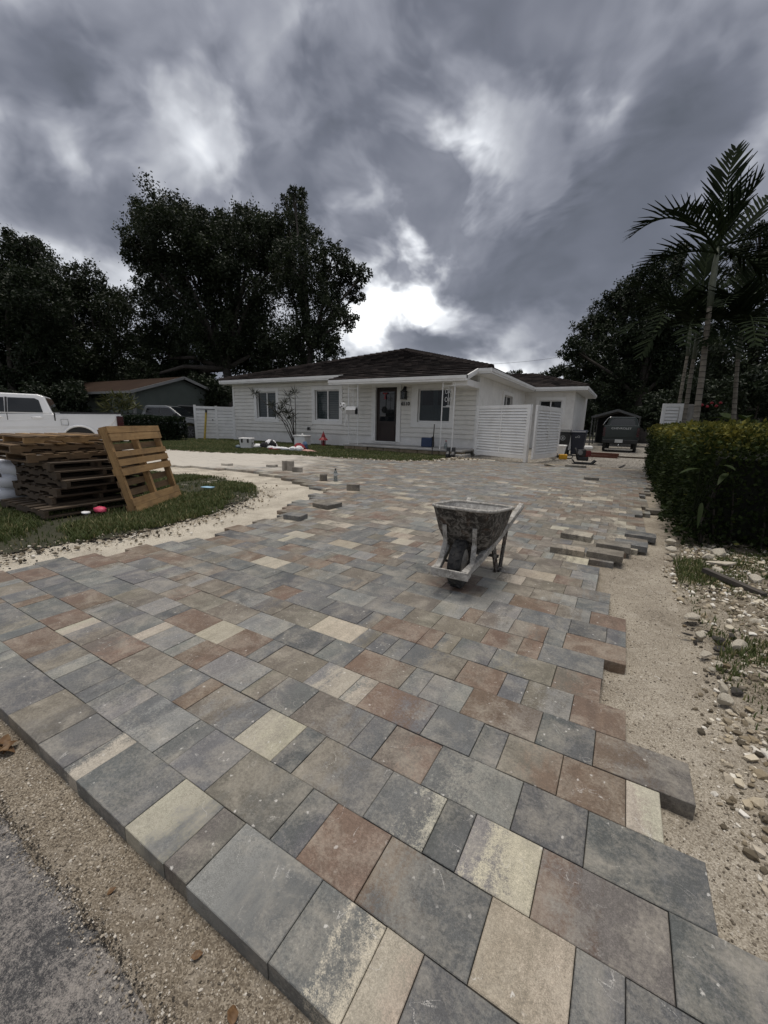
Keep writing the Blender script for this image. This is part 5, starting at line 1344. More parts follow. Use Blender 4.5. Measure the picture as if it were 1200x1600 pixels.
b = MB(); b.add([(-0.17, -0.15, 0), (0.17, -0.15, 0), (0.17, 0.15, 0), (-0.17, 0.15, 0), (-0.23, -0.2, 0.42), (0.23, -0.2, 0.42), (0.23, 0.2, 0.42), (-0.23, 0.2, 0.42)], [(3, 2, 1, 0), (4, 5, 6, 7), (0, 1, 5, 4), (1, 2, 6, 5), (2, 3, 7, 6), (3, 0, 4, 7)]); b.build('body', M_TRIM, tub, 0.02)
MB().bx(-0.25, 0.25, -0.22, 0.22, 0.40, 0.45).build('rim', M_TRIM, tub, 0.01)
for k in range(3): MB().bx(-0.2 - k * 0.01, 0.2 + k * 0.01, -0.17 - k * 0.012, -0.15 - k * 0.012, 0.09 + k * 0.1, 0.115 + k * 0.1).build('rib', M_TRIM, tub)
M_YEL = simple('yellow_plastic', (0.62, 0.33, 0.02), 0.4, 0.15, 12, 0.05)
cs = thing('cutoff_saw', 'yellow and black cut-off saw lying beside the gate leaf', 'saw', (-1.70, 14.55, -0.06), 0.3)
b = MB(); b.bx(-0.14, 0.12, -0.09, 0.09, 0.02, 0.19); b.build('housing', M_YEL, cs, 0.03)
b = MB(); b.lathe([(0.14, -0.012), (0.14, 0.012)], 20, o=(-0.30, 0, 0.14), axis='y'); b.build('blade', M_CHROME, cs)
b = MB(); b.beam((-0.14, 0, 0.11), (-0.30, 0, 0.14), 0.05, 0.07); b.build('arm', M_BLACKPL, cs)
b = MB(); b.tube([(0.10, 0, 0.16), (0.22, 0, 0.20), (0.30, 0, 0.14), (0.26, 0, 0.06), (0.12, 0, 0.05)], 0.02, 7); b.build('handle', M_BLACKPL, cs)
pc = thing('plate_compactor', 'black plate compactor with white tank on the gravel at the end of the pavers', 'compactor', (-1.02, 13.45, -0.06), 0.15)
b = MB(); b.prism([(-0.30, 0.10), (-0.22, 0.0), (0.26, 0.0), (0.36, 0.11), (0.32, 0.13), (0.24, 0.04), (-0.20, 0.04), (-0.27, 0.13)], lambda u, v, t: Vector((u, t, v)), -0.2, 0.2); b.build('base_plate', M_BLACK, pc)
MB().bx(-0.17, 0.14, -0.15, 0.15, 0.10, 0.22).build('exciter', M_BLACKPL, pc, 0.03)
b = MB(); b.bx(-0.16, 0.06, -0.13, 0.13, 0.24, 0.42); b.build('engine', M_BLACK, pc, 0.02)
b = MB()
for k in range(6): b.bx(-0.168, 0.0, -0.145, -0.13, 0.25 + k * 0.028, 0.265 + k * 0.028)
b.build('cooling_fins', M_BLACKPL, pc)
b = MB(); b.lathe([(0.07, -0.16), (0.07, -0.13)], 16, o=(-0.10, 0, 0.34), axis='y'); b.build('recoil_starter', simple('grey_plastic', (0.2, 0.2, 0.2), 0.5, 0.1, 10, 0), pc)
b = MB(); b.bx(0.00, 0.22, -0.12, 0.12, 0.44, 0.54); b.build('fuel_tank', M_TRIM, pc, 0.03)
MB().bx(0.05, 0.19, -0.14, 0.12, 0.22, 0.40).build('belt_cover', simple('dark_red_paint', (0.13, 0.012, 0.014), 0.4, 0.2, 10, 0), pc, 0.02)
b = MB(); b.tube([(-0.16, -0.17, 0.14), (-0.23, -0.17, 0.45), (-0.23, 0.17, 0.45), (-0.16, 0.17, 0.14)], 0.016, 7); b.build('handle', M_BLACK, pc)
for k, (y, z_, lb) in enumerate(((16.95, -0.06, 'lower red-brown timber lying on the gravel behind the compactor'), (17.02, 0.03, 'upper red-brown timber stacked on the other behind the compactor'))):
    o = board('timber', -0.62, 0.62, -0.06, 0.06, 0, 0.085, M_WOODR, None); o.location = (-0.78 + 0.03 * k, y, z_); o.rotation_euler = (0, 0, 0.05 - 0.06 * k); tag(o, lb, 'timber', 'timbers on the gravel')
o = MB().bx(-0.014, 0.014, -0.55, 0.55, 0, 0.02).build('steel_bar', M_BLACK); o.location = (0.02, 13.2, -0.04); o.rotation_euler = (0, 0, -0.12); tag(o, 'thin dark bar lying across the far end of the paving', 'bar')
o = board('dark_plank', -0.75, 0.75, -0.07, 0.07, 0, 0.05, M_WOODO, None); o.location = (0.35, 17.6, -0.06); tag(o, 'dark plank lying on the gravel in front of the hedge end', 'plank')
o = MB().bx(-0.45, 0.45, -0.015, 0.015, 0, 0.02).build('trowel_bar', M_BLACK); o.location = (-2.75, 11.75, -0.01); o.rotation_euler = (0, 0, -0.18); tag(o, 'flat screed bar lying in front of the wide gate panel', 'bar')

# ================================================================== THINGS ON THE FRONT LAWN AND PORCH
cl = thing('cool_box', 'white cool box with black latches on the lawn below the first window', 'cool box', (-11.75, 10.15, 0.0), 0.45)
b = MB(); b.add([(-0.19, -0.13, 0), (0.19, -0.13, 0), (0.19, 0.13, 0), (-0.19, 0.13, 0), (-0.22, -0.16, 0.30), (0.22, -0.16, 0.30), (0.22, 0.16, 0.30), (-0.22, 0.16, 0.30)], [(3, 2, 1, 0), (4, 5, 6, 7), (0, 1, 5, 4), (1, 2, 6, 5), (2, 3, 7, 6), (3, 0, 4, 7)]); b.build('body', M_TRIM, cl, 0.015)
MB().bx(-0.235, 0.235, -0.175, 0.175, 0.302, 0.365).build('lid', M_TRIM, cl, 0.015)
for x in (-0.11, 0.11): MB().bx(x - 0.03, x + 0.03, -0.185, -0.16, 0.20, 0.33).build('latch', M_BLACK, cl)
b = MB(); b.tube([(0.225, -0.08, 0.22), (0.27, -0.08, 0.12), (0.27, 0.08, 0.12), (0.225, 0.08, 0.22)], 0.012, 6); b.build('handle', M_BLACK, cl)
def heap(name, label, cat, loc, parts, group=None):
    t = thing(name, label, cat, loc)
    for nm, c, rx, ry, rz, mat in parts:
        b = MB(); b.ell(c, rx, ry, rz, 22, 12, 0.24)
        b.v = [(x, y, max(z_, 0.0)) for x, y, z_ in b.v]; b.build(nm, mat, t)
    return t
M_CLW = simple('white_cloth', (0.75, 0.75, 0.76), 0.9, 0.06, 12, 0.5); M_CLB = simple('black_cloth', (0.012, 0.012, 0.014), 0.9, 0.2, 12, 0.4); M_CLR = simple('red_cloth', (0.22, 0.02, 0.03), 0.9, 0.2, 12, 0.4); M_BLUE = simple('blue_cloth', (0.06, 0.11, 0.20), 0.8, 0.2, 12, 0.3); M_PINK = simple('pale_pink_cloth', (0.55, 0.33, 0.28), 0.9, 0.1, 12, 0.3)
heap('cloth_heap', 'crumpled black and white blankets in a heap on the lawn', 'cloth', (-11.35, 10.7, 0), [('white_fold', (-0.35, -0.05, 0.03), 0.30, 0.16, 0.10, M_CLW), ('black_fold', (0.0, -0.05, 0.04), 0.22, 0.15, 0.16, M_CLB), ('white_fold', (0.15, 0.05, 0.08), 0.30, 0.14, 0.20, M_CLW), ('black_fold', (0.32, -0.02, 0.10), 0.15, 0.10, 0.17, M_CLB), ('white_fold', (0.34, -0.10, 0.03), 0.20, 0.10, 0.07, M_CLW)])
heap('cloth_heap', 'red cloth spread with white shoes and towels on the lawn', 'cloth', (-9.95, 10.45, 0), [('red_sheet', (-0.45, 0.1, 0.0), 0.55, 0.28, 0.07, M_CLR), ('white_towel', (-0.35, -0.05, 0.04), 0.42, 0.10, 0.06, M_CLW), ('white_shoe', (0.15, -0.02, 0.04), 0.16, 0.08, 0.09, M_CLW), ('white_shoe', (0.42, 0.0, 0.05), 0.18, 0.09, 0.11, M_CLW), ('red_bundle', (0.20, 0.25, 0.06), 0.26, 0.15, 0.16, M_CLR), ('pink_cloth', (0.78, 0.05, 0.01), 0.30, 0.12, 0.05, M_PINK)])
heap('cloth_bundle', 'small blue bundle beside the red cloth on the lawn', 'cloth', (-9.72, 10.95, 0), [('blue_bundle', (0, 0, 0.08), 0.11, 0.10, 0.19, M_BLUE)])
heap('toy', 'small grey-blue toy lying left of the white cool box', 'toy', (-12.0, 9.98, 0), [('lump', (0, 0, 0.03), 0.13, 0.08, 0.07, simple('grey_blue', (0.12, 0.16, 0.2), 0.6, 0.2, 20, 0))])
bx2 = thing('lidded_box', 'white lidded box with knob on the lawn at the wall', 'box', (-11.75, 13.1, 0.0), 0.05)
MB().bx(-0.28, 0.28, -0.2, 0.2, 0, 0.36).build('body', M_VINYL, bx2, 0.015)
MB().bx(-0.31, 0.31, -0.23, 0.23, 0.362, 0.42).build('lid', M_VINYL, bx2, 0.015)
b = MB(); b.ell((0, 0, 0.45), 0.04, 0.04, 0.04, 10, 6); b.build('knob', M_VINYL, bx2)
MB().bx(-0.20, 0.20, -0.212, -0.2, 0.06, 0.30).build('front_panel', M_VINYL, bx2)
rl = thing('red_lantern', 'red pagoda lantern standing in the grass below the second window', 'lantern', (-10.9, 13.45, 0.0))
b = MB(); b.lathe([(0.10, 0), (0.10, 0.04), (0.06, 0.06)], 4, smooth=False); b.build('base', M_RED, rl)
b = MB()
for k in range(4): a = R(45 + 90 * k); b.bx(0.075 * math.cos(a) - 0.012, 0.075 * math.cos(a) + 0.012, 0.075 * math.sin(a) - 0.012, 0.075 * math.sin(a) + 0.012, 0.05, 0.24)
b.lathe([(0.05, 0.06), (0.05, 0.22)], 8); b.build('cage', M_RED, rl)
b = MB(); b.lathe([(0.20, 0.24), (0.15, 0.30), (0.09, 0.36), (0.07, 0.44), (0.03, 0.52), (0.012, 0.60)], 8, smooth=False); b.build('roof', M_RED, rl)
bb = thing('blue_box', 'dark blue box on the porch under the wide window', 'box', (-6.18, 13.55, 0.185), 0.1)
MB().bx(-0.2, 0.2, -0.13, 0.13, 0, 0.34).build('body', simple('navy', (0.02, 0.04, 0.10), 0.5, 0.2, 8, 0.1), bb, 0.03)
b = MB(); b.tube([(0.17, 0, 0.34), (0.22, -0.02, 0.38), (0.24, -0.02, 0.15), (0.23, 0, 0.02)], 0.035, 7); b.build('strap', M_BLACK, bb)
br = thing('bottle', 'clear drink bottle standing on the porch edge by the right iron post', 'bottle', (-5.12, 12.72, 0.185))
M_CLEAR = glass_mat('clear_plastic', (0.25, 0.27, 0.28), 0.55, 0.08)
b = MB(); b.lathe([(0.05, 0), (0.055, 0.02), (0.055, 0.17), (0.02, 0.24), (0.02, 0.26)], 14); b.build('body', M_CLEAR, br)
b = MB(); b.lathe([(0.024, 0.258), (0.024, 0.30)], 10); b.build('cap', M_RED, br)
wbt = thing('water_bottle', 'clear plastic water bottle standing on the driveway pavers', 'bottle', (-4.20, 5.50, 0.0))
b = MB(); b.lathe([(0.030, 0), (0.034, 0.01), (0.034, 0.06), (0.030, 0.075), (0.034, 0.09), (0.034, 0.135), (0.030, 0.16), (0.013, 0.195), (0.013, 0.205)], 16); b.build('body', M_CLEAR, wbt)
b = MB(); b.lathe([(0.0348, 0.10), (0.0348, 0.145)], 16, close=False); b.build('label_band', M_DECAL, wbt)
b = MB(); b.lathe([(0.0155, 0.200), (0.0155, 0.222)], 12); b.build('cap', M_BLACK, wbt)
for s_, lb in ((-1, 'left black work boot of the pair below the right iron post'), (1, 'right black work boot of the pair below the right iron post')):
    t = thing('work_boot', lb, 'boot', (-4.70 + s_ * 0.085, 12.1, 0.0), 0.2, 'pair of black boots')
    b = MB(); b.prism([(-0.15, 0), (0.13, 0), (0.13, 0.10), (0.02, 0.16), (0.0, 0.30), (-0.14, 0.30)], lambda u, v, tt: Vector((tt, -u, v)), -0.055, 0.055); b.build('upper', M_BLACKPL, t, 0.02)
    MB().bx(-0.06, 0.06, -0.15, 0.16, -0.012, 0.01).build('sole', M_BLACK, t)
o = MB().beam((0, 0, 0), (0.03, 0.03, 1.05), 0.026, 0.026).build('steel_stake', simple('stake_steel', (0.07, 0.065, 0.06), 0.6, 0.3, 20, 0.2, metal=0.4)); o.location = (-5.45, 12.35, -0.05); tag(o, 'thin steel stake standing in front of the porch', 'stake')
lv = thing('spirit_level', 'long yellow level leaning upright against the white fence', 'level', (-17.85, 12.82, 0.0), 0)
b = MB(); b.beam((0, 0, 0), (0.12, 0.10, 1.30), 0.09, 0.05, up=(0, 1, 0)); b.build('body', simple('level_yellow', (0.50, 0.36, 0.05), 0.5, 0.2, 8, 0.1, dirt=(0.1, 0.09, 0.07), dirt_amt=0.6), lv)
b = MB(); b.beam((0.12, 0.10, 1.30), (0.13, 0.107, 1.42), 0.095, 0.055, up=(0, 1, 0)); b.build('end_cap', M_BLACK, lv)

# ================================================================== SMALL LITTER, BAG
bag = thing('cement_bag', 'white printed cement bags slumped behind the pallet stack at the left edge', 'bag', (-6.30, 1.86, 0.0), 0.2)
M_BAG = simple('white_woven_bag', (0.74, 0.76, 0.80), 0.6, 0.06, 9, 0.5)
for k, (z_, dx) in enumerate(((0.09, -0.1), (0.24, 0.0), (0.38, 0.05))):
    b = MB(); b.ell((dx, 0.05 * k, z_), 0.36, 0.30, 0.10, 20, 12, 0.05, 0.6); b.build('sack', M_BAG, bag)
o = link_mesh('printed_lettering', text_mesh('CO', 0.17, 0.002), M_BLACK, bag); o.location = (0.17, -0.255, 0.36); o.rotation_euler = (R(60), R(180), R(0))
o = MB().ell((0, 0, 0.02), 0.085, 0.05, 0.03, 14, 8, 0.18).build('pink_wrapper', simple('pink_plastic', (0.62, 0.07, 0.14), 0.5, 0.15, 14, 0.1)); o.location = (-4.62, 2.03, 0.03); tag(o, 'crumpled pink wrapper on the grass below the leaning pallet', 'litter')
o = MB().ell((0, 0, 0.005), 0.06, 0.035, 0.014, 12, 6, 0.2).build('white_scrap', M_CLW); o.location = (-4.62, 1.90, 0.035); tag(o, 'small white scrap next to the pink wrapper on the grass', 'litter')
o = MB().ell((0, 0, 0.005), 0.10, 0.04, 0.010, 14, 6, 0.2).build('blue_scrap', simple('light_blue_plastic', (0.32, 0.52, 0.68), 0.5, 0.1, 14, 0.1)); o.location = (-5.05, 3.62, 0.04); o.rotation_euler = (0.1, 0, 0.5); tag(o, 'light blue plastic scrap on the grass island', 'litter')
# ================================================================== VEGETATION
def unit(a): return a / np.maximum(1e-9, np.linalg.norm(a, axis=1, keepdims=True))
def leaf_cloud(name, C, size, mat, parent, tint, aspect=0.5, up_bias=0.3, kind=None, dirs=None):
    """one kite-shaped blade per point"""
    N = len(C); size = np.broadcast_to(np.asarray(size, float), (N,))
    d = unit(rng.normal(size=(N, 3)) + np.array([0, 0, -up_bias])) if dirs is None else unit(dirs)
    s = unit(np.cross(d, rng.normal(size=(N, 3))))
    n = np.cross(d, s)
    L = size[:, None]; W = L * aspect * 0.5
    v = np.stack([C, C + d * L * 0.45 + s * W + n * L * 0.06, C + d * L, C + d * L * 0.45 - s * W + n * L * 0.06], 1).reshape(-1, 3)
    f = np.arange(N * 4).reshape(N, 4)
    o = link_mesh(name, np_mesh(name, v, f, False, {'tint': np.repeat(np.clip(tint, 0, 1), 4)}), mat, parent)
    if kind: o['kind'] = kind
    return o
def clump_points(cl, dens):
    """cl: list of (centre, radius); twigs spread in each ball, leaves gathered round twigs"""
    out, tw = [], []
    for c, r_ in cl:
        n_t = max(14, int(46 * min(2.2, r_)))
        q = unit(rng.normal(size=(n_t, 3))) * (rng.uniform(0.12, 1.0, (n_t, 1)) ** 0.42) * r_ * rng.uniform(0.75, 1.12, (n_t, 1))
        q = q * np.array([1, 1, 0.92]) + np.array(c)
        m_ = max(8, int(dens * r_ * r_ / n_t))
        p = np.repeat(q, m_, 0) + rng.normal(size=(n_t * m_, 3)) * r_ * rng.uniform(0.05, 0.13, (n_t, 1)).repeat(m_, 0)
        out.append(p); tw.append(np.repeat(rng.uniform(0, 1, n_t), m_))
    return np.vstack(out), np.concatenate(tw)
M_BARK = simple('bark', (0.055, 0.047, 0.040), 0.95, 0.35, 7, 0.8, bscale=22)
M_OAK = leaf_mat('oak_leaf', (0.012, 0.018, 0.008), (0.030, 0.042, 0.018), (0.060, 0.075, 0.030), 0.22)
M_DKLEAF = leaf_mat('dark_leaf', (0.010, 0.016, 0.007), (0.024, 0.036, 0.015), (0.050, 0.066, 0.025), 0.2)
def tree(name, label, base, specs, D, leaf, mat, trunk_r, group, fork=0.4, dens=900, aspect=0.5):
    """specs: crown clumps (px, py, r_px[, dD])"""
    cl = []
    for s in specs:
        dd = D + (s[3] if len(s) > 3 else random.uniform(-0.08, 0.08) * D)
        cl.append((np.array(at(s[0], s[1], dd)), s[2] * dd / 628.06))
    t = thing(name, label, 'tree', base, 0, group); B = Vector(base)
    cen = Vector(np.mean([c for c, _ in cl], 0)); low = min(c[2] - r_ * 0.5 for c, r_ in cl)
    fk = Vector((B.x * 0.6 + cen.x * 0.4, B.y * 0.6 + cen.y * 0.4, max(1.6, fork * cen.z)))
    b = MB(); mid = Vector((B.x, B.y, 0)).lerp(fk, 0.5) + Vector((random.uniform(-.3, .3), random.uniform(-.3, .3), 0))
    pts = [Vector((B.x, B.y, -0.3)), Vector((B.x, B.y, 0.3)), mid, fk]
    b.tube([p - B for p in pts], [trunk_r * 1.5, trunk_r * 1.1, trunk_r * 0.9, trunk_r * 0.75], 10); b.build('trunk', M_BARK, t, fix=False)
    b = MB()
    for c, r_ in cl:
        c = Vector(c); k1 = fk.lerp(c, 0.45) + Vector((random.uniform(-.5, .5), random.uniform(-.5, .5), random.uniform(-.2, .6)))
        b.tube([fk - B, k1 - B, c - B], [trunk_r * 0.55, trunk_r * 0.36, trunk_r * 0.14], 7, False)
        for _ in range(4):
            e = c + Vector((random.gauss(0, 1), random.gauss(0, 1), random.gauss(0.3, 1))).normalized() * r_ * 0.85
            b.tube([k1.lerp(c, 0.6) - B, c.lerp(e, 0.45) - B, e - B], [trunk_r * 0.16, trunk_r * 0.10, trunk_r * 0.03], 5, False)
    b.build('limbs', M_BARK, t, fix=False)
    P, tw = clump_points(cl, dens * (0.26 / leaf) ** 2)
    P = P - np.array(B)
    tint = 0.18 + 0.55 * tw * rng.uniform(0.4, 1.0, len(P)) + 0.10 * rng.normal(size=len(P))
    leaf_cloud('crown', P, rng.uniform(0.7, 1.3, len(P)) * leaf, mat, t, tint, aspect)
    return t
def gp(px, D):
    v = at(px, 660, D); return (v.x, v.y, -0.08)
BT = 'trees behind the houses'
tree('oak_tree', 'broad dark oak rising behind the left end of the house', gp(375, 33), [(262, 372, 66), (232, 340, 30), (275, 335, 30), (215, 385, 30), (335, 395, 58), (345, 352, 26), (395, 372, 48), (385, 345, 24), (425, 370, 34), (430, 400, 40), (300, 365, 40), (300, 430, 42), (380, 450, 62), (250, 440, 40), (262, 505, 55), (330, 520, 66), (395, 540, 66), (245, 560, 48), (300, 585, 42), (440, 560, 52), (225, 590, 34, -1.5)], 33, 0.21, M_OAK, 0.42, BT, 0.42)
tree('tall_tree', 'tall feathery tree with pointed top beside the oak', gp(478, 31), [(462, 330, 22), (452, 362, 34), (478, 368, 28), (470, 410, 44), (455, 450, 36), (518, 405, 30), (512, 440, 40), (545, 425, 22), (566, 430, 17), (556, 462, 16), (545, 500, 17), (505, 490, 46), (480, 530, 46), (520, 545, 22), (448, 312, 11), (471, 304, 12), (459, 300, 10)], 31, 0.19, M_OAK, 0.28, BT, 0.5, 640)
tree('dark_tree', 'dense black-green tree at the left edge of the view', gp(15, 30), [(10, 430, 64), (-30, 480, 80), (25, 385, 26), (60, 470, 55), (20, 520, 75), (75, 560, 62), (-20, 600, 70), (40, 605, 45)], 30, 0.21, M_DKLEAF, 0.32, BT, 0.45)
tree('leafy_tree', 'thin-topped tree second from the left edge', gp(72, 36), [(60, 405, 30), (75, 430, 34), (52, 385, 16), (90, 470, 40), (85, 520, 46), (60, 390, 14)], 36, 0.21, M_OAK, 0.25, BT, 0.45, 480)
tree('leafy_tree', 'rounded tree left of the broad oak, above the white pickup', gp(140, 34), [(132, 440, 34), (112, 452, 30), (155, 470, 40), (120, 490, 46), (178, 485, 34), (192, 470, 24), (170, 530, 50), (120, 550, 46), (195, 545, 44), (150, 590, 40)], 34, 0.21, M_OAK, 0.3, BT, 0.45, 540)
tree('shade_tree', 'large dark tree behind the carport on the right', gp(1010, 31), [(898, 548, 22), (925, 520, 30), (950, 490, 30), (975, 468, 28), (1005, 450, 34), (1040, 425, 32), (1062, 396, 16), (940, 560, 42), (985, 520, 52), (1040, 490, 56), (1010, 570, 62), (955, 605, 42), (1080, 560, 62), (905, 580, 20), (1060, 615, 50)], 31, 0.21, M_DKLEAF, 0.34, BT, 0.4)
tree('shade_tree', 'loose-crowned tree at the right edge behind the palm', gp(1180, 20), [(1188, 372, 30), (1155, 412, 34), (1195, 430, 46), (1150, 470, 44), (1200, 510, 60), (1140, 540, 50), (1190, 590, 52), (1120, 600, 44)], 20, 0.15, M_OAK, 0.22, BT, 0.4, 560)
tree('small_tree', 'small tree top showing just above the wing roof', gp(866, 44), [(866, 583, 12), (880, 578, 12), (850, 590, 10), (893, 590, 14)], 44, 0.28, M_DKLEAF, 0.12, BT, 0.6)
tree('small_tree', 'tiny tree crown peeping over the ridge between roof and wing', gp(805, 52), [(798, 585, 7), (812, 583, 7), (805, 590, 8)], 52, 0.3, M_DKLEAF, 0.12, BT, 0.6)

# the wood beyond the gardens closes the view near the ground
wx, wz = [], []
pxs = rng.uniform(-160, 1360, 60000); hh = rng.uniform(0, 1, 60000)
top = 596 + 26 * (fbm(pxs / 55.0, pxs * 0 + 2.0, 4, 99) - 0.3) * 2 - np.where(pxs > 880, 30, 0) * np.clip((pxs - 880) / 60, 0, 1) - np.where(pxs < 330, 30, 0)
mid_ = (pxs > 545) & (pxs < 870)
top = np.where(mid_, 612, top)
DW = rng.uniform(50, 60, 60000)
pts_ = np.array([tuple(at(float(a), float(t_ + (672 - t_) * b_), float(d_))) for a, t_, b_, d_ in zip(pxs, top, hh, DW)])
leaf_cloud('distant_wood', pts_, rng.uniform(0.6, 1.5, 60000) * 0.75, M_DKLEAF, None, rng.uniform(0, 0.5, 60000), 0.6, kind='stuff')
tag(bpy.data.objects['distant_wood'], 'dark wood closing the view beyond the gardens', 'trees', None, 'stuff')

# understorey shrubs that close the view below the crowns
def bush(label, px, py, rpx, D, mat, leaf=0.2, n=1, group='dark shrubs under the trees', name='shrub'):
    c = at(px, py, D); t = thing(name, label, 'shrub', (c.x, c.y, -0.08), 0, group)
    cl = []
    for k in range(7):
        dx, dz = random.uniform(-1, 1) * rpx * 0.8, random.uniform(-0.4, 0.55) * rpx
        cl.append((np.array(at(px + dx, py + dz, D + random.uniform(-.6, .6))), rpx * 0.55 * D / 628.06))
    P, tw = clump_points(cl, 700 * (0.26 / leaf) ** 2)
    P = P[P[:, 2] > -0.05]; tw = tw[:len(P)]
    leaf_cloud('foliage', P - np.array([c.x, c.y, -0.08]), rng.uniform(.7, 1.3, len(P)) * leaf, mat, t, 0.15 + 0.5 * tw * rng.uniform(0.4, 1, len(P)))
    b = MB()
    for c_, r_ in cl: e = Vector(c_) - Vector((c.x, c.y, -0.08)); b.tube([(0, 0, 0), e * 0.5 + Vector((0, 0, .1)), e], [0.05, 0.035, 0.012], 5, False)
    tag(b.build('stems', M_BARK, t, fix=False), kind='stuff')
    return t
for i, (lb, px, py, r_, D) in enumerate([('dark shrub under the trees at the left edge, above the pickup cab', 20, 620, 46, 24), ("dark shrub behind the white pickup's cab window", 95, 625, 36, 25), ('dark shrub behind the left fence and house corner', 330, 612, 34, 27),
        ('dark shrub left of the carport', 920, 640, 34, 30), ('dark shrub behind the carport roof', 985, 610, 40, 36), ('dark shrub right of the carport, behind the folded gate leaf', 1040, 640, 40, 24), ('dark shrub behind the palm trunks', 1100, 625, 46, 16), ('dark shrub at the right edge behind the hedge', 1185, 620, 52, 13)]):
    bush(lb, px, py, r_, D, M_DKLEAF, 0.2 if D > 20 else 0.13)

# ---------------------------------------------------------------- palms
M_FROND = leaf_mat('palm_frond', (0.006, 0.010, 0.005), (0.014, 0.021, 0.010), (0.030, 0.040, 0.018), 0.08, 0.85, 0.04)
def trunk_mat():
    mt, nt, b, o = new_mat('palm_trunk')
    p = coord(nt, 'Object'); sp = nt.n('ShaderNodeSeparateXYZ', inp={0: p})
    n = nt.noise(p, 7, 6, 0.7)
    w_ = nt.math('FRACT', nt.math('ADD', nt.math('MULTIPLY', sp.outputs[2], 9.0), nt.math('MULTIPLY', n, 0.25)))
    ring = nt.rampv(w_, [(0.0, 0.0), (0.07, 0.0), (0.10, 1.0), (0.93, 0.75), (1.0, 0.0)])
    c = nt.mix(ring, (0.035, 0.030, 0.024), nt.ramp(n, [(0.3, (0.13, 0.11, 0.085)), (0.7, (0.26, 0.235, 0.19))]))
    nt.link(c, b.inputs['Base Color']); b.inputs['Roughness'].default_value = 0.9; set_bump(nt, b, ring, 0.6, 0.02)
    return mt
M_PTRUNK = trunk_mat()
M_SHAFT = simple('crownshaft', (0.075, 0.085, 0.055), 0.6, 0.25, 9, 0.15)
def frond(P0, P1, P2, parent, origin, n=44, lmax=0.62, wid=0.026, seed=0, spread=0.60, lift=0.34):
    """P0 base, P1 control, P2 tip"""
    P0, P1, P2 = Vector(P0), Vector(P1), Vector(P2)
    bz = lambda t: P0 * (1 - t) ** 2 + P1 * 2 * t * (1 - t) + P2 * t * t
    b = MB(); pts = [bz(k / 12) for k in range(13)]
    b.tube([p - origin for p in pts], [0.022 * (1 - 0.85 * k / 12) + 0.003 for k in range(13)], 5, False)
    nr = len(b.v)
    vs, fs, tt = list(b.v), list(b.f), [0.7] * nr
    outw = (P2 - P0); outw.z = 0
    outw = outw.normalized() if outw.length > 0.05 else Vector((0, -1, 0))
    for k in range(n):
        t = 0.10 + 0.90 * (k + 0.5) / n
        c = bz(t); tg = (bz(min(1, t + 0.02)) - bz(t - 0.02)).normalized()
        side = tg.cross(Vector((0, 0, 1)))
        side = side.normalized() if side.length > 0.15 else tg.cross(outw).normalized()
        up = side.cross(tg).normalized()
        if up.z < 0 and abs(tg.z) < 0.9: up = -up
        prof = (math.sin(math.pi * min(1, (0.25 + 0.72 * t))) ** 0.8)
        for s_ in (-1, 1):
            L = lmax * prof * random.uniform(0.85, 1.1) + 0.06
            d = (tg * (0.62 + 0.55 * t) + side * s_ * spread * random.uniform(0.85, 1.15) + up * lift * random.uniform(0.5, 1.3)).normalized()
            w_ = d.cross(up).normalized() * wid * random.uniform(0.8, 1.15)
            sag = Vector((0, 0, -0.10 * L * random.uniform(0.2, 1.6)))
            p0, p1, p2 = c, c + d * L * 0.5 + sag * 0.2, c + d * L + sag
            i0 = len(vs); q = [p0 - w_ * 0.35, p0 + w_ * 0.35, p1 - w_ * 0.55, p1 + w_ * 0.55, p2 - w_ * 0.12, p2 + w_ * 0.12]
            vs += [tuple(x - origin) for x in q]; fs += [(i0, i0 + 1, i0 + 3, i0 + 2), (i0 + 2, i0 + 3, i0 + 5, i0 + 4)]; tt += [random.uniform(0.1, 0.8)] * 6
    me = bpy.data.meshes.new('frond'); me.from_pydata(vs, [], fs); me.update()
    me.attributes.new('tint', 'FLOAT', 'POINT').data.foreach_set('value', np.array(tt, dtype=np.float32))
    return link_mesh('frond', me, M_FROND, parent)
def palm(label, trunk_px, shaft_px, D, r0, fronds, lmax, group='palms behind the hedge', n=19):
    pts = [at(x, y, D) for x, y in trunk_px]; base = Vector((pts[0].x, pts[0].y, -0.08))
    t = thing('palm_tree', label, 'palm', base, 0, group)
    pts = [base] + pts[1:]
    b = MB(); k = len(pts); fine = []
    for p, q in zip(pts, pts[1:]): fine += [p.lerp(q, j / 6) for j in range(6)]
    fine.append(pts[-1]); b.tube([p - base for p in fine], [r0 * (1.15 - 0.35 * i / len(fine)) for i in range(len(fine))], 12); b.build('trunk', M_PTRUNK, t, fix=False)
    sp = [at(x, y, D) for x, y in shaft_px]
    b = MB(); b.tube([p - base for p in sp], [r0 * 1.0, r0 * 1.12, r0 * 0.95, r0 * 0.45][:len(sp)], 12); b.build('crownshaft', M_SHAFT, t, fix=False)
    for f in fronds:
        (x1, y1, d1), (x2, y2, d2) = f[0], f[1]
        s0 = at(sp[-1].x * 0 + shaft_px[-1][0] + random.uniform(-2, 2), shaft_px[-1][1] + random.uniform(-2, 14), D)
        frond(s0, at(x1, y1, D + d1), at(x2, y2, D + d2), t, base, n, lmax * (f[2] if len(f) > 2 else 1.0), 0.056)
    return t
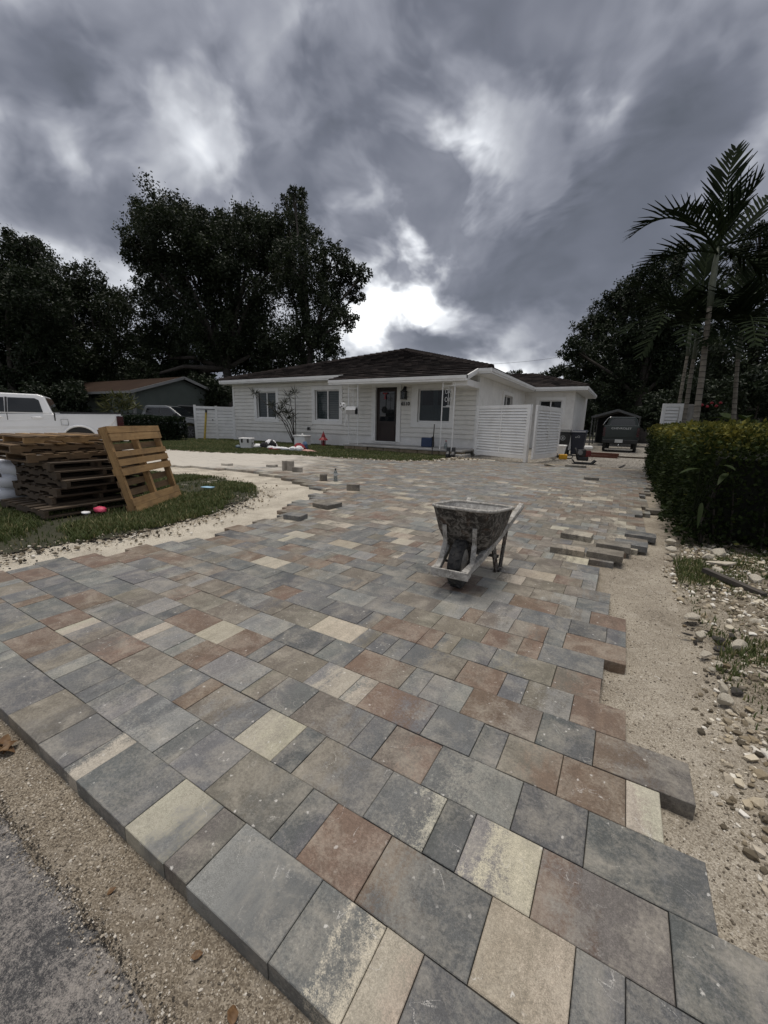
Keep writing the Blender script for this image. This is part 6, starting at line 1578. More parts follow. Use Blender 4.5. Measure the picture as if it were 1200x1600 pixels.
palm('tall single palm with ringed trunk rising above the right hedge', [(1078, 700), (1088, 650), (1097, 585), (1104, 520), (1109, 478)], [(1109, 480), (1113, 445), (1118, 412), (1122, 385)], 7.9, 0.052,
     [((1060, 300, 0.2), (983, 372, 0.5), 0.85), ((1128, 300, 0.0), (1150, 232, 0.2), 0.9), ((1150, 330, -0.3), (1188, 280, -0.6), 0.85), ((1165, 350, 0.3), (1215, 300, 0.5), 0.9), ((1190, 370, -0.2), (1260, 345, -0.4)), ((1085, 330, -0.7), (1050, 330, -1.3), 0.8),
      ((1050, 380, 0.3), (985, 440, 0.5), 0.9), ((1140, 320, 0.8), (1150, 300, 1.6), 0.9), ((1180, 395, 0.2), (1240, 470, 0.4)), ((1150, 380, 0.6), (1200, 410, 1.2))], 0.74, n=17)
palm('shorter palm with slim grey trunk just left of the tall palm', [(1066, 700), (1070, 650), (1079, 590), (1084, 560)], [(1084, 562), (1087, 545), (1090, 525), (1092, 505)], 9.0, 0.042,
     [((1050, 440, 0.2), (985, 490, 0.4)), ((1040, 480, 0.0), (1000, 560, -0.3)), ((1060, 450, -0.6), (1020, 520, -1.4)), ((1100, 420, 0.3), (1110, 380, 0.6)), ((1130, 450, 0.2), (1180, 470, 0.3)), ((1140, 480, -0.4), (1200, 540, -0.8)), ((1085, 470, -1.0), (1070, 540, -1.8)), ((1120, 470, -0.8), (1150, 550, -1.5))], 0.62)
palm('thin palm behind the others with its crown against the dark trees', [(1052, 700), (1058, 650), (1068, 590), (1074, 555)], [(1074, 557), (1076, 540), (1078, 520), (1080, 498)], 10.5, 0.040,
     [((1040, 430, 0.2), (985, 450, 0.4)), ((1035, 470, 0.0), (975, 520, -0.3)), ((1090, 420, 0.3), (1110, 400, 0.6)), ((1120, 440, 0.2), (1170, 440, 0.3)), ((1060, 440, -1.0), (1030, 500, -1.8)), ((1110, 470, -0.8), (1150, 530, -1.5))], 0.70)
palm('palm at the right edge with drooping fronds under the tall palm', [(1148, 720), (1146, 660), (1150, 600), (1153, 560)], [(1153, 562), (1155, 545), (1157, 525), (1158, 505)], 8.6, 0.042,
     [((1130, 440, 0.2), (1090, 470, 0.4)), ((1180, 440, 0.0), (1215, 490, -0.3)), ((1150, 430, -0.6), (1130, 480, -1.4)), ((1170, 420, 0.3), (1200, 400, 0.6)), ((1190, 460, 0.2), (1230, 540, 0.3)), ((1130, 470, -0.4), (1100, 540, -0.8)), ((1175, 460, -1.0), (1180, 540, -1.8))], 0.6)
o = MB().bx(-0.09, 0.09, -0.05, 0.05, -0.08, 1.64).build('grey_post', simple('weathered_post', (0.24, 0.23, 0.21), 0.9, 0.3, 8, 0.5), None, 0.03); o.location = (1.30, 13.0, 0); tag(o, 'weathered grey post beside the folded white gate leaf', 'post')

# ---------------------------------------------------------------- hedges
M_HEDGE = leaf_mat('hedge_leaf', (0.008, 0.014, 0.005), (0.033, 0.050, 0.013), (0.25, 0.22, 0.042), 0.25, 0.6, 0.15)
M_HEDGE2 = leaf_mat('clipped_hedge_leaf', (0.008, 0.016, 0.007), (0.022, 0.036, 0.015), (0.05, 0.07, 0.03), 0.2, 0.5)
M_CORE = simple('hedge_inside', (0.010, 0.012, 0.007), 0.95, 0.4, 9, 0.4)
def hedge(label, x0, x1, y0, y1, h, n, leaf, mat, depth=0.14, young=1.0, faces='flt', rough=0.05):
    t = thing('hedge', label, 'hedge', ((x0 + x1) / 2, (y0 + y1) / 2, -0.05))
    O = np.array([(x0 + x1) / 2, (y0 + y1) / 2, -0.05])
    A = {'f': (x1 - x0) * h, 'l': (y1 - y0) * h, 't': (x1 - x0) * (y1 - y0), 'r': (y1 - y0) * h, 'b': (x1 - x0) * h}
    tot = sum(A[f] for f in faces); Ps, Ds, Tn = [], [], []
    for f in faces:
        k = int(n * A[f] / tot); u, v = rng.uniform(0, 1, k), rng.uniform(0, 1, k); d = -np.abs(rng.normal(0, depth, k)) + rough
        if f == 'f': P = np.stack([x0 + u * (x1 - x0), y0 - d, v * h], 1); N = np.array([0, -1, 0.2])
        if f == 'b': P = np.stack([x0 + u * (x1 - x0), y1 + d, v * h], 1); N = np.array([0, 1, 0.2])
        if f == 'l': P = np.stack([x0 - d, y0 + u * (y1 - y0), v * h], 1); N = np.array([-1, 0, 0.2])
        if f == 'r': P = np.stack([x1 + d, y0 + u * (y1 - y0), v * h], 1); N = np.array([1, 0, 0.2])
        if f == 't': P = np.stack([x0 + u * (x1 - x0), y0 + v * (y1 - y0), h + d * 0.8], 1); N = np.array([0, 0, 1.0])
        # uneven face
        a, b_ = (P[:, 0] + P[:, 1]) * 2.3, P[:, 2] * 3.1
        push = (fbm(a, b_, 3, 31) - 0.45) * 0.26
        P = P + N * push[:, None]
        hz = np.clip(P[:, 2] / h, 0, 1.1)
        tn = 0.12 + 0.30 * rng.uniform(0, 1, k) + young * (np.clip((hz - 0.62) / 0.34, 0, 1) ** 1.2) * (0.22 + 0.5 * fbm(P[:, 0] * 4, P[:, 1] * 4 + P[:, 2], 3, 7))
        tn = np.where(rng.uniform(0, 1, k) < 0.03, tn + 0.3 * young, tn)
        Ps.append(P); Ds.append(rng.normal(size=(k, 3)) * 0.8 + N); Tn.append(tn)
    P = np.vstack(Ps); keep = P[:, 2] > -0.02
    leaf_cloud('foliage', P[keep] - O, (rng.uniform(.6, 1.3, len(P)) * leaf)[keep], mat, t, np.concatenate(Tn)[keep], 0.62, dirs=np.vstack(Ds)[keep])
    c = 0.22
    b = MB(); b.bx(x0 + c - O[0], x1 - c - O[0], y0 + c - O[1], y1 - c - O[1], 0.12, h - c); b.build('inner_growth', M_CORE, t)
    b = MB()
    for k in range(26):
        x, y = random.uniform(x0 + .1, x1 - .1) - O[0], (y0 + random.uniform(0.1, 0.25)) - O[1] if k % 2 else random.uniform(y0 + .1, y1 - .1) - O[1]
        if k % 2 == 0: x = x0 + random.uniform(0.08, 0.2) - O[0]
        b.tube([(x, y, 0), (x + random.uniform(-.05, .05), y + random.uniform(-.05, .05), 0.25), (x + random.uniform(-.12, .12), y + random.uniform(-.12, .12), 0.6)], [0.012, 0.009, 0.004], 5, False)
    tag(b.build('stems', M_BARK, t, fix=False), kind='stuff')
    return t
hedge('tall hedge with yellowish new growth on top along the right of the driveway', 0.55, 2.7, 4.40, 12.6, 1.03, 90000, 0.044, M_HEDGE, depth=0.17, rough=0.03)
hedge("low clipped dark hedge behind the white pickup's tailgate", -18.7, -17.65, 8.5, 11.8, 1.03, 17000, 0.085, M_HEDGE2, 0.08, 0.25, 'flrt', 0.02)

# big arum leaves poking out of the right hedge
def big_leaves(label, name, loc, items, mat, group=None):
    t = thing(name, label, 'plant', loc, 0, group)
    for (dx, dy, dz, L, w_, az, el) in items:
        b = MB(); n = 8; vs = []
        d = Vector((math.cos(az) * math.cos(el), math.sin(az) * math.cos(el), math.sin(el))); s_ = d.cross(Vector((0, 0, 1))).normalized(); up = s_.cross(d)
        for k in range(n + 1):
            f = k / n; wd = w_ * math.sin(math.pi * f ** 0.7) ** 0.8 * 0.5 if 0 < f < 1 else 0.002
            c = Vector((dx, dy, dz)) + d * L * f + Vector((0, 0, -0.35 * L * f * f))
            vs += [c - s_ * wd + up * wd * 0.25, c, c + s_ * wd + up * wd * 0.25]
        b.add(vs, [(3 * k + j, 3 * k + j + 1, 3 * k + j + 4, 3 * k + j + 3) for k in range(n) for j in (0, 1)], True)
        o = b.build('leaf', mat, t, fix=False)
        o.data.attributes.new('tint', 'FLOAT', 'POINT').data.foreach_set('value', np.full(len(vs), random.uniform(0.3, 0.55), dtype=np.float32))
    b = MB()
    for (dx, dy, dz, L, w_, az, el) in items: b.tube([(0, 0, 0), (dx * 0.5, dy * 0.5, dz * 0.6), (dx, dy, dz)], 0.006, 5, False)
    b.build('stalks', mat, t, fix=False)
    return t
big_leaves('arum vine with long leaves poking out of the front of the right hedge', 'arum_plant', (0.60, 4.40, 0.30), [(-0.02, -0.12, 0.38, 0.17, 0.07, 3.6, 0.1), (0.10, -0.12, 0.42, 0.15, 0.06, 5.3, 0.2), (0.03, -0.12, 0.10, 0.18, 0.035, 4.6, -0.9), (0.16, -0.10, 0.36, 0.14, 0.05, 4.2, -0.3)], M_HEDGE)
big_leaves('broad-leaved plant rising behind the right hedge at the palm foot', 'broad_leaf_plant', (1.60, 9.2, 0.6), [(0, 0, 0.55, 0.45, 0.2, 2.9, 0.5), (0.1, 0, 0.6, 0.5, 0.2, 4.6, 0.4), (0.4, 0.1, 0.5, 0.7, 0.28, 0.1, 0.2), (0.3, -0.1, 0.5, 0.55, 0.22, 5.3, 0.3), (-0.1, 0.1, 0.6, 0.4, 0.16, 1.9, 0.7)], M_HEDGE)
b = MB()
for k in range(9): b.ell((random.uniform(-.22, .22), random.uniform(-.1, .1), random.uniform(-0.05, .1)), 0.035, 0.03, 0.03, 8, 5, 0.15)
fl = b.build('red_blossom', simple('red_flower', (0.30, 0.02, 0.03), 0.6, 0.2, 10, 0)); p_ = at(1107, 636, 9.6); fl.location = p_; tag(fl, 'cluster of small red blossoms behind the hedge at the palm foot', 'flowers')

# dracaena at the wall, yellow shrub at the neighbour's
def rosette_plant(name, label, base, heads, D, L, n, mat, stem_r=0.02):
    t = thing(name, label, 'plant', base)
    B = Vector(base)
    b = MB(); C, Dr, S, T = [], [], [], []
    for px, py in heads:
        h_ = at(px, py, D)
        b.tube([(random.uniform(-.06, .06), random.uniform(-.06, .06), 0), (h_ - B) * 0.5 + Vector(((h_ - B).x * -0.22, 0, 0.12)), h_ - B], [stem_r, stem_r * 0.8, stem_r * 0.6], 6, False)
        for k in range(n):
            d = Vector((random.gauss(0, 1), random.gauss(0, 1), random.gauss(0.35, 0.8))).normalized()
            C.append(h_ - B); Dr.append(d); S.append(L * random.uniform(0.7, 1.15)); T.append(random.uniform(0.2, 0.9))
    tag(b.build('stems', M_BARK, t, fix=False), kind='stuff')
    leaf_cloud('leaves', np.array([tuple(c) for c in C]), np.array(S), mat, t, np.array(T), 0.085 if L < 0.5 else 0.12, dirs=np.array([tuple(d) for d in Dr]))
    return t
M_DRAC = leaf_mat('dracaena_leaf', (0.02, 0.025, 0.018), (0.045, 0.05, 0.035), (0.07, 0.07, 0.05), 0.1)
rosette_plant('dracaena', 'spindly dracaena with spiky heads against the siding', (-12.2, 13.15, -0.03), [(398, 615), (424, 634), (452, 620), (461, 614), (444, 631), (439, 641), (450, 646), (432, 648), (456, 652)], 17.05, 0.36, 42, M_DRAC)
M_CROT = leaf_mat('variegated_leaf', (0.02, 0.03, 0.01), (0.07, 0.08, 0.028), (0.19, 0.18, 0.07), 0.15)  # leaf colours dimmed, shade of the oak included
c0 = at(190, 655, 20.5)
rosette_plant('variegated_shrub', "yellow-green spiky shrub in front of the neighbour's porch", (c0.x, c0.y, -0.08), [(168, 626), (180, 621), (192, 624), (204, 628), (212, 636), (175, 636), (190, 638), (200, 640), (165, 640), (185, 630)], 20.5, 0.55, 26, M_CROT, 0.015)

# ---------------------------------------------------------------- grass
M_GRASS = leaf_mat('grass_blade', (0.040, 0.056, 0.017), (0.095, 0.120, 0.040), (0.27, 0.235, 0.12), 0.25)
def grass(name, label, poly, n, h0, h1, clip=None, thin=None, seed=0, wid=0.006, z0=-0.02):
    x0, x1 = min(p[0] for p in poly), max(p[0] for p in poly); y0, y1 = min(p[1] for p in poly), max(p[1] for p in poly)
    if clip: x0, x1, y0, y1 = max(x0, clip[0]), min(x1, clip[1]), max(y0, clip[2]), min(y1, clip[3])
    X = rng.uniform(x0, x1, n); Y = rng.uniform(y0, y1, n)
    wob = 0.30 * (fbm(X * 2.5, Y * 2.5, 3, 13) - 0.45)
    k = in_poly(X + wob, Y + wob, poly)
    pt = fbm(X * 1.7, Y * 1.7, 4, 61 + seed)
    k &= rng.uniform(0, 1, n) < np.clip((pt - (thin or 0.30)) * 6 + 0.25, 0.05, 1)
    X, Y, pt = X[k], Y[k], pt[k]; N = len(X)
    H = rng.uniform(h0, h1, N) * (0.6 + 0.9 * pt)
    az = rng.uniform(0, 2 * np.pi, N); ln = rng.uniform(0.1, 0.8, N)
    B_ = np.stack([X, Y, np.full(N, z0)], 1)
    tip = B_ + np.stack([np.cos(az) * ln * H, np.sin(az) * ln * H, H], 1)
    midp = B_ + np.stack([np.cos(az) * ln * H * 0.3, np.sin(az) * ln * H * 0.3, H * 0.6], 1)
    s_ = np.stack([-np.sin(az), np.cos(az), np.zeros(N)], 1) * (wid * rng.uniform(0.6, 1.3, N))[:, None]
    v = np.stack([B_ - s_, B_ + s_, midp + s_ * 0.7, tip, midp - s_ * 0.7], 1).reshape(-1, 3)
    i0 = np.arange(N)[:, None] * 5
    f = np.vstack([np.hstack([i0, i0 + 1, i0 + 2, i0 + 4]), np.hstack([i0 + 4, i0 + 2, i0 + 3, i0 + 3])])
    me = bpy.data.meshes.new(name)
    q = np.hstack([i0, i0 + 1, i0 + 2, i0 + 4]); t3 = np.hstack([i0 + 4, i0 + 2, i0 + 3])
    me.vertices.add(len(v)); me.vertices.foreach_set('co', v.astype(np.float32).ravel())
    loops = np.concatenate([q.ravel(), t3.ravel()]).astype(np.int32)
    me.loops.add(len(loops)); me.loops.foreach_set('vertex_index', loops)
    me.polygons.add(2 * N); me.polygons.foreach_set('loop_start', np.concatenate([np.arange(N) * 4, 4 * N + np.arange(N) * 3]).astype(np.int32))
    me.update(calc_edges=True)
    tn = np.clip(0.25 + 0.35 * rng.uniform(0, 1, N) + np.where(rng.uniform(0, 1, N) < 0.12, 0.5, 0) + 0.5 * (pt - 0.45), 0, 1)
    me.attributes.new('tint', 'FLOAT', 'POINT').data.foreach_set('value', np.repeat(tn, 5).astype(np.float32))
    return tag(link_mesh(name, me, M_GRASS), label, 'grass', None, 'stuff')
grass('grass', 'rough green grass on the island under the pallets', ISLAND, 190000, 0.02, 0.055, (-10, -3.4, 0.6, 4.8), 0.40)
grass('grass', 'green lawn strip in front of the white house', LAWN, 150000, 0.025, 0.06, (-19, -4.3, 6.5, 14.05), 0.22, 3, 0.012)
RSTRIP = [(0.58, 1.2), (0.52, 1.8), (0.46, 2.2), (0.44, 2.8), (0.46, 3.4), (0.46, 4.0), (0.55, 4.6), (2.6, 4.6), (2.6, 0.9)]
grass('weeds', 'thin weeds and grass in the rubble strip beside the right hedge', RSTRIP, 95000, 0.010, 0.034, None, 0.37, 5, 0.0034, -0.015)

# ---------------------------------------------------------------- stones
def rock_mat(name, c0, c1):
    mt, nt, b, o = new_mat(name)
    p = coord(nt, 'Object'); rnd = nt.n('ShaderNodeObjectInfo').outputs['Random']
    n = nt.noise(p, 9, 7, 0.7, 0.4); n2 = nt.noise(p, 40, 5, 0.7)
    c = nt.ramp(nt.math('ADD', nt.math('MULTIPLY', n, 0.6), nt.math('MULTIPLY', n2, 0.4)), [(0.32, c0), (0.58, c1)])
    c = nt.mix(nt.math('MULTIPLY', rnd, 0.35), c, tuple(x * 0.6 for x in c1))
    nt.link(c, b.inputs['Base Color']); b.inputs['Roughness'].default_value = 0.95; set_bump(nt, b, nt.math('ADD', n, n2), 0.8, 0.01)
    return mt
M_LIME = rock_mat('limestone', (0.44, 0.35, 0.22), (0.78, 0.73, 0.62)); M_DKROCK = rock_mat('dark_stone', (0.035, 0.032, 0.028), (0.11, 0.10, 0.09))
def rock_mesh(seed, flat=1.0):
    import bmesh
    r_ = random.Random(seed); bm = bmesh.new(); bmesh.ops.create_icosphere(bm, subdivisions=2, radius=1.0)
    ax = [Vector((r_.gauss(0, 1), r_.gauss(0, 1), r_.gauss(0, 1))).normalized() for _ in range(11)]; cut = [r_.uniform(0.42, 0.8) for _ in ax]
    for v in bm.verts:
        for a, c in zip(ax, cut):
            d = v.co.dot(a)
            if d > c: v.co -= a * (d - c) * 0.92
        v.co *= 1 + r_.uniform(-0.05, 0.05)
        v.co.z *= flat
    me = bpy.data.meshes.new('limestone_rock'); bm.to_mesh(me); bm.free()
    return me
rocks = [rock_mesh(s, f) for s, f in ((1, 0.8), (2, 0.6), (3, 0.9), (4, 0.5), (5, 0.75), (6, 1.0))]
for r_ in rocks: r_.materials.append(M_LIME)
drocks = [rock_mesh(s, f) for s, f in ((11, 0.35), (12, 0.45))]
for r_ in drocks: r_.materials.append(M_DKROCK)
def put_rock(px, py, rpx, lb, k, dark=False, st=(1, 1, 1), rz=None):
    d = ray(px, py); t = (1 + 0.02) / -d.z; p = Vector((0, 0, 1)) + d * t
    s = rpx * t / 628.06
    o = link_mesh('limestone_rock' if not dark else 'dark_stone', (drocks if dark else rocks)[k % (2 if dark else 6)]); o.location = (p.x, p.y, -0.02 + s * 0.35); o.scale = (s * st[0], s * st[1], s * st[2]); o.rotation_euler = (random.uniform(-.3, .3), random.uniform(-.3, .3), rz if rz is not None else random.uniform(0, 6))
    return tag(o, lb, 'rock', 'stones in the rubble strip by the hedge')
put_rock(1121, 870, 12, 'pointed pale rock standing at the foot of the right hedge', 5, st=(1, 1, 1.3))
put_rock(1107, 874, 11, 'rounded pale rock left of the pointed one at the hedge foot', 0)
put_rock(1126, 886, 17, 'flat grey slab lying in front of the pointed rock', 3, st=(1.4, 0.6, 0.6), rz=0.3)
put_rock(1049, 862, 9, 'yellowish rock at the near corner of the hedge', 1); put_rock(1051, 871, 6, 'small white rock just below the yellowish corner rock', 2)
put_rock(1047, 849, 11, 'grey stone half buried under the hedge corner', 4, st=(1.3, .7, .7))
put_rock(1152, 1014, 14, 'orange-stained boulder in the middle of the rubble strip', 0, st=(1, 1, 1.25)); put_rock(1081, 969, 12, 'bright white jagged rock nearest the sand in the strip', 1)
put_rock(1122, 894, 10, 'yellow stone beside the dark plank in the rubble', 4); put_rock(1175, 937, 9, 'pale stone in the grass at the right of the plank', 3); put_rock(1177, 910, 11, 'grey boulder at the right of the rubble strip', 2)
put_rock(1094, 996, 9, 'white triangular stone left of the dark shards', 5); put_rock(1121, 1042, 8, 'white stone below the dark shards', 2); put_rock(1112, 1048, 6, 'small white stone left of the one below the shards', 1)
put_rock(1130, 1077, 10, 'yellowish stone low in the rubble strip beside a dark flat stone', 0); put_rock(1195, 1060, 14, 'brown-orange rock cut by the right edge of the view', 4); put_rock(1101, 1025, 9, 'cream stone in the weeds of the rubble strip', 3)
put_rock(1149, 1064, 8, 'small yellow stone right of the low weeds', 5); put_rock(1179, 975, 10, 'grey-white stone at the foot of the grass bank', 1); put_rock(1131, 1098, 12, 'pale stone lowest in the rubble strip', 2)
put_rock(1125, 1005, 14, 'long dark upright shard among the pale rocks', 0, True, (0.5, 1.3, 1.5), 0.6); put_rock(1125, 1018, 10, 'dark broken stone below the upright shard', 1, True); put_rock(1073, 993, 8, 'thin dark shard on the sand side of the rubble', 0, True, (1.2, .5, .7), 0.2); put_rock(1150, 1085, 12, 'dark grey flat stone low in the strip', 1, True)
put_rock(1144, 997, 9, 'dark angular stone wedged behind the orange boulder', 1, True)
o = board('weathered_plank', -0.20, 0.20, -0.022, 0.022, 0, 0.03, M_WOODG, None); o.location = (0.74, 3.38, 0.0); o.rotation_euler = (0, 0.05, -0.85); tag(o, 'dark weathered plank lying in the rubble strip by the hedge', 'plank')
def pebbles(name, label, pts, smin, smax, mat, sink=0.3):
    """many small stones in one mesh"""
    base = rock_mesh(77, 0.8); bv = np.array([tuple(v.co) for v in base.vertices])
    import bmesh
    bm = bmesh.new(); bmesh.ops.create_icosphere(bm, subdivisions=1, radius=1.0); bv = np.array([tuple(v.co) for v in bm.verts]); bf = np.array([[v.index for v in f.verts] for f in bm.faces]); bm.free()
    N = len(pts); s = smin * (smax / smin) ** (rng.uniform(0, 1, N) ** 2.2)
    sc = s[:, None, None] * rng.uniform(0.6, 1.15, (N, 1, 3)) * np.array([1, 1, 0.75])
    jit = 1 + rng.uniform(-0.42, 0.30, (N, len(bv), 1))
    a = rng.uniform(0, 6.28, N); ca, sa = np.cos(a), np.sin(a)
    v = bv[None] * sc * jit
    vx = v[..., 0] * ca[:, None] - v[..., 1] * sa[:, None]; vy = v[..., 0] * sa[:, None] + v[..., 1] * ca[:, None]
    v = np.stack([vx, vy, v[..., 2]], -1) + pts[:, None, :] + np.stack([np.zeros(N), np.zeros(N), s * sink], 1)[:, None, :]
    f = (bf[None] + (np.arange(N) * len(bv))[:, None, None]).reshape(-1, 3)
    me = np_mesh(name, v.reshape(-1, 3), f, False, {'tint': np.repeat(rng.uniform(0, 1, N), len(bv))})
    return tag(link_mesh(name, me, mat), label, 'stones', None, 'stuff')
def pebble_mat(name, cs):
    mt, nt, b, o = new_mat(name)
    a = nt.n('ShaderNodeAttribute', attribute_name='tint').outputs['Fac']
    nt.link(nt.ramp(a, cs), b.inputs['Base Color']); b.inputs['Roughness'].default_value = 0.95
    set_bump(nt, b, nt.noise(coord(nt, 'World'), 150, 4, 0.7), 0.5, 0.004)
    return mt
M_PEB = pebble_mat('rubble_stones', [(0.0, (0.05, 0.04, 0.03)), (0.25, (0.16, 0.13, 0.09)), (0.5, (0.34, 0.29, 0.21)), (0.8, (0.58, 0.52, 0.42)), (1.0, (0.74, 0.71, 0.64))])
M_CHIP = pebble_mat('limestone_chips', [(0.0, (0.06, 0.05, 0.035)), (0.3, (0.19, 0.155, 0.105)), (0.6, (0.40, 0.34, 0.25)), (0.85, (0.62, 0.57, 0.48)), (1.0, (0.78, 0.75, 0.68))])
M_CHIP2 = pebble_mat('broken_limestone', [(0.0, (0.16, 0.12, 0.07)), (0.35, (0.44, 0.37, 0.26)), (0.7, (0.66, 0.60, 0.48)), (1.0, (0.80, 0.77, 0.70))])
M_GRN = pebble_mat('sand_grains', [(0.0, (0.07, 0.058, 0.045)), (0.4, (0.22, 0.185, 0.14)), (0.75, (0.40, 0.35, 0.28)), (1.0, (0.66, 0.62, 0.55))])
M_CLOD = pebble_mat('dark_soil_clods', [(0.0, (0.012, 0.010, 0.008)), (0.7, (0.045, 0.038, 0.030)), (1.0, (0.20, 0.17, 0.13))])
def on_sand(X, Y): return np.stack([X, Y, sand_height(X, Y)], 1)
X = rng.uniform(0.36, 1.45, 19000); Y = rng.uniform(1.0, 4.6, 19000)
k = (X > 0.42 + 0.08 * np.sin(Y * 3) + rng.normal(0, 0.05, len(X))) & (rng.uniform(0, 1, len(X)) < np.clip((fbm(X * 4, Y * 4, 3, 19) - 0.25) * 3, 0.12, 1))
pebbles('rubble', 'limestone rubble and chips scattered beside the hedge', on_sand(X[k], Y[k]), 0.0022, 0.018, M_CHIP)
X = rng.uniform(0.40, 1.5, 4200); Y = 1.0 + 3.5 * rng.uniform(0, 1, 4200)
k = (X > 0.44 + 0.07 * np.sin(Y * 3.3) + rng.normal(0, 0.04, len(X))) & (rng.uniform(0, 1, len(X)) < np.clip((fbm(X * 3, Y * 3, 3, 29) - 0.30) * 4, 0.1, 1))
pebbles('rubble', 'broken limestone lumps among the chips and weeds by the hedge', on_sand(X[k], Y[k]), 0.006, 0.027, M_CHIP2)
X = rng.uniform(0.42, 1.5, 5000); Y = 1.0 + 3.5 * rng.uniform(0, 1, 5000)
k = rng.uniform(0, 1, len(X)) < np.clip((fbm(X * 3.4, Y * 3.4, 3, 57) - 0.42) * 7, 0, 1)
pebbles('soil_clods', 'dark soil clods between the limestone rubble by the hedge', on_sand(X[k], Y[k]), 0.003, 0.016, M_CLOD)
X = rng.uniform(-2.3, -0.2, 9000); Y = rng.uniform(0.235, 0.385, 9000)
pebbles('sand_grains', 'coarse sand grains in the strip between road and pavers', on_sand(X, Y), 0.0009, 0.0042, M_GRN, 0.2)
X = rng.uniform(0.03, 0.55, 12000); Y = 0.85 + 3.2 * rng.uniform(0, 1, 12000) ** 1.6
k = X > 0.02 + np.where(Y < 1.3, 0.18, 0)
pebbles('sand_grains', 'coarse sand grains along the right edge of the pavers', on_sand(X[k], Y[k]), 0.0012, 0.005, M_GRN, 0.2)
th_ = rng.uniform(0, 1, 2600); ii = (th_ * 9).astype(int); fr_ = th_ * 9 - ii
IP = np.array(ISLAND + [ISLAND[0]])
pp = IP[ii] + (IP[ii + 1] - IP[ii]) * fr_[:, None] + rng.normal(0, 0.13, (2600, 2)) + np.array([0.10, 0.0])
pebbles('rubble', 'pale limestone crumbs along the ragged edge of the grass island', np.stack([pp[:, 0], pp[:, 1], sand_height(pp[:, 0], pp[:, 1]) + 0.012], 1)[:2600], 0.003, 0.020, M_CHIP)
sel = rng.uniform(0, 1, 2600) < np.clip((fbm(pp[:, 0] * 2.2, pp[:, 1] * 2.2, 3, 88) - 0.46) * 6, 0, 1)
pebbles('soil_clods', 'dark turned soil along the edge of the grass island', np.stack([pp[:, 0] - 0.05, pp[:, 1], sand_height(pp[:, 0], pp[:, 1]) + 0.016], 1)[sel], 0.004, 0.018, M_CLOD)
LP = np.array([(-14.5, 7.2), (-12.5, 7.68), (-10.8, 8.0), (-8.4, 9.15), (-6.4, 9.4), (-5.2, 9.75), (-4.65, 10.4), (-4.5, 11.2), (-4.45, 12.2)])
th_ = rng.uniform(0, 1, 1500); ii = (th_ * 8).astype(int); fr_ = th_ * 8 - ii
pp = LP[ii] + (LP[ii + 1] - LP[ii]) * fr_[:, None] + rng.normal(0, 0.11, (1500, 2))
pebbles('rubble', 'white limestone crumbs between the paving and the front lawn', np.stack([pp[:, 0], pp[:, 1], np.full(1500, -0.012)], 1), 0.008, 0.04, M_PEB)
X = rng.uniform(-4.9, -3.6, 420); Y = rng.uniform(10.0, 12.5, 420)
pebbles('rubble', 'limestone rubble heaped at the right end of the porch', np.stack([X, Y, np.full(420, -0.035)], 1), 0.01, 0.05, M_PEB)
X = rng.uniform(-3.6, 0.7, 1600); Y = rng.uniform(11.9, 20, 1600)
pebbles('gravel', 'loose gravel on the yard between paving and carport', np.stack([X, Y, np.full(1600, -0.064)], 1), 0.006, 0.02, M_GRN)
X = rng.uniform(-1.6, -0.45, 3200); Y = 0.262 - np.abs(rng.normal(0, 0.035, 3200))
pebbles('sand_grains', 'sand spilled over the ragged edge of the asphalt', np.stack([X, Y, np.full(3200, -0.029)], 1), 0.0009, 0.0036, M_GRN, 0.3)
# dark soil and gravel heap at the far right bottom
X = rng.normal(0.62, 0.05, 700); Y = rng.normal(1.32, 0.10, 700)
pebbles('soil_clods', 'dark clump of soil and roots at the right edge near the camera', on_sand(X, Y) + np.array([0, 0, 0.01]), 0.003, 0.013, M_CLOD)
X = np.concatenate([rng.uniform(-1.4, -0.4, 500), rng.uniform(-2.2, -0.3, 300)]); Y = 0.238 + np.abs(rng.normal(0, 0.012, 800))
pebbles('soil_clods', 'crumbs of black asphalt along the ragged road edge', on_sand(X, Y) + np.array([0, 0, 0.006]), 0.001, 0.0036, M_CLOD)

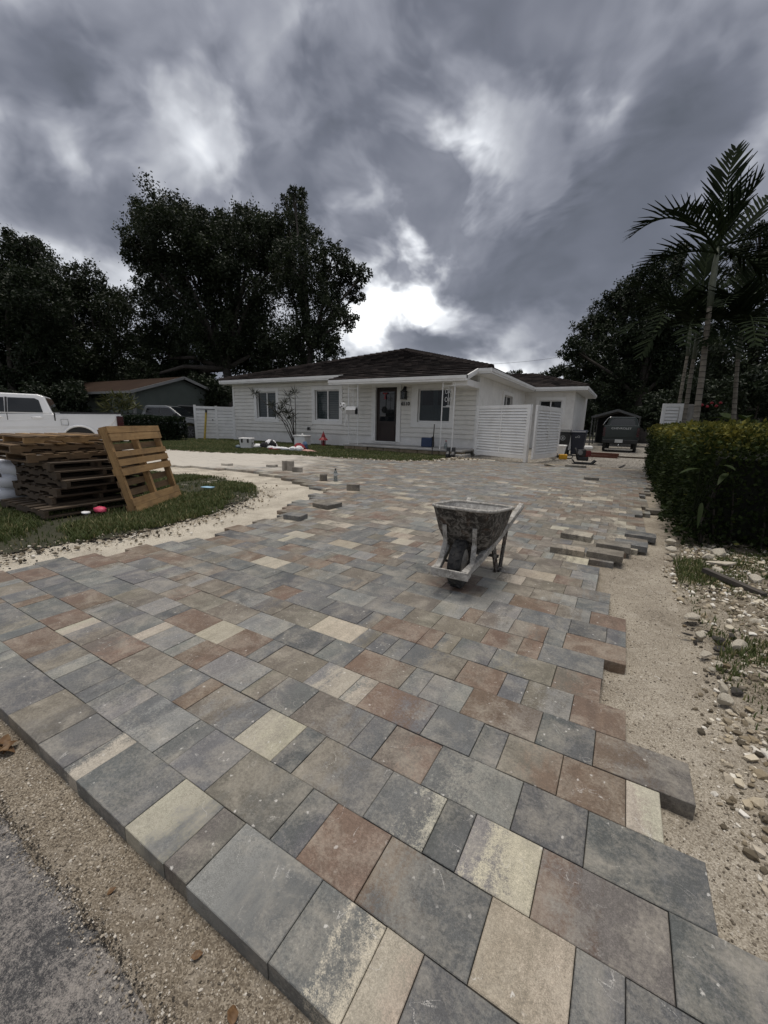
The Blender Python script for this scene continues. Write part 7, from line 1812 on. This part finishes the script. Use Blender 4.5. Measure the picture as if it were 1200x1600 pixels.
# ---------------------------------------------------------------- fallen leaves
M_DRY = leaf_mat('dry_leaf', (0.06, 0.030, 0.012), (0.15, 0.085, 0.04), (0.25, 0.16, 0.08), 0.1)
def dry_leaf(label, x, y, L, az, curl=0.5):
    b = MB(); n = 7; vs = []
    for k in range(n + 1):
        f = k / n; wd = 0.3 * L * math.sin(math.pi * min(1, max(0, f)) ** 0.85) + 0.001
        z = 0.25 * L * curl * math.sin(f * 3.0)
        for s_ in (-1, -0.5, 0, 0.5, 1):
            vs.append(Vector((f * L - L / 2, s_ * wd * (1 + 0.2 * random.uniform(-1, 1)), z + abs(s_) * wd * curl * 0.8 + random.uniform(-1, 1) * 0.02 * L)))
    b.add(vs, [(5 * k + j, 5 * k + j + 1, 5 * k + j + 6, 5 * k + j + 5) for k in range(n) for j in range(4)], True)
    o = b.build('dry_leaf', M_DRY, fix=False); o.data.attributes.new('tint', 'FLOAT', 'POINT').data.foreach_set('value', rng.uniform(0.2, 0.8, len(vs)).astype(np.float32))
    o.location = (x, y, float(sand_height(np.array([x]), np.array([y]))[0]) + 0.006); o.rotation_euler = (random.uniform(-.2, .2), random.uniform(-.2, .2), az)
    return tag(o, label, 'leaf', 'fallen dry leaves')
for i, (x, y, L, az) in enumerate(((-1.60, 0.335, 0.06, 0.4), (-1.565, 0.345, 0.05, 2.0), (-1.55, 0.325, 0.05, 4.1), (-1.58, 0.32, 0.045, 5.2))):
    dry_leaf(['upper curled brown leaf in the clump below the paver corner at the left edge', 'right curled brown leaf in the clump at the left edge', 'lowest curled brown leaf in the clump at the left edge', 'leftmost curled brown leaf in the clump at the left edge'][i], x, y, L, az, 0.8)
dry_leaf('small dark leaf on the sand strip in the foreground', -0.60, 0.33, 0.022, 0.9, 0.3); dry_leaf('small brown leaf on the sand nearest the bottom of the view', -0.47, 0.31, 0.03, 2.4, 0.4); dry_leaf('tiny brown leaf on the sand strip above the asphalt edge', -0.86, 0.30, 0.018, 1.4, 0.3)

# overhead service wire, running in to the house from behind
b = MB(); a_, c_ = at(700, 572, 34), at(960, 540, 48)
b.tube([a_.lerp(c_, k / 10) + Vector((0, 0, -0.5 * math.sin(math.pi * k / 10))) for k in range(11)], 0.012, 5)
tag(b.build('overhead_wire', M_BLACK, fix=False), 'thin overhead wire crossing the sky above the wing roof', 'wire')
